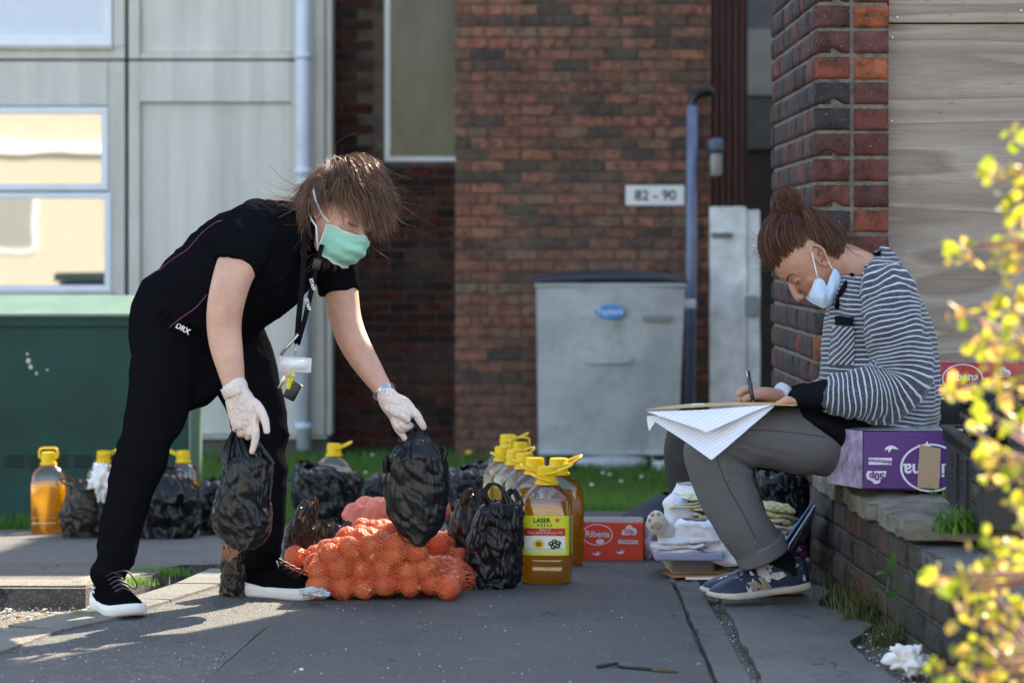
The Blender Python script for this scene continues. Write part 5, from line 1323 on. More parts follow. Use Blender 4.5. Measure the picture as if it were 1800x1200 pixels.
# papers under
def flat(px0, px1, py, d, th, dep, mat, name, label, cat, rz=0.0, lift=0.0, rx=0.0):
    c_ = gp((px0 + px1) / 2, py); w_ = (px1 - px0) / FP * c_.y
    o = mk(name, *xf(boxg(-w_ / 2, w_ / 2, -dep / 2, dep / 2, 0, th, .0006), TR(c_ + V(0, 0, .008 + lift), rz, rx)), mat, smooth=False); tag(o, label, cat); return o
flat(1176, 1280, 1012, 7.6, .002, .16, plain('yellow_paper', (0.66, 0.55, 0.28), .6), 'envelope', 'buff yellow envelope lying under the storage box', 'paper', .12, .010, .05)
flat(1172, 1275, 1016, 7.6, .0015, .14, plain('orange_paper', (0.62, 0.20, 0.04), .6), 'orange_leaflet', 'orange leaflet beneath the buff envelope', 'paper', .18, .003)
flat(1180, 1262, 1013, 7.6, .0015, .14, plain('green_paper', (0.03, 0.16, 0.05), .6), 'green_leaflet', 'dark green leaflet between the orange leaflet and the envelope', 'paper', .10, .006)
flat(1205, 1290, 1020, 7.5, .001, .10, plain('white_paper', (0.7, 0.7, 0.7), .6), 'paper_scrap', 'white sheet of paper lowest under the leaflets', 'paper', -.05)
q0 = gp(1272, 1009) + V(0, .1, 0)
wp = thing('wipes_packet', q0, 'small purple packet with a round white badge beside her shoe', 'packet')
mk('pack', *xf(boxg(0, .085, 0, .05, .008, .048, .004), TR(q0, -.1)), PURP, wp, smooth=False)
mk('pack_end', *xf(boxg(-.022, -.0005, .01, .05, .009, .046, .004), TR(q0, -.1)), plain('lilac_end', (0.40, 0.28, 0.55), .3), wp, smooth=False)
U = Face(q0 + V(.036, -.005, .029), (1, -.1, 0), (0, 0, 1), wp); U.ring(.017, .017, .003, 0, 0, PRINT); U.text('me!', .019, 0, -.002, PRINT, .0006)
o = crumple(1402, 968, 8.05, 34, 40, 9.1, PURP, 'crisp_packet', 'crumpled purple packet with white lettering against the garden wall', 'packet', amp=.6)
bv = bvh_of(np.array([tuple(o.matrix_basis @ v_.co) for v_ in o.data.vertices]), [tuple(p.vertices) for p in o.data.polygons]); h_, n_ = hit(bv, 1398, 966, .004)
put_text('AIR', .020, h_, (.95, 0, .25), (0, 0, 1), PRINT, o, .001)
# magazines leaning on the wall
PB = plain('magazine_white', (0.62, 0.64, 0.70), .3, var=.1)
for i, (c0, c1, mt_, lab) in enumerate((((1376, 962), (1424, 893), plain('magazine_blue', (0.14, 0.34, 0.62), .3, var=.5, vscale=30), 'blue covered magazine leaning against the low wall'), ((1384, 968), (1428, 900), PB, 'white magazine leaning in front of the blue one'), ((1390, 975), (1430, 903), plain('magazine_navy', (0.03, 0.04, 0.12), .3), 'dark backed magazine leaning against the low wall'))):
    a = P(*c0, 7.95 + i * -.012); b_ = P(*c1, 8.0 - i * .012); dr = (b_ - a).normalized(); L_ = (b_ - a).length; n_ = dr.cross(V(.25, 1, 0)).normalized(); w_ = n_.cross(dr).normalized()
    M = Matrix((dr, w_, dr.cross(w_))).transposed().to_4x4(); M.translation = a
    o = mk('magazine', *xf(boxg(0, L_, -.06, .15, -.002, .003, .0008), M), mt_, smooth=False); tag(o, lab, 'magazine', 'magazines leaning on the low wall')
# dark upright bag behind, navy garment on the ground
BRN = plain('dark_brown_fabric', (0.035, 0.030, 0.027), .85, var=.15, bump=.4, bscale=120)
cloth_blob([(745, 1178, 1290), (760, 1171, 1300), (790, 1168, 1310), (830, 1172, 1320), (870, 1178, 1330), (900, 1182, 1330), (950, 1186, 1330)], 8.95, .2, 61, BRN, 'upright_bag', 'dark brown upright fabric bag standing behind the pile of clothes', 'bag', .004, 6)
NAV = plain('navy_fabric', (0.010, 0.014, 0.028), .9, bump=.5)
cloth_blob([(866, 1165, 1200), (880, 1140, 1220), (895, 1118, 1225), (905, 1098, 1226), (912, 1094, 1226)], 9.3, .4, 63, NAV, 'navy_jacket', 'navy jacket spread on the path left of the dark upright bag', 'jacket', .006, 6)
bag('glossy black bin bag under her knee against the wall', 8.62, [(826, 1330, 1400), (840, 1320, 1412), (870, 1318, 1418), (910, 1320, 1418), (960, 1322, 1414), (1000, 1326, 1408)], .3, 71.3, crump=1.2, group=None)
# litter
crumple(1602, 1160, 6.25, 60, 44, 12.3, TIS, 'crumpled_tissue', 'crumpled white tissue lying on the slab near the bush', 'tissue', amp=.9)
o = mk('plastic_fork', *tube([gp(1050, 1176) + V(0, 0, .007), gp(1085, 1171) + V(0, 0, .009), gp(1090, 1175) + V(0, 0, .006), gp(1145, 1180) + V(0, 0, .005)], .0045, 6), BLACKP); tag(o, 'black broken plastic strip lying on the path near the bottom', 'litter')
o = mk('twig', *tube([gp(1146, 1181) + V(0, 0, .006), gp(1170, 1183) + V(0, 0, .006), gp(1192, 1184) + V(0, 0, .004)], .005, 6, r1=.003), plain('brown_bark', (0.10, 0.07, 0.04), .9)); tag(o, 'short brown twig at the end of the black strip', 'twig')
LG = 'pebbles and scraps on the ground'
PEB = [plain('pale_pebble', (0.42, 0.38, 0.32), .9, var=.3), plain('brown_chip', (0.24, 0.16, 0.10), .9, var=.3), plain('white_scrap', (0.7, 0.7, 0.68), .8)]
pv, pf = sphere((0, 0, 0), 1, 1, .6, 8, 5); PEBM = [mesh_from('pebble', [Vector(p) * (1 + .3 * noise.noise(Vector(p) * 2 + V(i, 0, 0))) for p in pv], pf, PEB[i % 3], smooth=False) for i in range(6)]
for (px, py, s_, lab) in ((1550, 1120, .011, 'pale pebble among the weeds at the foot of the wall'), (1585, 1124, .010, 'small tan stone beside the wall near the bush'), (1437, 1168, .006, 'tiny tan chip in the middle of the slab'), (1524, 1116, .006, 'small white scrap below the weeds'), (530, 1178, .006, 'pale scrap on the dark path at the bottom'), (113, 1160, .006, 'pale scrap on the left pavement'), (100, 992, .007, 'white bottle top on the kerb at the left'), (1075, 1165, .004, 'tiny chip on the path near the black strip'), (1228, 1168, .005, 'brown chip beside the path edging')):
    o = inst('pebble', PEBM[R.randrange(6)], gp(px, py) + V(0, 0, s_ * .4), (0, 0, R.uniform(0, 6)), None, (s_,) * 3); tag(o, lab, 'pebble')
# loose gravel and grit (stuff)
b = MB(); tv, tf = sphere((0, 0, 0), 1, 1, .7, 5, 3)
rg = random.Random(9)
def scatter(poly_px, n, smin, smax, z0):
    i = 0
    while i < n:
        px = rg.uniform(min(p[0] for p in poly_px), max(p[0] for p in poly_px)); py = rg.uniform(min(p[1] for p in poly_px), max(p[1] for p in poly_px))
        if not inpoly(px, py, poly_px): continue
        q = gp(px, py); s_ = smin + (smax - smin) * rg.random() ** 3
        b.add(([q + Vector(p) * s_ + V(0, 0, z0) for p in tv], tf), rg.randrange(3)); i += 1
scatter([(0, 1035), (200, 1035), (300, 1010), (390, 1015), (200, 1075), (0, 1140)], 900, .0012, .008, -.05)
scatter([(1205, 1015), (1240, 1015), (1400, 1200), (1300, 1200)], 500, .001, .004, -.012)
scatter([(1400, 1010), (1470, 1040), (1600, 1130), (1640, 1200), (1560, 1200), (1500, 1120), (1430, 1060)], 500, .001, .006, -.010)
scatter([(0, 1120), (500, 1060), (520, 1200), (0, 1200)], 260, .0008, .0022, .001)
scatter([(540, 1060), (1200, 1040), (1240, 1200), (400, 1200)], 260, .0008, .0025, .003)
o = b.mk('gravel', PEB, smooth=False); tag(o, 'loose grit and gravel scattered over the pavement and dirt', 'gravel', kind='stuff')
# weeds and tufts
def tuft(px, py, n, rad, h, label, mat=GRASS, lean=.6, w_=.004, z0=-.012, gname='grass_tuft', cat='grass'):
    c_ = gp(px, py); rr_ = np.random.RandomState(px * 7 + py); pts = [(c_.x + rr_.normal() * rad, c_.y + rr_.normal() * rad * .7, terrain(c_.x, c_.y) + z0) for _ in range(n)]
    o = blades(gname, pts, h * .4, h, w_, mat, lean=lean); tag(o, label, cat, kind='stuff'); return o
tuft(152, 1082, 120, .022, .055, 'bright sunlit grass tuft behind her front shoe', lean=.9, z0=-.03)
for (px, py, n, r_, h, lab) in ((275, 1003, 420, .05, .03, 'flat grass growing along the broken kerb behind her shoe'), (235, 1020, 160, .03, .03, 'grass clump at the end of the kerb'), 
                        (1180, 1005, 160, .022, .028, 'mossy tuft by the storage box'), (1470, 1030, 260, .03, .06, 'grass tuft at the foot of the wall behind her heel'), (1500, 1060, 360, .04, .09, 'thick weedy grass against the low wall'), (1540, 1090, 420, .04, .11, 'tallest weedy grass clump in the crack of the wall'), (1570, 1125, 160, .03, .08, 'dry grass clump nearest the crumpled tissue'), (1440, 1000, 160, .02, .05, 'small weeds behind her heel'), (1242, 1080, 40, .012, .02, 'tiny moss tuft in the path edging')):
    tuft(px, py, n, r_, h, lab, WEED if px > 1100 else GRASS, w_=.0035)
for (px, py, d, lab) in ((1690, 905, 6.55, 'green weed growing on top of the wall beneath the crate'), (1655, 862, 7.3, 'small green weed on the wall behind the crate')):
    c_ = P(px, py, d); rr_ = np.random.RandomState(px); o = blades('wall_weed', [(c_.x + rr_.normal() * .03, c_.y + rr_.normal() * .03, c_.z - .04) for _ in range(160 if px > 1680 else 50)], .02, .07, .01, GRASS, lean=1.2); tag(o, lab, 'weed')
# dock leaf plant at the wall
dk_ = thing('dock_plant', gp(1560, 1095), 'upright green dock leaves growing against the low wall', 'plant')
DOCK = leafy('dock_leaf', (0.05, 0.14, 0.03), (0.08, 0.18, 0.05), .4)
def leafmesh(a, b_, w_, up=(0, -1, .2), mat=DOCK, nm='leaf', par=dk_):
    a = Vector(a); b_ = Vector(b_); n = 8; v = []; f = []; d_ = (b_ - a); s_ = d_.cross(Vector(up)).normalized(); nn_ = s_.cross(d_).normalized()
    for i in range(n + 1):
        u = i / n; ww = w_ * math.sin(math.pi * min(1, u * .96 + .04)) ** .8; c_ = a + d_ * u + nn_ * .12 * d_.length * math.sin(u * math.pi)
        v += [c_ - s_ * ww / 2 + nn_ * ww * .15, c_, c_ + s_ * ww / 2 + nn_ * ww * .15]
    for i in range(n): k = i * 3; f += [(k, k + 1, k + 4, k + 3), (k + 1, k + 2, k + 5, k + 4)]
    return mk(nm, v, f, mat, par)
leafmesh(P(1562, 1010, 6.7), P(1572, 965, 6.66), .022); leafmesh(P(1565, 1012, 6.7), P(1538, 1010, 6.66), .02, (0, -.6, 1)); leafmesh(P(1560, 1050, 6.68), P(1590, 1025, 6.6), .014); leafmesh(P(1560, 1050, 6.68), P(1530, 1040, 6.6), .014, (0, -.6, 1))
mk('stem', *tube([P(1560, 1095, 6.72), P(1558, 1050, 6.7), P(1565, 1005, 6.7)], .0022, 6), DOCK, dk_)

# ---- foreground bush
bush = thing('leafy_bush', P(1990, 1700, 3.6), 'sunlit yellow green bush out of focus at the right edge', 'bush')
rb_ = random.Random(12)
cl = [(1775, 245, 3), (1745, 296, 4), (1728, 312, 3), (1752, 320, 3), (1790, 325, 6), (1770, 350, 4), (1785, 385, 6), (1792, 300, 4), (1690, 440, 4), (1672, 445, 3), (1702, 432, 2), (1738, 438, 5), (1765, 425, 5), (1775, 405, 4), (1795, 430, 6), (1760, 455, 3), (1785, 470, 5),
      (1795, 520, 6), (1770, 530, 4), (1695, 547, 3), (1715, 552, 3), (1750, 545, 4), (1775, 570, 6), (1740, 595, 6), (1725, 600, 5), (1760, 620, 6), (1790, 610, 7), (1745, 640, 4), (1735, 605, 3), (1672, 688, 4), (1692, 690, 4), (1722, 686, 4), (1755, 672, 5), (1785, 680, 6), (1700, 748, 3), (1730, 725, 3), (1765, 715, 6), (1790, 740, 7), (1752, 750, 4),
      (1732, 800, 5), (1728, 825, 4), (1760, 790, 4), (1735, 858, 3), (1770, 850, 6), (1792, 820, 7), (1780, 885, 5), (1795, 930, 6), (1745, 955, 6), (1738, 985, 5), (1770, 975, 5), (1790, 990, 6), (1632, 1020, 4), (1655, 1012, 4), (1668, 1028, 3), (1692, 1015, 5), (1712, 1018, 4), (1745, 1018, 4), (1770, 1005, 5), (1678, 1068, 2), (1672, 1045, 2),
      (1725, 1060, 5), (1752, 1048, 5), (1735, 1085, 5), (1760, 1095, 6), (1785, 1070, 7), (1715, 1118, 4), (1748, 1125, 4), (1780, 1130, 6), (1690, 1150, 4), (1712, 1160, 4), (1645, 1178, 4), (1665, 1190, 4), (1740, 1170, 6), (1770, 1165, 6), (1795, 1150, 7), (1700, 1195, 4), (1735, 1200, 5), (1790, 1200, 6)]
lm_ = []
for k in range(4):
    v = []; f = []; n = 6
    for i in range(n + 1):
        u = i / n; w_ = .42 * math.sin(math.pi * (u * .93 + .05)) ** .7
        v += [(u, -w_ * .9, .10 * w_ + .15 * u * u), (u, 0, .15 * u * u * (1 + .3 * k)), (u, w_, .12 * w_ + .15 * u * u)]
    for i in range(n): q_ = i * 3; f += [(q_, q_ + 1, q_ + 4, q_ + 3), (q_ + 1, q_ + 2, q_ + 5, q_ + 4)]
    lm_.append(mesh_from('leaf', v, f, LEAF))
stems = MB(); cnt = 0; extra = MB()
hubs = [P(1850, 420, 3.5), P(1860, 640, 3.5), P(1850, 820, 3.5), P(1860, 1010, 3.5), P(1850, 1180, 3.5), P(1870, 300, 3.5)]
for h_ in hubs: stems.add(tube([P(1960, 1650, 3.6), h_.lerp(P(1990, 1500, 3.6), .4), h_], .006, 6, sub=3, r1=.003))
for (px, py, n) in cl:
    c_ = P(px, py, 3.75 + rb_.uniform(-.15, .2)); h_ = min(hubs, key=lambda q: (q - c_).length); mid = c_.lerp(h_, .5) + V(0, 0, rb_.uniform(-.01, .01))
    stems.add(tube([h_, mid, c_], .0028, 5, sub=2, r1=.0013))
    for k in range(n + 1):
        p_ = c_ + V(rb_.gauss(0, .009), rb_.gauss(0, .012), rb_.gauss(0, .009)); s_ = rb_.uniform(.012, .023)
        rot = (rb_.uniform(-1.6, 1.6), rb_.uniform(-1.2, 1.2), rb_.uniform(0, 6.28))
        if cnt < 295: inst('leaf', lm_[rb_.randrange(4)], p_, rot, bush, (s_,) * 3); cnt += 1
        else:
            M = Matrix.Translation(p_) @ (Matrix.Rotation(rot[2], 4, 'Z') @ Matrix.Rotation(rot[1], 4, 'Y') @ Matrix.Rotation(rot[0], 4, 'X')) @ Matrix.Scale(s_, 4)
            me_ = lm_[0]; extra.add(([M @ q.co for q in me_.vertices], [tuple(p.vertices) for p in me_.polygons]))
for k in range(170):   # the rest of the bush, mostly outside the frame
    px = rb_.uniform(1785, 1990); py = rb_.uniform(240, 1300); p_ = P(px, py, 3.6 + rb_.uniform(0, .35)); s_ = rb_.uniform(.014, .026)
    M = Matrix.Translation(p_) @ Matrix.Rotation(rb_.uniform(0, 6), 4, 'Z') @ Matrix.Rotation(rb_.uniform(-1, 1), 4, 'Y') @ Matrix.Rotation(rb_.uniform(-1, 1), 4, 'X') @ Matrix.Scale(s_, 4)
    extra.add(([M @ q.co for q in lm_[0].vertices], [tuple(p.vertices) for p in lm_[0].polygons]))
tag(extra.mk('small_leaf', LEAF, bush), kind='stuff')
stems.mk('branch', TWIG, bush)
# ================================================================== THE PEOPLE
def skin_mat(name, c1, c2, red=(0.62, 0.24, 0.18)):
    m, t, b = nt(name); c = coords(t)
    col = mix(t, thr(t, noise_out(t, c, 11, 6, .65), .35, .65), c1, c2); col = mix(t, thr(t, noise_out(t, c, 55, 4), .55, .9), col, red)
    t.links.new(col, b.inputs['Base Color']); b.inputs['Roughness'].default_value = .5; b.inputs['Subsurface Weight'].default_value = .25; b.inputs['Subsurface Scale'].default_value = .012
    b.inputs['Subsurface Radius'].default_value = (1, .35, .2); bump_to(t, b, noise_out(t, c, 260, 4), .25, .002); return m
SKA = skin_mat('fair_skin', (0.66, 0.39, 0.29), (0.56, 0.30, 0.22)); SKB = skin_mat('tan_skin', (0.52, 0.29, 0.20), (0.44, 0.225, 0.15), (0.50, 0.17, 0.11))
def fabric(name, col, rough=.85, bs=420, wr=26, sheen=.15, amt=.5):
    m, t, b = nt(name); c = coords(t); b.inputs['Base Color'].default_value = (*col, 1); b.inputs['Roughness'].default_value = rough; b.inputs['Sheen Weight'].default_value = 0; b.inputs['Specular IOR Level'].default_value = 0.0
    ad = N(t, 'ShaderNodeMath', operation='MULTIPLY_ADD'); ad.inputs[1].default_value = 4.0; t.links.new(noise_out(t, c, wr, 3, .5), ad.inputs[0]); t.links.new(noise_out(t, c, bs, 2), ad.inputs[2])
    bump_to(t, b, ad.outputs[0], amt, .004); return m
BLK_T = fabric('black_tunic_cloth', (0.0075, 0.0075, 0.010), .8); BLK_P = fabric('black_trouser_cloth', (0.008, 0.008, 0.010), .75, wr=14, amt=.6)
GLOVE, t, b = nt('vinyl_glove'); c = coords(t); b.inputs['Base Color'].default_value = (0.80, 0.66, 0.60, 1); b.inputs['Roughness'].default_value = .3; b.inputs['Subsurface Weight'].default_value = .3; b.inputs['Subsurface Scale'].default_value = .01
w_ = N(t, 'ShaderNodeMath', operation='ABSOLUTE'); s_2 = N(t, 'ShaderNodeMath', operation='SUBTRACT'); s_2.inputs[1].default_value = .5; t.links.new(noise_out(t, coords(t, 'Object', (1, 1, .5)), 75, 2), s_2.inputs[0]); t.links.new(s_2.outputs[0], w_.inputs[0]); bump_to(t, b, w_.outputs[0], .9, .012)
def head_frame(c, F, U):
    F = Vector(F).normalized(); U = Vector(U); U = (U - F * U.dot(F)).normalized(); L = U.cross(F)
    M = Matrix((F, L, U)).transposed().to_4x4(); M.translation = c; return M
def head_parts(M, nose=1.0, detail=True):
    sl_ = [(.118, .012, -.020, .018), (.112, .035, -.050, .038), (.098, .056, -.070, .053), (.080, .073, -.085, .064), (.055, .087, -.095, .072), (.030, .093, -.099, .0755), (.010, .090, -.098, .076), (-.006, .085, -.095, .0745), (-.025, .084, -.088, .071), (-.042, .084, -.078, .067), (-.058, .084, -.064, .061), (-.072, .083, -.05, .056), (-.088, .081, -.032, .049), (-.102, .079, -.008, .038), (-.114, .070, .015, .026), (-.120, .055, .030, .012)]
    n = 44; v = []; f = []
    for z, xf_, xb_, w in sl_:
        x0 = -.005; e = 2 / 2.15
        for k in range(n):
            th = 2 * math.pi * k / n; c, s = math.cos(th), math.sin(th); c = math.copysign(abs(c) ** e, c); s = math.copysign(abs(s) ** e, s)
            v.append(M @ V(x0 + c * ((xf_ - x0) if c > 0 else (x0 - xb_)), s * w, z))
    for i in range(len(sl_) - 1):
        for k in range(n): a = i * n + k; b_ = i * n + (k + 1) % n; f.append((a, a + n, b_ + n, b_))
    f.append(tuple(range(n))); f.append(tuple((len(sl_) - 1) * n + k for k in range(n))[::-1])
    P_ = [(v, f)]; T = lambda x, y, z: M @ V(x, y, z); R3 = M.to_3x3(); lat = R3 @ V(0, 1, 0)
    P_.append(loft([(T(.083, 0, .006), .008, .009), (T(.093, 0, -.012), .010, .010), (T(.100, 0, -.028), .0105, .011), (T(.104, 0, -.040), .0100, .012), (T(.096, 0, -.046), .007, .010)], n=14, sub=3, vdir=lat))
    for s in (-1, 1):
        P_.append(sphere(T(.098, s * .012, -.043), .009, None, None, 10, 8)); P_.append(sphere(T(.046, s * .040, -.032), .023, .020, .026, 16, 10, R3))
        P_.append(loft([(T(.082, s * .012, .012), .005, .005), (T(.0785, s * .030, .018), .0065, .006), (T(.067, s * .050, .012), .005, .005)], n=10, sub=3, vdir=R3 @ V(0, 0, 1)))
        P_.append(sphere(T(.0725, s * .031, -.004), .0120, .0145, .0105, 14, 10, R3))
        # ear
        rim = [T(-.004 + .017 * math.cos(a) * (1.0 if math.sin(a) > 0 else .72) - .006 * math.sin(a), s * (.078 + .008 * max(0, -math.cos(a))), -.006 + .031 * math.sin(a)) for a in [i / 16 * 2 * math.pi for i in range(17)]]
        P_.append(loft([(p, .0042, .0042) for p in rim], n=8, sub=1, vdir=lat, rnd=False))
        P_.append(sphere(T(-.006, s * .074, -.006), .014, .0045, .026, 14, 10, R3)); P_.append(sphere(T(.002, s * .076, -.034), .007, .005, .009, 10, 8, R3))
    P_.append(loft([(T(.078, -.024, -.070), .003, .004), (T(.087, 0, -.067), .0055, .006), (T(.078, .024, -.070), .003, .004)], n=10, sub=4, vdir=R3 @ V(1, 0, 0)))
    P_.append(loft([(T(.076, -.020, -.079), .004, .005), (T(.085, 0, -.080), .007, .0065), (T(.076, .020, -.079), .004, .005)], n=10, sub=4, vdir=R3 @ V(1, 0, 0)))
    P_.append(sphere(T(.070, 0, -.103), .017, .020, .014, 14, 10, R3))
    return P_
def hair_tubes(P0, r0, taper=.35):
    "P0 array (n strands, k points, 3) -> thin three sided strands"
    n, k, _ = P0.shape; t_ = np.gradient(P0, axis=1); t_ /= np.linalg.norm(t_, axis=2, keepdims=True) + 1e-9
    ref = np.random.RandomState(1).normal(size=(n, 1, 3)); u = np.cross(t_, ref); u /= np.linalg.norm(u, axis=2, keepdims=True) + 1e-9; w = np.cross(t_, u)
    rr = (r0 * np.linspace(1, taper, k))[None, :, None] * np.random.RandomState(2).uniform(.6, 1.3, (n, 1, 1))
    vs_ = [P0 + rr * (math.cos(a) * u + math.sin(a) * w) for a in (0, 2.094, 4.189)]
    v = np.stack(vs_, 2).reshape(-1, 3)
    base = (np.arange(n)[:, None, None] * k + np.arange(k - 1)[None, :, None]) * 3; q = np.array([[0, 1, 4, 3], [1, 2, 5, 4], [2, 0, 3, 5]])
    return v, (base[..., None] + q[None, None]).reshape(-1, 4)
def finger(pts, r0, r1, d, vd=(0, 1, 0)):
    pts = [P(x, y, d + dd) for x, y, dd in pts]; n = len(pts)
    return loft([(p, lerp(r0, r1, i / (n - 1)) * (1.08 if 0 < i < n - 1 else 1), lerp(r0, r1, i / (n - 1))) for i, p in enumerate(pts)], n=12, sub=3, vdir=vd)
def folds(va, fa, amp, fx, seed, ridge=.5, stretch=(1, 1, 1)):
    st = Vector(stretch)
    def fn(p):
        q = V(p.x * st.x, p.y * st.y, p.z * st.z) * fx + V(seed, seed * 2, 0); w = noise.noise_vector(q * .6) * .6
        return amp * (noise.noise(q + w) * (1 - ridge) + ridge * (.5 - abs(noise.noise(q * 1.4 + w)) * 2.2))
    return displace(va, fa, fn)
def patch(bvh, quad, nu, nv, off):
    v = []; f = []
    for j in range(nv + 1):
        for i in range(nu + 1):
            u, w = i / nu, j / nv; a = Vector(quad[0]).lerp(Vector(quad[1]), u); b_ = Vector(quad[3]).lerp(Vector(quad[2]), u); q = a.lerp(b_, w)
            h_, n_ = hit(bvh, q.x, q.y, off); v.append(h_)
    for j in range(nv):
        for i in range(nu): a = j * (nu + 1) + i; f.append((a, a + 1, a + nu + 2, a + nu + 1))
    return v, f
def seam(bvh, pts, r, name, mat, par, sub=6, off=.0005):
    pp = spline([V(*p) for p in pts], sub); return mk(name, *tube([hit(bvh, p.x, p.y, off)[0] for p in pp], r, 5), mat, par)
def shoe(par, M, upper, sole_top, sole_bot, label=None, L=.275, mesh_toe=True, lace=None, sh=1.0, uh=1.12):
    "local x heel->toe, y width, z up"
    k = L / .275
    prof = [(.000, .022, .072), (.018, .030, .080), (.045, .034, .078), (.075, .036, .084), (.100, .038, .088), (.125, .041, .076), (.155, .045, .064), (.190, .048, .054), (.220, .047, .047), (.245, .041, .040), (.262, .030, .033), (.272, .016, .027)]
    n = 22; v = []; f = []
    for x, w, h in prof:
        for i in range(n):
            a = math.pi * i / (n - 1); c, s = math.cos(a), math.sin(a)
            y = math.copysign(abs(c) ** .75, c) * w * (1 - .30 * s ** 3 * (1 if x < .15 else .3)); v.append(M @ V(x * k, y - .004 * math.sin(x / .275 * math.pi), .016 * sh + s ** .8 * (h * uh - .016 * sh)))
    for i in range(len(prof) - 1):
        for j in range(n - 1): a = i * n + j; f.append((a, a + 1, a + n + 1, a + n))
    f.append(tuple(range(n))[::-1]); f.append(tuple((len(prof) - 1) * n + j for j in range(n)))
    s = mk('shoe', v, f, upper, par)
    # sole
    out = [(.0, .0), (-.006, .016), (.0, .028), (.03, .036), (.08, .037), (.13, .042), (.19, .0505), (.235, .047), (.262, .034), (.278, .014), (.281, .0), (.278, -.014), (.262, -.036), (.235, -.049), (.19, -.0525), (.13, -.044), (.08, -.038), (.03, -.037), (.0, -.029), (-.006, -.016)]
    o2 = spline([V(a, b_, 0) for a, b_ in out[1:] + out[1:2]], 3)[:-1]; m_ = len(o2); v = []; f = []
    for z, e in ((.0, .94), (.004, .99), (.012, 1.0), (.019, .97)):
        for q in o2:
            sp = max(0, (q.x - .19) / .09) ** 2 * .016; hl = .006 * max(0, (.07 - q.x) / .07)
            v.append(M @ V((.137 + (q.x - .137) * e) * k, q.y * e * 1.07, z * sh * 1.25 + sp * .7 + (hl * sh * 1.5 if z > .015 else 0)))
    for j in range(3):
        for i in range(m_): a = j * m_ + i; b_ = j * m_ + (i + 1) % m_; f.append((a, b_, b_ + m_, a + m_))
    f.append(tuple(range(m_))[::-1]); f.append(tuple(3 * m_ + i for i in range(m_)))
    so_ = mk('sole', v, f, [sole_top, sole_bot], s, mi=None)
    # laces
    if lace:
        b = MB()
        for i in range(5):
            x = .105 + i * .020; h = lerp(.088, .060, i / 4) * uh + .003
            b2 = [(M @ V(x * k, -.020, h - .010)), (M @ V((x + .004) * k, 0, h)), (M @ V((x + .010) * k, .020, h - .010))]
            mk('lace', *tube(b2, .0026, 6, sub=3), lace, s)
    return s, so_

# ------------------------------------------------ A: the standing woman bending over her bags
dA = 7.55
LA = V(.58, .81, 0)          # her left, away from the camera
baseA = gp(320, 1060)
pA = thing('person', baseA, 'woman in black tunic and trousers bending down with gloves and a green face mask', 'person')
HA = head_frame(P(600, 376, 7.50), (.66, -.66, -.36), (.42, 0, .9))
def A(px, py, d, a, b_, v=LA): return (P(px, py, d), a, b_, v)
torso = loft([A(322, 600, 7.6, .105, .15), A(362, 545, 7.58, .11, .15), A(425, 488, 7.56, .115, .155), A(475, 445, 7.55, .11, .165), A(512, 420, 7.54, .08, .14), A(540, 405, 7.53, .055, .06), A(565, 396, 7.52, .052, .052), A(588, 385, 7.52, .05, .05)], n=28, sub=4)
armN = loft([A(448, 425, 7.42, .062, .06), A(425, 452, 7.38, .058, .055), A(408, 490, 7.36, .052, .050), A(396, 540, 7.35, .048, .047), A(394, 578, 7.35, .0455, .044), A(398, 610, 7.345, .043, .042), A(405, 645, 7.33, .036, .036), A(412, 680, 7.32, .027, .030), A(419, 705, 7.32, .026, .026)], n=22, sub=4, vdir=(0, 1, 0))
armF = loft([A(575, 440, 7.70, .060, .06), A(590, 475, 7.70, .054, .055), A(599, 515, 7.68, .048, .048), A(606, 555, 7.66, .044, .044), A(616, 588, 7.64, .042, .042), A(632, 620, 7.62, .039, .039), A(652, 652, 7.60, .033, .034), A(672, 682, 7.58, .0255, .028), A(688, 704, 7.57, .0245, .026)], n=22, sub=4, vdir=(0, 1, 0))
def shoe_M(heel, toe_dir, up=(0, 0, 1)):
    x = Vector(toe_dir).normalized(); u = Vector(up); u = (u - x * u.dot(x)).normalized(); y = u.cross(x); M = Matrix((x, y, u)).transposed().to_4x4(); M.translation = heel; return M
MN = shoe_M(P(178, 1058, 7.42) * 1.0, (.42, -.90, 0)); MN.translation.z = .0; MF = shoe_M(P(429, 1048, 7.70), (.88, -.47, 0)); MF.translation.z = .0
legNc = loft([A(320, 600, 7.58, .075, .07), A(278, 730, 7.47, .058, .06), A(250, 797, 7.42, .052, .055), A(226, 870, 7.39, .05, .05), A(206, 960, 7.37, .034, .036), (MN @ V(.055, 0, .12), .028, .030, LA), (MN @ V(.055, 0, .05), .026, .026, LA)], n=18, sub=3, vdir=(0, 1, 0))
legFc = loft([A(410, 600, 7.68, .085, .08), A(448, 720, 7.66, .065, .065), A(462, 804, 7.64, .05, .052), A(467, 880, 7.63, .048, .048), A(464, 960, 7.62, .032, .034), (MF @ V(.055, 0, .12), .028, .030, LA), (MF @ V(.055, 0, .05), .026, .026, LA)], n=18, sub=3, vdir=(0, 1, 0))
va, fa = vox([torso, armN, armF, legNc, legFc] + head_parts(HA), .0032, 4, .5)
mk('body', va, fa, SKA, pA)
hvA = bvh_of(va, fa)
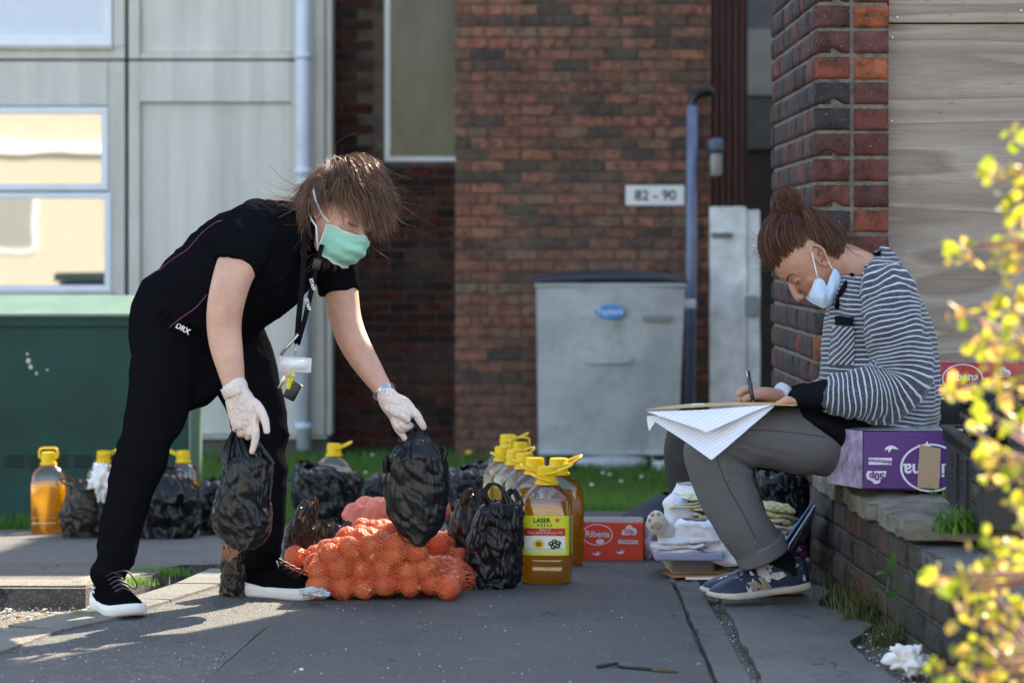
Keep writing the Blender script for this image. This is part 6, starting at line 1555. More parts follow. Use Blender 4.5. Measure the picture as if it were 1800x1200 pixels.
# eyes
for s in (-1, 1):
    q = HA @ V(.0690, s * .031, -.006); o = mk('eye', *sphere(q, .0115, None, None, 14, 10), plain('eye_white', (0.6, 0.57, 0.53), .2), pA)
    mk('iris', *sphere(HA @ V(.0745, s * .031, -.008), .0055, None, None, 12, 8), plain('iris_dark', (0.05, 0.03, 0.02), .1), o)
SA = 1 if (HA @ V(0, 1, 0)).y < HA.translation.y else -1; LSHA = plain('brown_lash', (0.04, 0.025, 0.018), .6)
for s in (-1, 1):
    mk('eyelashes', *tube([hvA.find_nearest(HA @ V(*q))[0] + V(0, -.0012, 0) for q in ((.086, s * .018, -.009), (.086, s * .027, -.012), (.084, s * .036, -.011), (.078, s * .044, -.006))], .0013, 5), LSHA, pA)
# tunic
tun = loft([A(345, 566, 7.6, .138, .185), A(350, 552, 7.6, .146, .185), A(375, 520, 7.58, .144, .180), A(425, 478, 7.56, .148, .185), A(478, 436, 7.55, .138, .19), A(512, 414, 7.54, .103, .165), A(538, 402, 7.53, .070, .085), A(550, 397, 7.53, .062, .072)], n=30, sub=5)
slN = loft([A(470, 402, 7.44, .060, .07), A(445, 420, 7.42, .072, .072), A(428, 440, 7.39, .070, .068), A(413, 468, 7.365, .058, .062)], n=22, sub=5, rnd=False)
slF = loft([A(560, 420, 7.66, .060, .07), A(578, 450, 7.68, .066, .066), A(590, 480, 7.69, .060, .062), A(597, 515, 7.68, .0535, .057)], n=22, sub=5, rnd=False)
va, fa = vox([tun, slN, slF], .0045, 5, .5)
va = folds(va, fa, .014, 9, 3.0, .65, (1, 1, .8)); va = folds(va, fa, .005, 22, 8.0, .6)
tn = mk('tunic', va, fa, BLK_T, pA); bt = bvh_of(va, fa)
PUR = plain('purple_piping', (0.16, 0.02, 0.13), .5); WTH = plain('white_print', (0.75, 0.75, 0.75), .5)
seam(bt, [(390, 388), (378, 392), (355, 410), (330, 438), (300, 458), (280, 475), (258, 488)], .0016, 'piping', PUR, tn)
seam(bt, [(364, 517), (345, 540), (322, 556), (298, 575)], .0018, 'piping', PUR, tn)
h_, n_ = hit(bt, 321, 574, .012); put_text('DRX', .020, h_, (.85, -.2, -.45), (.45, 0, .85), WTH, tn, .0007)
h_, n_ = hit(bt, 256, 489, .004); mk('white_tag', *xf(boxg(-.013, .013, -.002, .002, -.005, .005, .001), TR(h_, 0, 0, math.radians(-40))), WTH, tn)
mk('sleeve_edge', *tube([hit(bt, x, y, .001)[0] for x, y in ((387, 449), (400, 458), (420, 472), (438, 484))], .0015, 5), BLK_P, tn)
# trousers
hipv = LA
hip = loft([A(326, 545, 7.6, .130, .165), A(322, 585, 7.6, .126, .165), A(330, 625, 7.59, .110, .160), A(352, 655, 7.6, .08, .15)], n=28, sub=4)
lN = loft([A(306, 612, 7.52, .082, .10), A(291, 655, 7.49, .088, .10), A(272, 730, 7.45, .072, .085), A(249, 797, 7.42, .066, .07), A(229, 859, 7.40, .060, .066), A(213, 922, 7.38, .054, .06), A(204, 975, 7.375, .046, .054), (MN @ V(.060, 0, .090), .042, .050, LA)], n=24, sub=5, vdir=(0, 1, 0))
lF = loft([A(405, 600, 7.68, .10, .10), A(425, 645, 7.68, .092, .098), A(446, 700, 7.66, .080, .085), A(460, 760, 7.65, .069, .073), A(465, 804, 7.64, .062, .066), A(466, 859, 7.63, .057, .062), A(467, 914, 7.62, .051, .055), A(464, 955, 7.62, .044, .048), (MF @ V(.058, 0, .100), .043, .047, LA)], n=24, sub=5, vdir=(0, 1, 0))
va, fa = vox([hip, lN, lF], .005, 5, .5)
def knee(p):
    q = V(p.x * 6, p.y * 6, p.z * 13); px = 900 + p.x * FP / p.y; py = 440 + (ZC - p.z) * FP / p.y
    k = math.exp(-((py - 800) / 70) ** 2) + math.exp(-((py - 985) / 40) ** 2) + .5 * math.exp(-((py - 640) / 45) ** 2)
    return .021 * k * (.3 - abs(noise.noise(q + V(0, 0, p.x * 9)))) + .006 * noise.noise(p * 7) + .003 * noise.noise(V(p.x * 30, p.y * 20, p.z * 5))
va = displace(va, fa, knee)
tr_ = mk('trousers', va, fa, BLK_P, pA); btr = bvh_of(va, fa)
h_, n_ = hit(btr, 187, 1010, .002) if False else (P(186, 1012, 7.30), None)
# shoes
SHB = fabric('black_knit', (0.005, 0.005, 0.006), .7, bs=300); SOLW = plain('white_foam_sole', (0.78, 0.76, 0.74), .5, var=.08); LACE = plain('black_lace', (0.02, 0.02, 0.022), .6); 
sN, soN = shoe(pA, MN, SHB, SOLW, SOLW, lace=LACE, sh=1.25)
sF_, soF = shoe(pA, MF, SHB, SOLW, SOLW, lace=LACE, sh=1.25)
# emblem like the one on the near shoe: two crossing arcs
def mark(sh, M, x, y, z, mat, sx=1.0):
    O = M @ V(x, y, z)
    for s in (1, -1):
        pts = [O + (M.to_3x3() @ V(.016 * sx * math.sin(a), -.0008, s * (.016 - .012 * math.cos(a)) )) for a in [-.9, -.5, 0, .5, .9]]
        mk('shoe_emblem', *tube(pts, .0028, 6, sub=3), mat, sh)
mark(sN, MN, .045, -.0335, .052, WTH)
b_l = [MN @ V(.105, .0, .100), MN @ V(.125, .03, .105), MN @ V(.125, .055, .075), MN @ V(.10, .06, .055), MN @ V(.09, .035, .075), MN @ V(.10, .01, .09)]
mk('lace_loop', *tube(b_l, .0022, 6, sub=4), LACE, sN); mk('lace_loop', *tube([MF @ V(.10, 0, .09), MF @ V(.115, -.02, .10), MF @ V(.13, -.03, .08), MF @ V(.11, -.01, .088)], .0022, 6, sub=4), LACE, sF_)
for M_, sh in ((MN, sN), (MF, sF_)): mk('sock', *loft([(M_ @ V(.055, 0, .06), .034, .032), (M_ @ V(.052, 0, .105), .032, .031)], n=16, sub=3, vdir=(0, 1, 0), rnd=False), fabric('black_sock', (0.015, 0.015, 0.017)) if M_ is MN else SHB, sh)
mk('heel_tab', *xf(boxg(-.004, .004, -.006, .006, .066, .082, .001), MF), WTH, sF_); mk('tongue_tab', *xf(boxg(.078, .082, -.012, .012, .088, .104, .001), MN), WTH, sN)
# gloves
def glove(parts, name='glove'):
    va, fa = vox(parts, .0022, 3, .5)
    va = displace(va, fa, lambda p: .0010 * (.4 - abs(noise.noise(V(p.x * 60, p.y * 60, p.z * 30))) * 2))
    return mk(name, va, fa, GLOVE, pA)
dg = 7.32
glove([loft([(P(413, 678, dg), .033, .034), (P(416, 690, dg), .033, .033), (P(423, 708, dg), .039, .027), (P(430, 728, dg), .042, .022), (P(431, 746, dg), .037, .018)], n=22, sub=4, vdir=(0, 1, 0)),
       finger([(446, 738, -.008), (450, 758, -.012), (448, 776, -.010), (443, 794, -.006)], .0105, .0078, dg),
       finger([(437, 744, -.004), (439, 760, -.006), (436, 767, .012), (430, 760, .028)], .0102, .0085, dg), finger([(426, 744, 0), (426, 758, .0), (423, 763, .016), (420, 755, .030)], .0100, .0082, dg), finger([(415, 738, .004), (414, 750, .006), (413, 754, .02), (413, 746, .03)], .0090, .0075, dg),
       finger([(444, 706, .0), (456, 718, -.010), (465, 736, -.016), (469, 757, -.018)], .0135, .0092, dg)])
dh = 7.56
glove([loft([(P(680, 696, dh), .027, .030), (P(687, 706, dh), .031, .031), (P(699, 716, dh), .037, .027), (P(712, 728, dh), .036, .024)], n=22, sub=4, vdir=(0, 1, 0)),
       finger([(722, 718, -.006), (733, 730, -.012), (740, 742, -.010), (745, 751, -.004)], .0120, .0088, dh), finger([(700, 736, -.012), (706, 746, -.02), (714, 750, -.012), (722, 748, .004)], .0110, .0090, dh),
       finger([(692, 732, -.008), (696, 745, -.016), (706, 754, -.014), (716, 752, .0)], .0105, .0088, dh), finger([(692, 738, .0), (698, 752, -.004), (706, 762, -.002), (711, 770, .002)], .0100, .0080, dh), finger([(682, 716, -.018), (694, 724, -.030), (707, 730, -.032), (716, 738, -.026)], .0125, .0095, dh)])
mk('glove_cuff', *loft([(P(409, 676, dg), .0345, .036), (P(416, 694, dg), .0335, .0335)], n=24, sub=3, vdir=(0, 1, 0), rnd=False), GLOVE, pA)
# bracelet watch
wl_ = thing('wrist_watch', P(679, 690, 7.57), 'silver link bracelet watch on the standing woman\'s left wrist', 'watch')
axd = (P(688, 704, 7.57) - P(652, 652, 7.60)).normalized(); cw_ = P(675, 688, 7.578); e1 = axd.cross(V(0, 1, 0)).normalized(); e2 = axd.cross(e1)
for i in range(26):
    a = i / 26 * 2 * math.pi; q = cw_ + e1 * math.cos(a) * .030 + e2 * math.sin(a) * .032; M = Matrix((-e1 * math.sin(a) + e2 * math.cos(a), axd, e1 * math.cos(a) + e2 * math.sin(a))).transposed().to_4x4(); M.translation = q
    mk('link', *xf(boxg(-.0033, .0033, -.006, .006, -.001, .0016), M), STEEL, wl_, smooth=False)
# mask
MG = plain('mask_green', (0.30, 0.62, 0.50), .75, var=.06, bump=.5, bscale=60, Subsurface_Weight=.3, Subsurface_Scale=.01); STR = plain('strap_white', (0.75, 0.75, 0.77), .6)
v = []; f = []; nu, nv = 28, 16
for j in range(nv + 1):
    w = j / nv; z = lerp(-.030, -.120, w); x0 = lerp(.112, .083, w ** 1.5) + .021 * math.sin(math.pi * min(1, w * 1.05)) + .004 * math.sin(w * 19)
    for i in range(nu + 1):
        u = i / nu * 2 - 1; k = abs(u) ** 2.0; hw = .066 - .012 * w
        v.append(HA @ V(lerp(x0, .038, k), hw * math.sin(u * 1.45) / math.sin(1.45) * 1.04, z * (1 - .18 * k) - .012 * k + .010 * (1 - w) * max(0, .3 - abs(u)) / .3 + .0015 * math.sin(u * 14 + w * 9)))
for j in range(nv):
    for i in range(nu): a = j * (nu + 1) + i; f.append((a, a + 1, a + nu + 2, a + nu + 1))
mask = mk('face_mask', v, f, MG, pA)
ed = lambda idx, r, nm: mk(nm, *tube([v[i] for i in idx], r, 6), STR, mask)
ed(range(nu + 1), .0022, 'mask_border'); ed(range(nv * (nu + 1), (nv + 1) * (nu + 1)), .0022, 'mask_border'); ed([j * (nu + 1) for j in range(nv + 1)], .0022, 'mask_border'); ed([j * (nu + 1) + nu for j in range(nv + 1)], .0022, 'mask_border')
near0 = HA @ V(.038, -.075, -.03)
sN_ = v[0]; sB_ = v[nv * (nu + 1)]
if (Vector(v[nu]) - CAM).length < (Vector(v[0]) - CAM).length: sN_, sB_ = v[nu], v[nv * (nu + 1) + nu]
def P_hit(px, py, off, bv=hvA): return hit(bv, px, py, off)[0]
mk('ear_strap', *ribbon([sN_] + [P_hit(x, y, .010) for x, y in ((583, 390), (572, 380))] + [P(562, 368, 7.42), P(555, 352, 7.42), P(551, 335, 7.44), P(554, 322, 7.48)], .0055, (1, 0, .3), .0015), STR, mask)
mk('ear_strap', *ribbon([sB_] + [P(556, 398, 7.43), P(548, 386, 7.44), P(541, 370, 7.46)], .005, (1, 0, -.3), .0015), STR, mask)
# hair
rh = np.random.RandomState(5)
def ell_pts(n, rad, keep):
    out = []
    while len(out) < n:
        q = rh.normal(size=3); q /= np.linalg.norm(q); p = q * rad
        if keep(p): out.append(p)
    return np.array(out)
RADA = np.array([.099, .080, .121])
def keepA(p):
    if p[0] > .030: return p[2] > .050 + .25 * (p[0] - .03)
    if p[0] > -.015: return p[2] > .034
    return p[2] > -.085
def grow(M, roots, rad, crown, length, seg, grav, wflow, wgrav, shell, wind=(0, 0, 0), frizz=.25, curl=0.0):
    n = len(roots); Minv = np.array(M.to_3x3().inverted()); g = Minv @ np.array(grav); wd = Minv @ np.array(wind)
    nrm = roots / rad; nrm /= np.linalg.norm(nrm, axis=1, keepdims=True)
    clump = np.array([[noise.noise(Vector(r * 45)), noise.noise(Vector(r * 45 + 7)), noise.noise(Vector(r * 45 + 19))] for r in roots])
    d = nrm * .5 + clump * .6; p = roots.copy(); pts = [p.copy()]; L = length * rh.uniform(.65, 1.15, n)[:, None] / seg; cl2 = np.array([noise.noise_vector(Vector(r * 28) + V(5, 5, 5)) for r in roots]); sh = rh.uniform(shell[0], shell[1], n)
    fz = rh.normal(size=(n, 3)) * frizz
    for i in range(seg):
        fl = p - crown; fl -= nrm * (fl * nrm).sum(1, keepdims=True); fl /= np.linalg.norm(fl, axis=1, keepdims=True) + 1e-6
        k = min(1, i / seg * 1.6)
        tgt = fl * wflow * (1 - .6 * k) + g * wgrav * (.35 + k) + wd * k + fz + clump * .8 + cl2 * (.8 * math.sin(i * .6))
        tgt /= np.linalg.norm(tgt, axis=1, keepdims=True); d = d * .55 + tgt * .45; d /= np.linalg.norm(d, axis=1, keepdims=True)
        p = p + d * L; q = p / rad; rr = np.linalg.norm(q, axis=1); lim = 1 + (sh - 1) * min(1, (i + 1) / (seg * .4)); inside = rr < lim
        p[inside] = (q[inside] / rr[inside, None] * lim[inside, None]) * rad
        nrm = p / rad ** 2; nrm /= np.linalg.norm(nrm, axis=1, keepdims=True); pts.append(p.copy())
    A_ = np.stack(pts, 1); R3 = np.array(M.to_3x3()); return A_ @ R3.T + np.array(M.translation)
HAIRA = leafy('brown_hair', (0.12, 0.058, 0.032), (0.28, 0.14, 0.075), .35, (0.46, 0.26, 0.14)); HAIRA.node_tree.nodes['Principled BSDF'].inputs['Roughness'].default_value = .35; HAIRA.node_tree.nodes['Principled BSDF'].inputs['Specular IOR Level'].default_value = .8
rA = ell_pts(8500, RADA, keepA)
lenA = .072 + .030 * np.clip(rA[:, 0] / .06, 0, 1) + .03 * np.clip(-rA[:, 0] / .06, 0, 1)
lenA = np.where(rA[:, 2] < .02, .050, lenA)
S1 = grow(HA, rA, RADA, np.array([-.055, 0, .105]), lenA[:, None], 12, (0, 0, -1), 1.25, .34, (1.10, 1.42), wind=(.22, -.03, .0), frizz=.13)
v1, f1 = hair_tubes(S1, .00085)
nape = ell_pts(1500, RADA, lambda p: p[0] < -.05 and p[2] < .0 and p[2] > -.09)
S2 = grow(HA, nape, RADA, np.array([0, 0, .12]), .13, 10, (-.85, 0, -.12), .5, 1.0, (1.03, 1.2), frizz=.3)
v2, f2 = hair_tubes(S2, .0009)
fl_ = ell_pts(130, RADA, lambda p: keepA(p) and p[2] > .0)
S3 = grow(HA, fl_, RADA, np.array([-.055, 0, .105]), .19, 12, (0, 0, -1), 1.0, .25, (1.15, 1.5), wind=(.7, -.1, .25), frizz=.5); v3, f3 = hair_tubes(S3, .00045)
vv_ = np.concatenate([v1, v2, v3]); ff_ = np.concatenate([f1, f2 + len(v1), f3 + len(v1) + len(v2)])
ha = mk('hair', vv_, ff_, HAIRA, pA)
def scalp(M, rad, keep, k, mat, par):
    v, f = sphere((0, 0, 0), rad[0] * k, rad[1] * k, rad[2] * k, 48, 32); ok = [keep(np.array(q)) for q in v]
    f = [q for q in f if all(ok[i] for i in q)]; return mk('scalp_hair', [M @ Vector(q) for q in v], f, mat, par)
scalp(HA, RADA, keepA, 1.035, plain('hair_base', (0.05, 0.028, 0.018), .6), ha)
# lanyard with card and keys
LNY = fabric('black_lanyard', (0.012, 0.012, 0.014), .6)
ln = thing('lanyard', P(522, 640, 7.40), 'black staff lanyard with white card holder and bunch of keys hanging from her neck', 'lanyard')
mk('strap', *ribbon([P(536, 410, 7.40), P(535, 440, 7.37), P(531, 500, 7.37), P(525, 560, 7.38), P(522, 604, 7.39)], .015, (1, .2, 0), .0016), LNY, ln)
st2 = mk('strap', *ribbon([P(566, 430, 7.42), P(559, 455, 7.40), P(550, 500, 7.38), P(536, 560, 7.38), P(523, 606, 7.388)], .013, (.9, .2, .2), .0016), LNY, ln)
mk('buckle', *xf(boxg(-.011, .011, -.004, .004, -.014, .014, .002), TR(P(557, 464, 7.395), 0, 0, .2)), BLACKP, ln)
for (x, y) in ((549, 500), (541, 535)): put_text('STAFF', .012, P(x, y, 7.372), (.28, 0, -1), (1, 0, .28), WTH, st2, .0004)
mk('clip', *tube([P(522, 604, 7.385), P(519, 616, 7.385), P(518, 626, 7.385)], .0025, 6), STEEL, ln)
mk('pen', *tube([P(524, 587, 7.37), P(508, 606, 7.37), P(494, 624, 7.37)], .0042, 8), STEEL, ln)
CLR = plain('clear_card_sleeve', (0.72, 0.72, 0.76), .2, Transmission_Weight=.3)
cd_ = mk('card_holder', *xf(boxg(-.042, .042, -.0018, .0018, -.020, .018, .001), TR(P(519, 640, 7.38), .1, 0, .06)), CLR, ln); mk('card', *xf(boxg(-.036, .030, -.0026, -.0019, -.013, .012), TR(P(519, 640, 7.38), .1, 0, .06)), plain('card_white', (0.8, 0.81, 0.86), .5), cd_)
BR = plain('brass', (0.45, 0.32, 0.12), .3, metal=.8)
mk('key', *xf(boxg(-.0035, .0035, -.001, .001, -.038, .0, .0005), TR(P(503, 656, 7.37), 0, 0, .45)), STEEL, ln); mk('key', *xf(boxg(-.004, .004, -.001, .001, -.040, .0, .0005), TR(P(505, 660, 7.372), 0, 0, .6)), BR, ln)
mk('key_tag', *xf(boxg(-.006, .006, -.0015, .0015, -.042, .002, .001), TR(P(514, 656, 7.365), 0, 0, .3)), plain('yellow_tag', (0.70, 0.68, 0.03), .4), ln); mk('key_disc', *sphere(P(505, 657, 7.36), .009, .002, .009), plain('tan_disc', (0.55, 0.36, 0.25), .4), ln)
mk('key_fob', *xf(boxg(-.0165, .0165, -.005, .005, -.026, .024, .005), TR(P(515, 686, 7.37), 0, 0, .5)), BLACKP, ln); mk('key_ring', *tube([P(514 + 5 * math.cos(a), 668 + 6 * math.sin(a), 7.36) for a in [i / 12 * 2 * math.pi for i in range(13)]], .0012, 6), BR, ln)
# the two bags in her hands
bag('tall black bag hanging from the gloved hand in front of her leg', 7.36,
    [(802, 397, 470), (812, 394, 478), (830, 390, 479), (860, 383, 478), (890, 376, 477), (915, 372, 477), (935, 380, 474), (950, 393, 466), (962, 408, 452)], .14, 43.1, pleat=.45, crump=.55, group='bags in the hands of the standing woman',
    straps=[([(400, 815, -.045), (404, 795, -.04), (410, 772, -.02), (416, 756, .0)], [.05, .042, .030, .022]), ([(430, 812, -.05), (426, 792, -.04), (420, 770, -.02), (418, 756, .0)], [.03, .022, .018, .018]), ([(468, 820, -.03), (458, 796, -.035), (448, 776, -.02), (436, 757, .0)], [.05, .038, .026, .02]), ([(455, 812, .05), (446, 790, .04), (432, 765, .02)], [.05, .03, .02])], wd=(1, .25, 0))
bag('black bag held up over the onions by her outstretched gloved hand', 7.60,
    [(757, 712, 744), (766, 706, 752), (780, 700, 764), (795, 692, 776), (812, 682, 782), (845, 677, 787), (880, 678, 787), (905, 684, 784), (930, 700, 772), (945, 716, 757), (956, 726, 748)], .14, 47.7, pleat=.9, crump=.5, group='bags in the hands of the standing woman',
    straps=[([(716, 770, -.03), (720, 758, -.02), (724, 748, -.005)], [.03, .024, .018]), ([(742, 770, -.02), (736, 756, -.01), (730, 745, .0)], [.03, .024, .018]), ([(684, 830, -.045), (680, 812, -.05), (680, 800, -.05)], [.03, .022, .012]), ([(770, 810, -.04), (778, 795, -.04), (776, 786, -.04)], [.03, .03, .012])], wd=(1, .25, 0))

# ------------------------------------------------ B: the seated woman writing
pB = thing('person', V(.86, 7.6, .3), 'woman in striped sweater sitting on the low wall, mask under her nose, writing', 'person')
HB = head_frame(P(1425, 455, 7.60), (-.62, -.16, -.77), (-.77, 0, .64))
LB = V(.12, .99, 0)
def Bp(px, py, d, a, b_, v=LB): return (P(px, py, d), a, b_, v)
torsoB = loft([Bp(1545, 780, 7.62, .11, .15), Bp(1548, 700, 7.62, .12, .14), Bp(1545, 610, 7.62, .11, .145), Bp(1538, 530, 7.61, .10, .16), Bp(1535, 495, 7.61, .065, .10), Bp(1515, 478, 7.60, .056, .06), Bp(1488, 464, 7.60, .054, .054), Bp(1462, 452, 7.60, .055, .05)], n=28, sub=4)
armBn = loft([Bp(1562, 545, 7.44, .055, .055), Bp(1585, 620, 7.42, .048, .048), Bp(1592, 685, 7.41, .044, .044), Bp(1540, 700, 7.39, .042, .042), Bp(1470, 697, 7.37, .034, .034), Bp(1425, 698, 7.36, .026, .028), Bp(1402, 702, 7.36, .020, .030), Bp(1386, 705, 7.36, .013, .034)], n=18, sub=3, vdir=(0, 1, 0))
armBf = loft([Bp(1540, 545, 7.76, .055, .055), Bp(1545, 640, 7.78, .046, .046), Bp(1500, 690, 7.74, .042, .042), Bp(1440, 695, 7.66, .034, .034), Bp(1395, 699, 7.58, .024, .027), Bp(1374, 698, 7.55, .021, .027), Bp(1350, 694, 7.53, .021, .030), Bp(1330, 692, 7.52, .018, .032)], n=18, sub=3, vdir=(0, 1, 0))
dp_ = 7.50
handB = [finger([(1336, 686, -.01), (1318, 682, -.02), (1305, 687, -.024), (1298, 692, -.024)], .0095, .0078, dp_ + .03), finger([(1342, 696, -.03), (1328, 695, -.045), (1314, 699, -.045), (1309, 702, -.042)], .0105, .0085, dp_ + .03), finger([(1334, 692, .0), (1316, 690, -.008), (1303, 697, -.016), (1301, 702, -.02)], .0095, .008, dp_ + .03),
         finger([(1334, 697, .015), (1318, 696, .012), (1304, 702, .004), (1304, 706, 0)], .0092, .008, dp_ + .03), finger([(1338, 700, .03), (1322, 701, .028), (1310, 705, .02)], .0085, .0072, dp_ + .03)]
handB2 = [finger([(1388, 703, o_), (1376, 706, o_ - .002), (1367, 709, o_ - .003)], .0085, .007, 7.36) for o_ in (-.026, -.008, .010, .026)] + [finger([(1398, 702, .028), (1386, 701, .042), (1377, 704, .048)], .0095, .008, 7.36)]
thB = loft([Bp(1560, 800, 7.52, .08, .09), Bp(1400, 775, 7.46, .072, .075), Bp(1262, 778, 7.42, .058, .06)], n=16, sub=4, vdir=(0, 1, 0)); shB = loft([Bp(1258, 785, 7.42, .058, .06), Bp(1300, 890, 7.44, .05, .052), Bp(1350, 970, 7.475, .032, .034), Bp(1376, 1000, 7.49, .026, .027), Bp(1384, 1018, 7.49, .024, .024)], n=16, sub=4, vdir=(0, 1, 0))
thB2 = loft([Bp(1560, 800, 7.74, .08, .09), Bp(1400, 778, 7.70, .072, .075), Bp(1275, 782, 7.66, .058, .06)], n=16, sub=4, vdir=(0, 1, 0)); shB2 = loft([Bp(1275, 785, 7.66, .058, .06), Bp(1310, 890, 7.64, .05, .052), Bp(1345, 975, 7.62, .034, .036), Bp(1352, 1000, 7.62, .03, .032)], n=16, sub=4, vdir=(0, 1, 0))
va, fa = vox([torsoB, armBn, armBf, thB, shB, thB2, shB2] + handB + handB2 + head_parts(HB), .0027, 3, .5)
mk('body', va, fa, SKB, pB); hvB = bvh_of(va, fa)
SB = 1 if (HB @ V(0, 1, 0)).y < HB.translation.y else -1
LSH = plain('dark_lash', (0.012, 0.008, 0.006), .6)
mk('eyelashes', *tube([hvB.find_nearest(HB @ V(*q))[0] + V(0, -.0012, 0) for q in ((.086, SB * .018, -.007), (.086, SB * .027, -.010), (.084, SB * .036, -.009), (.078, SB * .044, -.004))], .0014, 5), LSH, pB)
mk('eyebrow', *tube([hvB.find_nearest(HB @ V(*q))[0] + V(0, -.001, 0) for q in ((.087, SB * .014, .014), (.087, SB * .026, .020), (.080, SB * .040, .021), (.070, SB * .052, .014))], .0023, 6, r1=.001), LSH, pB)
mk('nostril', *sphere(hvB.find_nearest(HB @ V(.100, SB * .010, -.050))[0], .003, .002, .003, 8, 6), plain('nostril_dark', (0.10, 0.03, 0.02), .8), pB)
mk('ear_hollow_shade', *tube([hvB.find_nearest(HB @ V(*q))[0] + V(0, -.0008, 0) for q in ((-.010, SB * .09, .008), (-.002, SB * .09, -.002), (-.003, SB * .09, -.014), (.003, SB * .09, -.020))], .0018, 6), plain('ear_shadow_skin', (0.22, 0.09, 0.06), .7), pB)  # dark tube paints the shade inside the ear
# striped sweater
def stripe_mat():
    m, t, b = nt('striped_marl'); at = N(t, 'ShaderNodeAttribute'); at.attribute_name = 'st'; c = coords(t)
    ad = N(t, 'ShaderNodeMath', operation='MULTIPLY_ADD'); ad.inputs[1].default_value = .0045; t.links.new(noise_out(t, c, 30, 3), ad.inputs[0]); t.links.new(at.outputs['Fac'], ad.inputs[2])
    dv = N(t, 'ShaderNodeMath', operation='DIVIDE'); dv.inputs[1].default_value = .0122; t.links.new(ad.outputs[0], dv.inputs[0]); fr = N(t, 'ShaderNodeMath', operation='FRACT'); t.links.new(dv.outputs[0], fr.inputs[0])
    a = N(t, 'ShaderNodeMath', operation='SUBTRACT'); a.inputs[1].default_value = .5; t.links.new(fr.outputs[0], a.inputs[0]); e = N(t, 'ShaderNodeMath', operation='ABSOLUTE'); t.links.new(a.outputs[0], e.inputs[0])
    mr = N(t, 'ShaderNodeMapRange'); mr.inputs[1].default_value = .08; mr.inputs[2].default_value = .15; mr.inputs[3].default_value = 1; mr.inputs[4].default_value = 0; t.links.new(e.outputs[0], mr.inputs[0])
    n2 = noise_out(t, coords(t, 'Object', (.3, .3, 1)), 260, 3)
    dk_ = mix(t, thr(t, n2, .4, .7), (0.030, 0.040, 0.065), (0.085, 0.105, 0.15)); t.links.new(mix(t, mr.outputs[0], dk_, (0.58, 0.58, 0.60)), b.inputs['Base Color'])
    b.inputs['Roughness'].default_value = .95; b.inputs['Sheen Weight'].default_value = .2; bump_to(t, b, noise_out(t, c, 380, 2), .4, .003); return m
STRP = stripe_mat()
def set_st(o, vals):
    a = o.data.attributes.new('st', 'FLOAT', 'POINT'); a.data.foreach_set('value', np.array(vals, dtype=np.float32))
def cloth_loft(rings, n, sub, vdir, amp, fx, seed, ridge=.6, rnd=False, pleat=None):
    v, f, par = loft(rings, n=n, sub=sub, vdir=vdir, rnd=rnd, ret_param=True); f2 = [q if len(q) == 4 else (q[0], q[1], q[2]) for q in f]
    tri = np.array([(q[0], q[1], q[2]) for q in f2] ); va = np.array([tuple(p) for p in v])
    nn = normals(va, tri)
    d = []
    for p, (l, th) in zip(v, par):
        q = p * fx + V(seed, 0, 0); w = noise.noise_vector(q * .5) * .8
        d.append(amp * (noise.noise(q + w) * (1 - ridge) + ridge * (.45 - 2.2 * abs(noise.noise(q * 1.3 + w)))) + (pleat(l, th) if pleat else 0))
    sgn = 1 if float(((va - va.mean(0)) * nn).sum()) > 0 else -1
    return va + nn * (np.array(d)[:, None] * sgn), f2, par
tB = [Bp(1545, 752, 7.60, .125, .17), Bp(1548, 735, 7.60, .150, .18), Bp(1547, 700, 7.60, .160, .185), Bp(1546, 650, 7.60, .157, .185), Bp(1543, 600, 7.60, .150, .185), Bp(1539, 550, 7.60, .130, .19), Bp(1538, 515, 7.60, .110, .185), Bp(1541, 487, 7.60, .083, .15), Bp(1538, 466, 7.60, .058, .10), Bp(1530, 456, 7.60, .045, .075)]
va, f2, par = cloth_loft(tB, 72, 8, LB, .022, 9, 2.0)
sw = mk('sweater', va, f2, STRP, pB); set_st(sw, [p.z + .02 * noise.noise(Vector(p) * 5) for p in [Vector(q) for q in va]]); bs_ = bvh_of(va, f2)
sl1 = [Bp(1552, 492, 7.50, .050, .07), Bp(1560, 512, 7.455, .072, .078), Bp(1570, 560, 7.42, .080, .075), Bp(1582, 620, 7.40, .078, .075), Bp(1578, 672, 7.385, .080, .074), Bp(1545, 692, 7.375, .078, .07), Bp(1505, 694, 7.365, .068, .064), Bp(1470, 694, 7.36, .054, .054), Bp(1446, 694, 7.36, .038, .042)]
va, f2, par = cloth_loft(sl1, 60, 9, (0, 1, 0), .019, 11, 9.0)
s1 = mk('sleeve', va, f2, STRP, sw); set_st(s1, [l + .008 * noise.noise(Vector(q) * 12) for (l, th), q in zip(par, va)]); bsl = bvh_of(va, f2)
sl2 = [Bp(1530, 500, 7.72, .06, .07), Bp(1535, 560, 7.77, .07, .07), Bp(1535, 640, 7.78, .07, .07), Bp(1495, 688, 7.74, .062, .06), Bp(1440, 694, 7.66, .045, .048), Bp(1412, 695, 7.62, .032, .036)]
va, f2, par = cloth_loft(sl2, 36, 6, (0, 1, 0), .008, 10, 19.0); s2 = mk('sleeve', va, f2, STRP, sw); set_st(s2, [l for (l, th) in par])
CUFF = fabric('black_rib', (0.010, 0.011, 0.014), .9)
mk('cuff', *loft([(P(1452, 694, 7.36), .041, .044), (P(1435, 695, 7.36), .0365, .040), (P(1415, 697, 7.36), .033, .038), (P(1402, 699, 7.36), .027, .034)], n=26, sub=4, vdir=(0, 1, 0)), CUFF, sw)
mk('cuff', *loft([(P(1414, 692, 7.62), .030, .034), (P(1396, 692, 7.585), .021, .030), (P(1380, 693, 7.565), .017, .028)], n=22, sub=4, vdir=(0, 1, 0)), CUFF, sw)
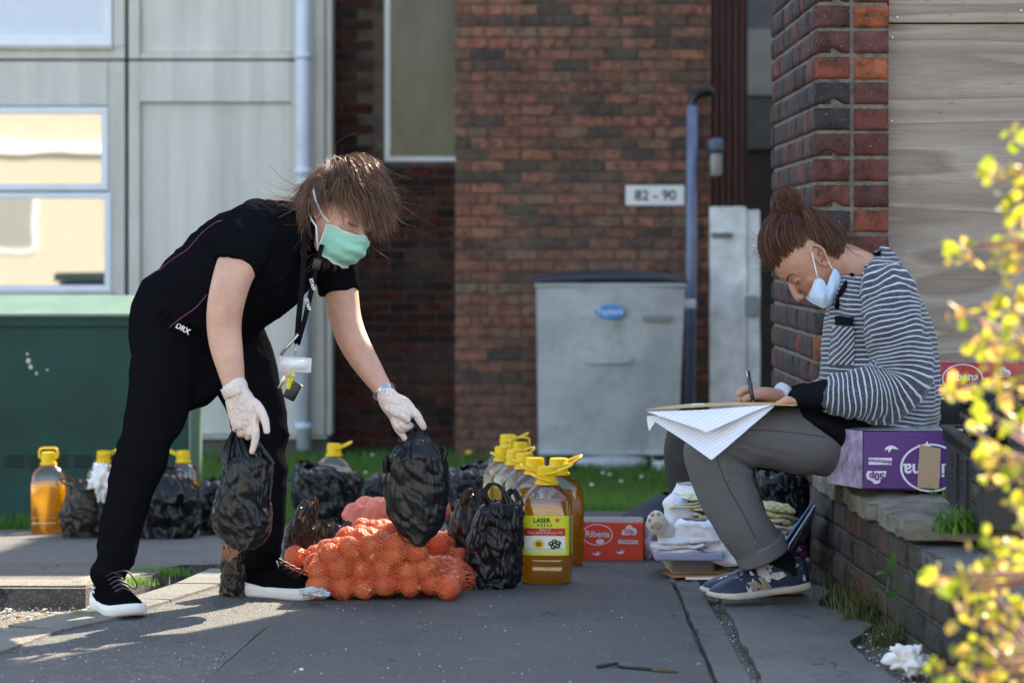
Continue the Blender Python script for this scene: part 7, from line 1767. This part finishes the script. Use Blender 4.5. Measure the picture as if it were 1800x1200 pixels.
mk('frayed_lining', *loft([(P(1381, 690, 7.55), .022, .028), (P(1372, 688, 7.54), .025, .030)], n=26, sub=2, vdir=(0, 1, 0), rnd=False), plain('pale_lining', (0.6, 0.6, 0.66), .9, bump=1, bscale=200), sw)
mk('collar', *tube([P_hit(x, y, .003, bs_) for x, y in ((1548, 446), (1532, 446), (1516, 462), (1502, 480), (1488, 500), (1477, 520), (1473, 540))], .0065, 8, sub=2), CUFF, sw)
pk_ = patch(bs_, [(1466, 574), (1502, 574), (1502, 642), (1458, 640)], 10, 14, .005); pk_o = mk('pocket', *pk_, STRP, sw); set_st(pk_o, [p.z * .75 - p.x * .9 for p in pk_[0]])
mk('pocket_tab', *patch(bs_, [(1471, 558), (1503, 556), (1503, 571), (1472, 573)], 8, 5, .008), CUFF, sw)
# dark top showing at the hip
va, fa = vox([loft([Bp(1405, 722, 7.43, .014, .07), Bp(1440, 738, 7.46, .040, .112), Bp(1480, 758, 7.52, .080, .135), Bp(1540, 772, 7.60, .10, .15)], n=20, sub=4, vdir=(0, 1, 0))], .006, 3); mk('dark_top', va, fa, CUFF, pB)
# check trousers
m, t, b = nt('houndstooth'); c = coords(t, 'Object', (1, 1, 1), (.2, .5, .3)); ck = N(t, 'ShaderNodeTexChecker'); ck.inputs['Scale'].default_value = 400; ck.inputs[1].default_value = (0.045, 0.044, 0.048, 1); ck.inputs[2].default_value = (0.22, 0.215, 0.225, 1); t.links.new(c, ck.inputs[0])
t.links.new(mix(t, .68, ck.outputs[0], (0.125, 0.122, 0.128)), b.inputs['Base Color']); b.inputs['Roughness'].default_value = .9; bump_to(t, b, noise_out(t, coords(t), 20, 4), .5, .006); HND = m
leg1 = loft([Bp(1560, 795, 7.62, .085, .10), Bp(1500, 788, 7.545, .090, .10), Bp(1440, 774, 7.48, .092, .098), Bp(1400, 771, 7.455, .092, .092), Bp(1330, 765, 7.43, .078, .082), Bp(1275, 772, 7.42, .076, .078), Bp(1252, 782, 7.42, .072, .075)], n=26, sub=5, vdir=(0, 1, 0))
leg2 = loft([Bp(1256, 772, 7.42, .070, .076), Bp(1252, 800, 7.42, .078, .078), Bp(1276, 860, 7.43, .076, .075), Bp(1302, 915, 7.44, .070, .072), Bp(1330, 957, 7.46, .066, .070), Bp(1340, 975, 7.465, .066, .070)], n=26, sub=5, vdir=(0, 1, 0), rnd=False)
leg3 = loft([Bp(1570, 800, 7.72, .085, .11), Bp(1440, 776, 7.70, .09, .09), Bp(1330, 768, 7.67, .078, .08), Bp(1268, 780, 7.66, .070, .072)], n=22, sub=5, vdir=(0, 1, 0)); leg4 = loft([Bp(1268, 776, 7.66, .07, .072), Bp(1285, 850, 7.65, .07, .07), Bp(1325, 950, 7.63, .06, .062), Bp(1330, 965, 7.63, .06, .062)], n=22, sub=5, vdir=(0, 1, 0), rnd=False)
va, fa = vox([leg1, leg2, leg3, leg4], .0048, 4)
def kf(p):
    px = 900 + p.x * FP / p.y; py = 440 + (ZC - p.z) * FP / p.y; k = math.exp(-(((px - 1310) / 50) ** 2 + ((py - 820) / 45) ** 2)); k2 = math.exp(-(((px - 1450) / 40) ** 2 + ((py - 730) / 40) ** 2))
    return .027 * k * (.35 - abs(noise.noise(V(p.x * 4, 0, p.z * 26 + p.x * 10)))) + .008 * k2 * noise.noise(V(p.x * 30, 0, p.z * 10)) + .006 * noise.noise(p * 8) - .004 * abs(noise.noise(V(p.x * 18, p.y * 9, p.z * 9)))
va = displace(va, fa, kf); tb = mk('trousers', va, fa, HND, pB); btb = bvh_of(va, fa)
mk('turn_up', *loft([(P(1331, 952, 7.46), .0705, .0745), (P(1337, 966, 7.464), .0715, .0755), (P(1343, 979, 7.467), .0705, .0745)], n=30, sub=3, vdir=(0, 1, 0), rnd=False), HND, tb)
seam(btb, [(1258, 800), (1277, 850), (1305, 900), (1328, 945)], .0009, 'side_seam', plain('seam_dark', (0.03, 0.028, 0.03), .9), tb); seam(btb, [(1315, 755), (1360, 757), (1410, 762), (1450, 768)], .0009, 'side_seam', plain('seam_dark2', (0.03, 0.028, 0.03), .9), tb)
# shoes
def navy_mat():
    m, t, b = nt('paint_splashed_navy'); c = coords(t); cs = coords(t, 'Object', (1, 1, .6), (0, .9, 0))
    a = thr(t, noise_out(t, cs, 34, 3), .60, .635); z_ = N(t, 'ShaderNodeSeparateXYZ'); tc = N(t, 'ShaderNodeTexCoord'); t.links.new(tc.outputs['Object'], z_.inputs[0])
    t.links.new(mix(t, a, (0.014, 0.026, 0.055), (0.50, 0.50, 0.50)), b.inputs['Base Color']); b.inputs['Roughness'].default_value = .55; bump_to(t, b, noise_out(t, c, 70, 4), .4, .004); return m
NVY = navy_mat(); TAN = plain('tan_suede', (0.30, 0.22, 0.15), .8); OFFW = plain('dirty_off_white', (0.50, 0.44, 0.36), .7, var=.2, vscale=20)
hB_ = P(1419, 1034, 7.50); tB_ = P(1245, 1056, 7.42); Ms_ = shoe_M(hB_, tB_ - hB_)
shb, sob = shoe(pB, Ms_, NVY, OFFW, OFFW, lace=plain('navy_lace', (0.015, 0.02, 0.035), .7), sh=.62, uh=1.08)
hf = P(1410, 1040, 7.66); Mf2 = shoe_M(hf, P(1245, 1046, 7.62) - hf); shoe(pB, Mf2, NVY, OFFW, OFFW, sh=.62)
mk('ankle_sock', *loft([(P(1388, 1012, 7.488), .034, .033), (P(1378, 994, 7.486), .035, .034), (P(1362, 976, 7.474), .036, .036)], n=18, sub=3, vdir=(0, 1, 0)), fabric('black_ankle_sock', (0.012, 0.012, 0.014)), pB)
bsh = bvh_of(np.array([tuple(WL[shb.name] + v_.co) for v_ in shb.data.vertices]), [tuple(p.vertices) for p in shb.data.polygons])
def onshoe(pts, off, mat, name, par=shb):
    c_ = Vector((sum(p[0] for p in pts) / len(pts), sum(p[1] for p in pts) / len(pts), 0)); v = [hit(bsh, x, y, off, 7.45)[0] for x, y in pts]; cc = hit(bsh, c_.x, c_.y, off, 7.45)[0]
    n = len(v); return mk(name, v + [cc], [(i, (i + 1) % n, n) for i in range(n)], mat, par, smooth=False)
def Npoly(k): # the raised capital N, as a stroke outline, in pixels
    return [(1312, 1024), (1320, 1018), (1326, 1027)]
S4 = lambda x, y: (1130 + x / 4.444, 820 + y / 4.444)
Nout = [(808, 912), (872, 893), (905, 925), (898, 872), (940, 860), (1000, 940), (935, 965), (915, 945), (918, 975), (890, 992)]
for off, mat, sc_, nm in ((.004, OFFW, 1.0, 'letter_border'), (.0055, TAN, .84, 'letter_n')):
    cx, cy = 903, 926
    left = [(808, 912), (838, 903), (905, 985), (890, 992)]; diag = [(838, 903), (872, 893), (972, 952), (935, 965)]; right = [(898, 872), (940, 860), (1000, 940), (972, 952)]; l2 = [(850, 905), (880, 900), (920, 975), (895, 990)]
    for poly in ([(808, 912), (850, 900), (912, 983), (888, 992)], [(840, 904), (874, 893), (968, 950), (932, 966)], [(898, 873), (940, 861), (1000, 940), (956, 955)]):
        pc_ = (sum(p[0] for p in poly) / 4, sum(p[1] for p in poly) / 4)
        onshoe([S4(pc_[0] + (x - pc_[0]) * (sc_ if sc_ == 1 else .80), pc_[1] + (y - pc_[1]) * (sc_ if sc_ == 1 else .86)) for x, y in poly], off, mat, nm)
onshoe([S4(*p) for p in ((1165, 695), (1225, 765), (1185, 800), (1140, 808), (1150, 750))], .002, TAN, 'heel_patch')
for poly in (((885, 800), (960, 790), (1010, 870), (960, 880), (900, 850)), ((940, 850), (1000, 885), (985, 905), (935, 880)), ((1000, 830), (1090, 820), (1120, 850), (1050, 885), (1000, 870)), ((830, 820), (850, 822), (870, 850), (845, 855)), ((760, 1003), (790, 1015), (825, 1048), (800, 1045)), ((500, 985), (545, 985), (560, 1030), (530, 1045), (500, 1020)), ((880, 750), (980, 735), (990, 790), (900, 800))):
    onshoe([S4(*p) for p in poly], .003, plain('dried_paint', (0.50, 0.49, 0.47), .8, var=.35, vscale=60), 'paint_smear')
# her face mask, pulled down
MBL = plain('mask_blue', (0.50, 0.64, 0.80), .8, var=.05, bump=.5, bscale=60, Subsurface_Weight=.3, Subsurface_Scale=.01)
def surf(rows, nu, nv):
    "rows of (px,py,d) control points"
    G = [spline([P(*p) for p in r_], nu) for r_ in rows]; C_ = [spline([G[j][i] for j in range(len(G))], nv) for i in range(len(G[0]))]; v = []; f = []; a_, b_ = len(C_), len(C_[0])
    for i in range(a_): v += C_[i]
    for i in range(a_ - 1):
        for j in range(b_ - 1): k = i * b_ + j; f.append((k, k + 1, k + b_ + 1, k + b_))
    return v, f
mb_ = mk('face_mask', *surf([[(1433, 491, 7.505), (1441, 489, 7.500), (1449, 494, 7.505), (1453, 502, 7.51), (1460, 484, 7.515), (1468, 472, 7.525), (1477, 484, 7.54)],
                             [(1428, 505, 7.50), (1438, 506, 7.49), (1450, 509, 7.495), (1455, 511, 7.505), (1463, 500, 7.505), (1474, 492, 7.52), (1481, 495, 7.54)],
                             [(1421, 519, 7.52), (1432, 522, 7.495), (1447, 524, 7.485), (1455, 524, 7.50), (1464, 517, 7.50), (1475, 510, 7.52), (1484, 503, 7.54)],
                             [(1417, 525, 7.56), (1430, 534, 7.52), (1447, 541, 7.50), (1455, 539, 7.51), (1464, 533, 7.52), (1473, 524, 7.54), (1481, 514, 7.56)]], 5, 5), MBL, pB)
mk('nose_wire_edge', *tube([P(1433, 491, 7.503), P(1428, 505, 7.498), P(1421, 519, 7.518), P(1417, 523, 7.555)], .0013, 6, sub=3), STR, mb_)
mk('ear_loop', *tube([P(1427, 443, 7.505), P(1431, 462, 7.500), P(1438, 490, 7.500)], .0016, 6, sub=2), STR, mb_); mk('ear_loop', *tube([P(1456, 459, 7.515), P(1460, 467, 7.518), P(1466, 476, 7.523)], .0016, 6, sub=2), STR, mb_)
# hair
RADB = np.array([.099, .080, .121]); HAIRB = leafy('auburn_hair', (0.055, 0.020, 0.012), (0.13, 0.048, 0.026), .18, (0.22, 0.09, 0.045)); HAIRB.node_tree.nodes['Principled BSDF'].inputs['Roughness'].default_value = .38
def keepB(p):
    j_ = .012 * noise.noise(Vector(p * 50)) + .022 * rh.rand() ** 2
    if p[0] > .010: return p[2] > .048 + j_ + .12 * (p[0] - .01)
    if p[0] > -.022: return p[2] > .034 + j_
    return p[2] > -.055 + .03 * rh.rand() ** 2
rB = ell_pts(9500, RADB, keepB); bun = np.array([-.066, 0, .105]); nr = rB / RADB; nb = bun / RADB; nb = nb / np.linalg.norm(nb)
K = 14; tt = np.linspace(0, 1, K)
dot = np.clip((nr * nb).sum(1), -.99, .999); om = np.arccos(dot)[:, None]
cl_ = np.array([noise.noise(Vector(r * 38)) for r in rB]); vol = rh.uniform(.03, .20, len(rB)) * (1 + .9 * cl_)
pts = []
for t_ in tt:
    q = (np.sin((1 - t_) * om) * nr + np.sin(t_ * om) * nb[None]) / np.sin(om); sh = 1.012 + vol * math.sin(math.pi * t_ ** .75 * .9) + .05 * t_
    w_ = np.array([noise.noise_vector(Vector(r * 30) + V(0, 0, t_ * 1.2)) for r in rB]) * .013 * math.sin(math.pi * t_) + np.array([noise.noise_vector(Vector(r * 90) + V(0, 0, t_ * 3)) for r in rB]) * .004 * math.sin(math.pi * t_); pts.append(q * RADB * sh[:, None] + w_)
S = np.stack(pts, 1); R3 = np.array(HB.to_3x3()); tT = np.array(HB.translation); v1, f1 = hair_tubes(S @ R3.T + tT, .0009, .8)
bc = np.array([-.078, 0, .140]); bs2 = []
for i in range(1500):
    a = rh.normal(size=3); a /= np.linalg.norm(a); a = a * .6 + np.array([.2, 1, .2]); a /= np.linalg.norm(a); u_ = np.cross(a, rh.normal(size=3)); u_ /= np.linalg.norm(u_); w_ = np.cross(a, u_); r_ = .022 + .016 * rh.rand(); off = a * rh.normal() * .013
    ph = rh.uniform(0, 6.28); arc = rh.uniform(2.2, 4.5); th = np.linspace(ph, ph + arc, K); bs2.append(bc + off + r_ * (np.cos(th)[:, None] * u_ * 1.05 + np.sin(th)[:, None] * w_ * .9) + np.array([.004, 0, 0]) * np.sin(th * 3)[:, None])
v2, f2_ = hair_tubes(np.array(bs2) @ R3.T + tT, .0011, .8)
ws_ = ell_pts(300, RADB, lambda p: keepB(p) and p[2] > .055); S3 = grow(HB, ws_, RADB, np.array([.1, 0, .05]), .045, 10, (-.1, -.1, -.8), .6, .5, (1.08, 1.4), wind=(-.1, 0, -.1), frizz=.55); v3, f3 = hair_tubes(S3, .0005)
np_ = ell_pts(260, RADB, lambda p: p[0] < -.07 and -.07 < p[2] < .0); S4_ = grow(HB, np_, RADB, np.array([0, 0, .1]), .075, 9, (.9, 0, .05), .5, .9, (1.03, 1.15), frizz=.35); v4, f4 = hair_tubes(S4_, .0006)
hb = mk('hair', np.concatenate([v1, v2, v3, v4]), np.concatenate([f1, f2_ + len(v1), f3 + len(v1) + len(v2), f4 + len(v1) + len(v2) + len(v3)]), HAIRB, pB)
scalp(HB, RADB, lambda p: p[2] > (.068 + .12 * p[0] if p[0] > -.022 else -.035), 1.015, plain('auburn_base', (0.035, 0.014, 0.009), .6), hb)
mk('bun_core', *sphere(HB @ Vector(bc), .028, None, None, 20, 14), plain('auburn_core', (0.05, 0.02, 0.012), .6), hb)
tie = [HB @ V(-.070 + .022 * math.cos(a), .022 * math.sin(a), .117 + .010 * math.cos(a)) for a in [i / 20 * 2 * math.pi for i in range(21)]]; mk('hair_tie', *tube(tie, .004, 8), BLACKP, hb)
# papers, folder and pen
m, t, b = nt('lined_paper'); c = coords(t, 'Object', (1, 1, 1), (0, .55, 0)); w_ = N(t, 'ShaderNodeTexWave'); w_.bands_direction = 'Z'; w_.inputs['Scale'].default_value = 38; t.links.new(c, w_.inputs['Vector'])
t.links.new(mix(t, thr(t, w_.outputs[0], .93, 1.0), (0.82, 0.82, 0.86), (0.50, 0.52, 0.72)), b.inputs['Base Color']); b.inputs['Roughness'].default_value = .7; LINED = m
fo = mk('folder', *surf([[(1136, 721, 7.36), (1220, 716, 7.33), (1300, 712, 7.30), (1400, 713, 7.29)], [(1170, 716, 7.48), (1240, 712, 7.45), (1310, 709, 7.44), (1405, 711, 7.44)], [(1212, 711, 7.62), (1270, 709, 7.60), (1330, 707, 7.60), (1405, 708, 7.60)]], 6, 6), plain('manila_folder', (0.52, 0.36, 0.17), .75, var=.08)); sm = fo.modifiers.new('th', 'SOLIDIFY'); sm.thickness = .003; tag(fo, 'brown manila envelope used as a writing board on her knees', 'folder')
p1_ = mk('paper_sheet', *surf([[(1136, 723, 7.36), (1230, 720, 7.33), (1300, 715, 7.30), (1361, 711, 7.29)], [(1160, 731, 7.34), (1232, 733, 7.31), (1290, 727, 7.29), (1352, 713, 7.285)], [(1190, 741, 7.31), (1234, 747, 7.28), (1268, 742, 7.28), (1320, 725, 7.28)], [(1236, 757, 7.27), (1239, 759, 7.265), (1242, 759.5, 7.265), (1250, 757, 7.27)]], 6, 6), LINED); tag(p1_, 'upper lined sheet with one corner drooping from under the envelope', 'paper')
p2_ = mk('paper_sheet', *surf([[(1137, 731, 7.37), (1230, 724, 7.35), (1300, 718, 7.32), (1363, 712, 7.30)], [(1168, 752, 7.34), (1238, 757, 7.32), (1298, 748, 7.29), (1352, 722, 7.285)], [(1205, 776, 7.31), (1245, 785, 7.28), (1282, 779, 7.27), (1325, 745, 7.27)], [(1246, 805, 7.26), (1249, 807, 7.26), (1252, 807, 7.26), (1262, 799, 7.26)]], 6, 6), LINED); tag(p2_, 'lower lined sheet hanging furthest down over her shin', 'paper')
mk('folded_corner', *surf([[(1137, 730, 7.371), (1152, 741, 7.36)], [(1138, 744, 7.37), (1147, 748, 7.36)], [(1141, 757, 7.365), (1143, 755, 7.362)]], 3, 3), LINED, p2_)
wp_ = mk('white_slip', *surf([[(1212, 713.5, 7.40), (1242, 713, 7.40)], [(1218, 709, 7.5), (1236, 708.5, 7.5)]], 3, 3), plain('slip_white', (0.8, 0.8, 0.8), .6)); tag(wp_, 'small white slip of paper lying on the brown envelope', 'paper')
pen = thing('pen', P(1321, 690, 7.47), 'dark ballpoint pen with silver clip in her writing hand', 'pen'); INKB = plain('dark_blue_barrel', (0.012, 0.016, 0.035), .2)
mk('barrel', *tube([P(1314.5, 652, 7.47), P(1317, 668, 7.47), P(1321, 690, 7.46), P(1324, 704, 7.455)], .0056, 10), INKB, pen); mk('ferrule', *tube([P(1318.2, 672, 7.47), P(1319, 677, 7.47)], .0062, 10), STEEL, pen)
mk('clip', *tube([P(1312.5, 652, 7.462), P(1313.5, 661, 7.462), P(1315.5, 669, 7.462)], .002, 6), STEEL, pen); mk('tip', *tube([P(1323.8, 703, 7.455), P(1324.6, 707, 7.455)], .0035, 8, r1=.001), STEEL, pen)
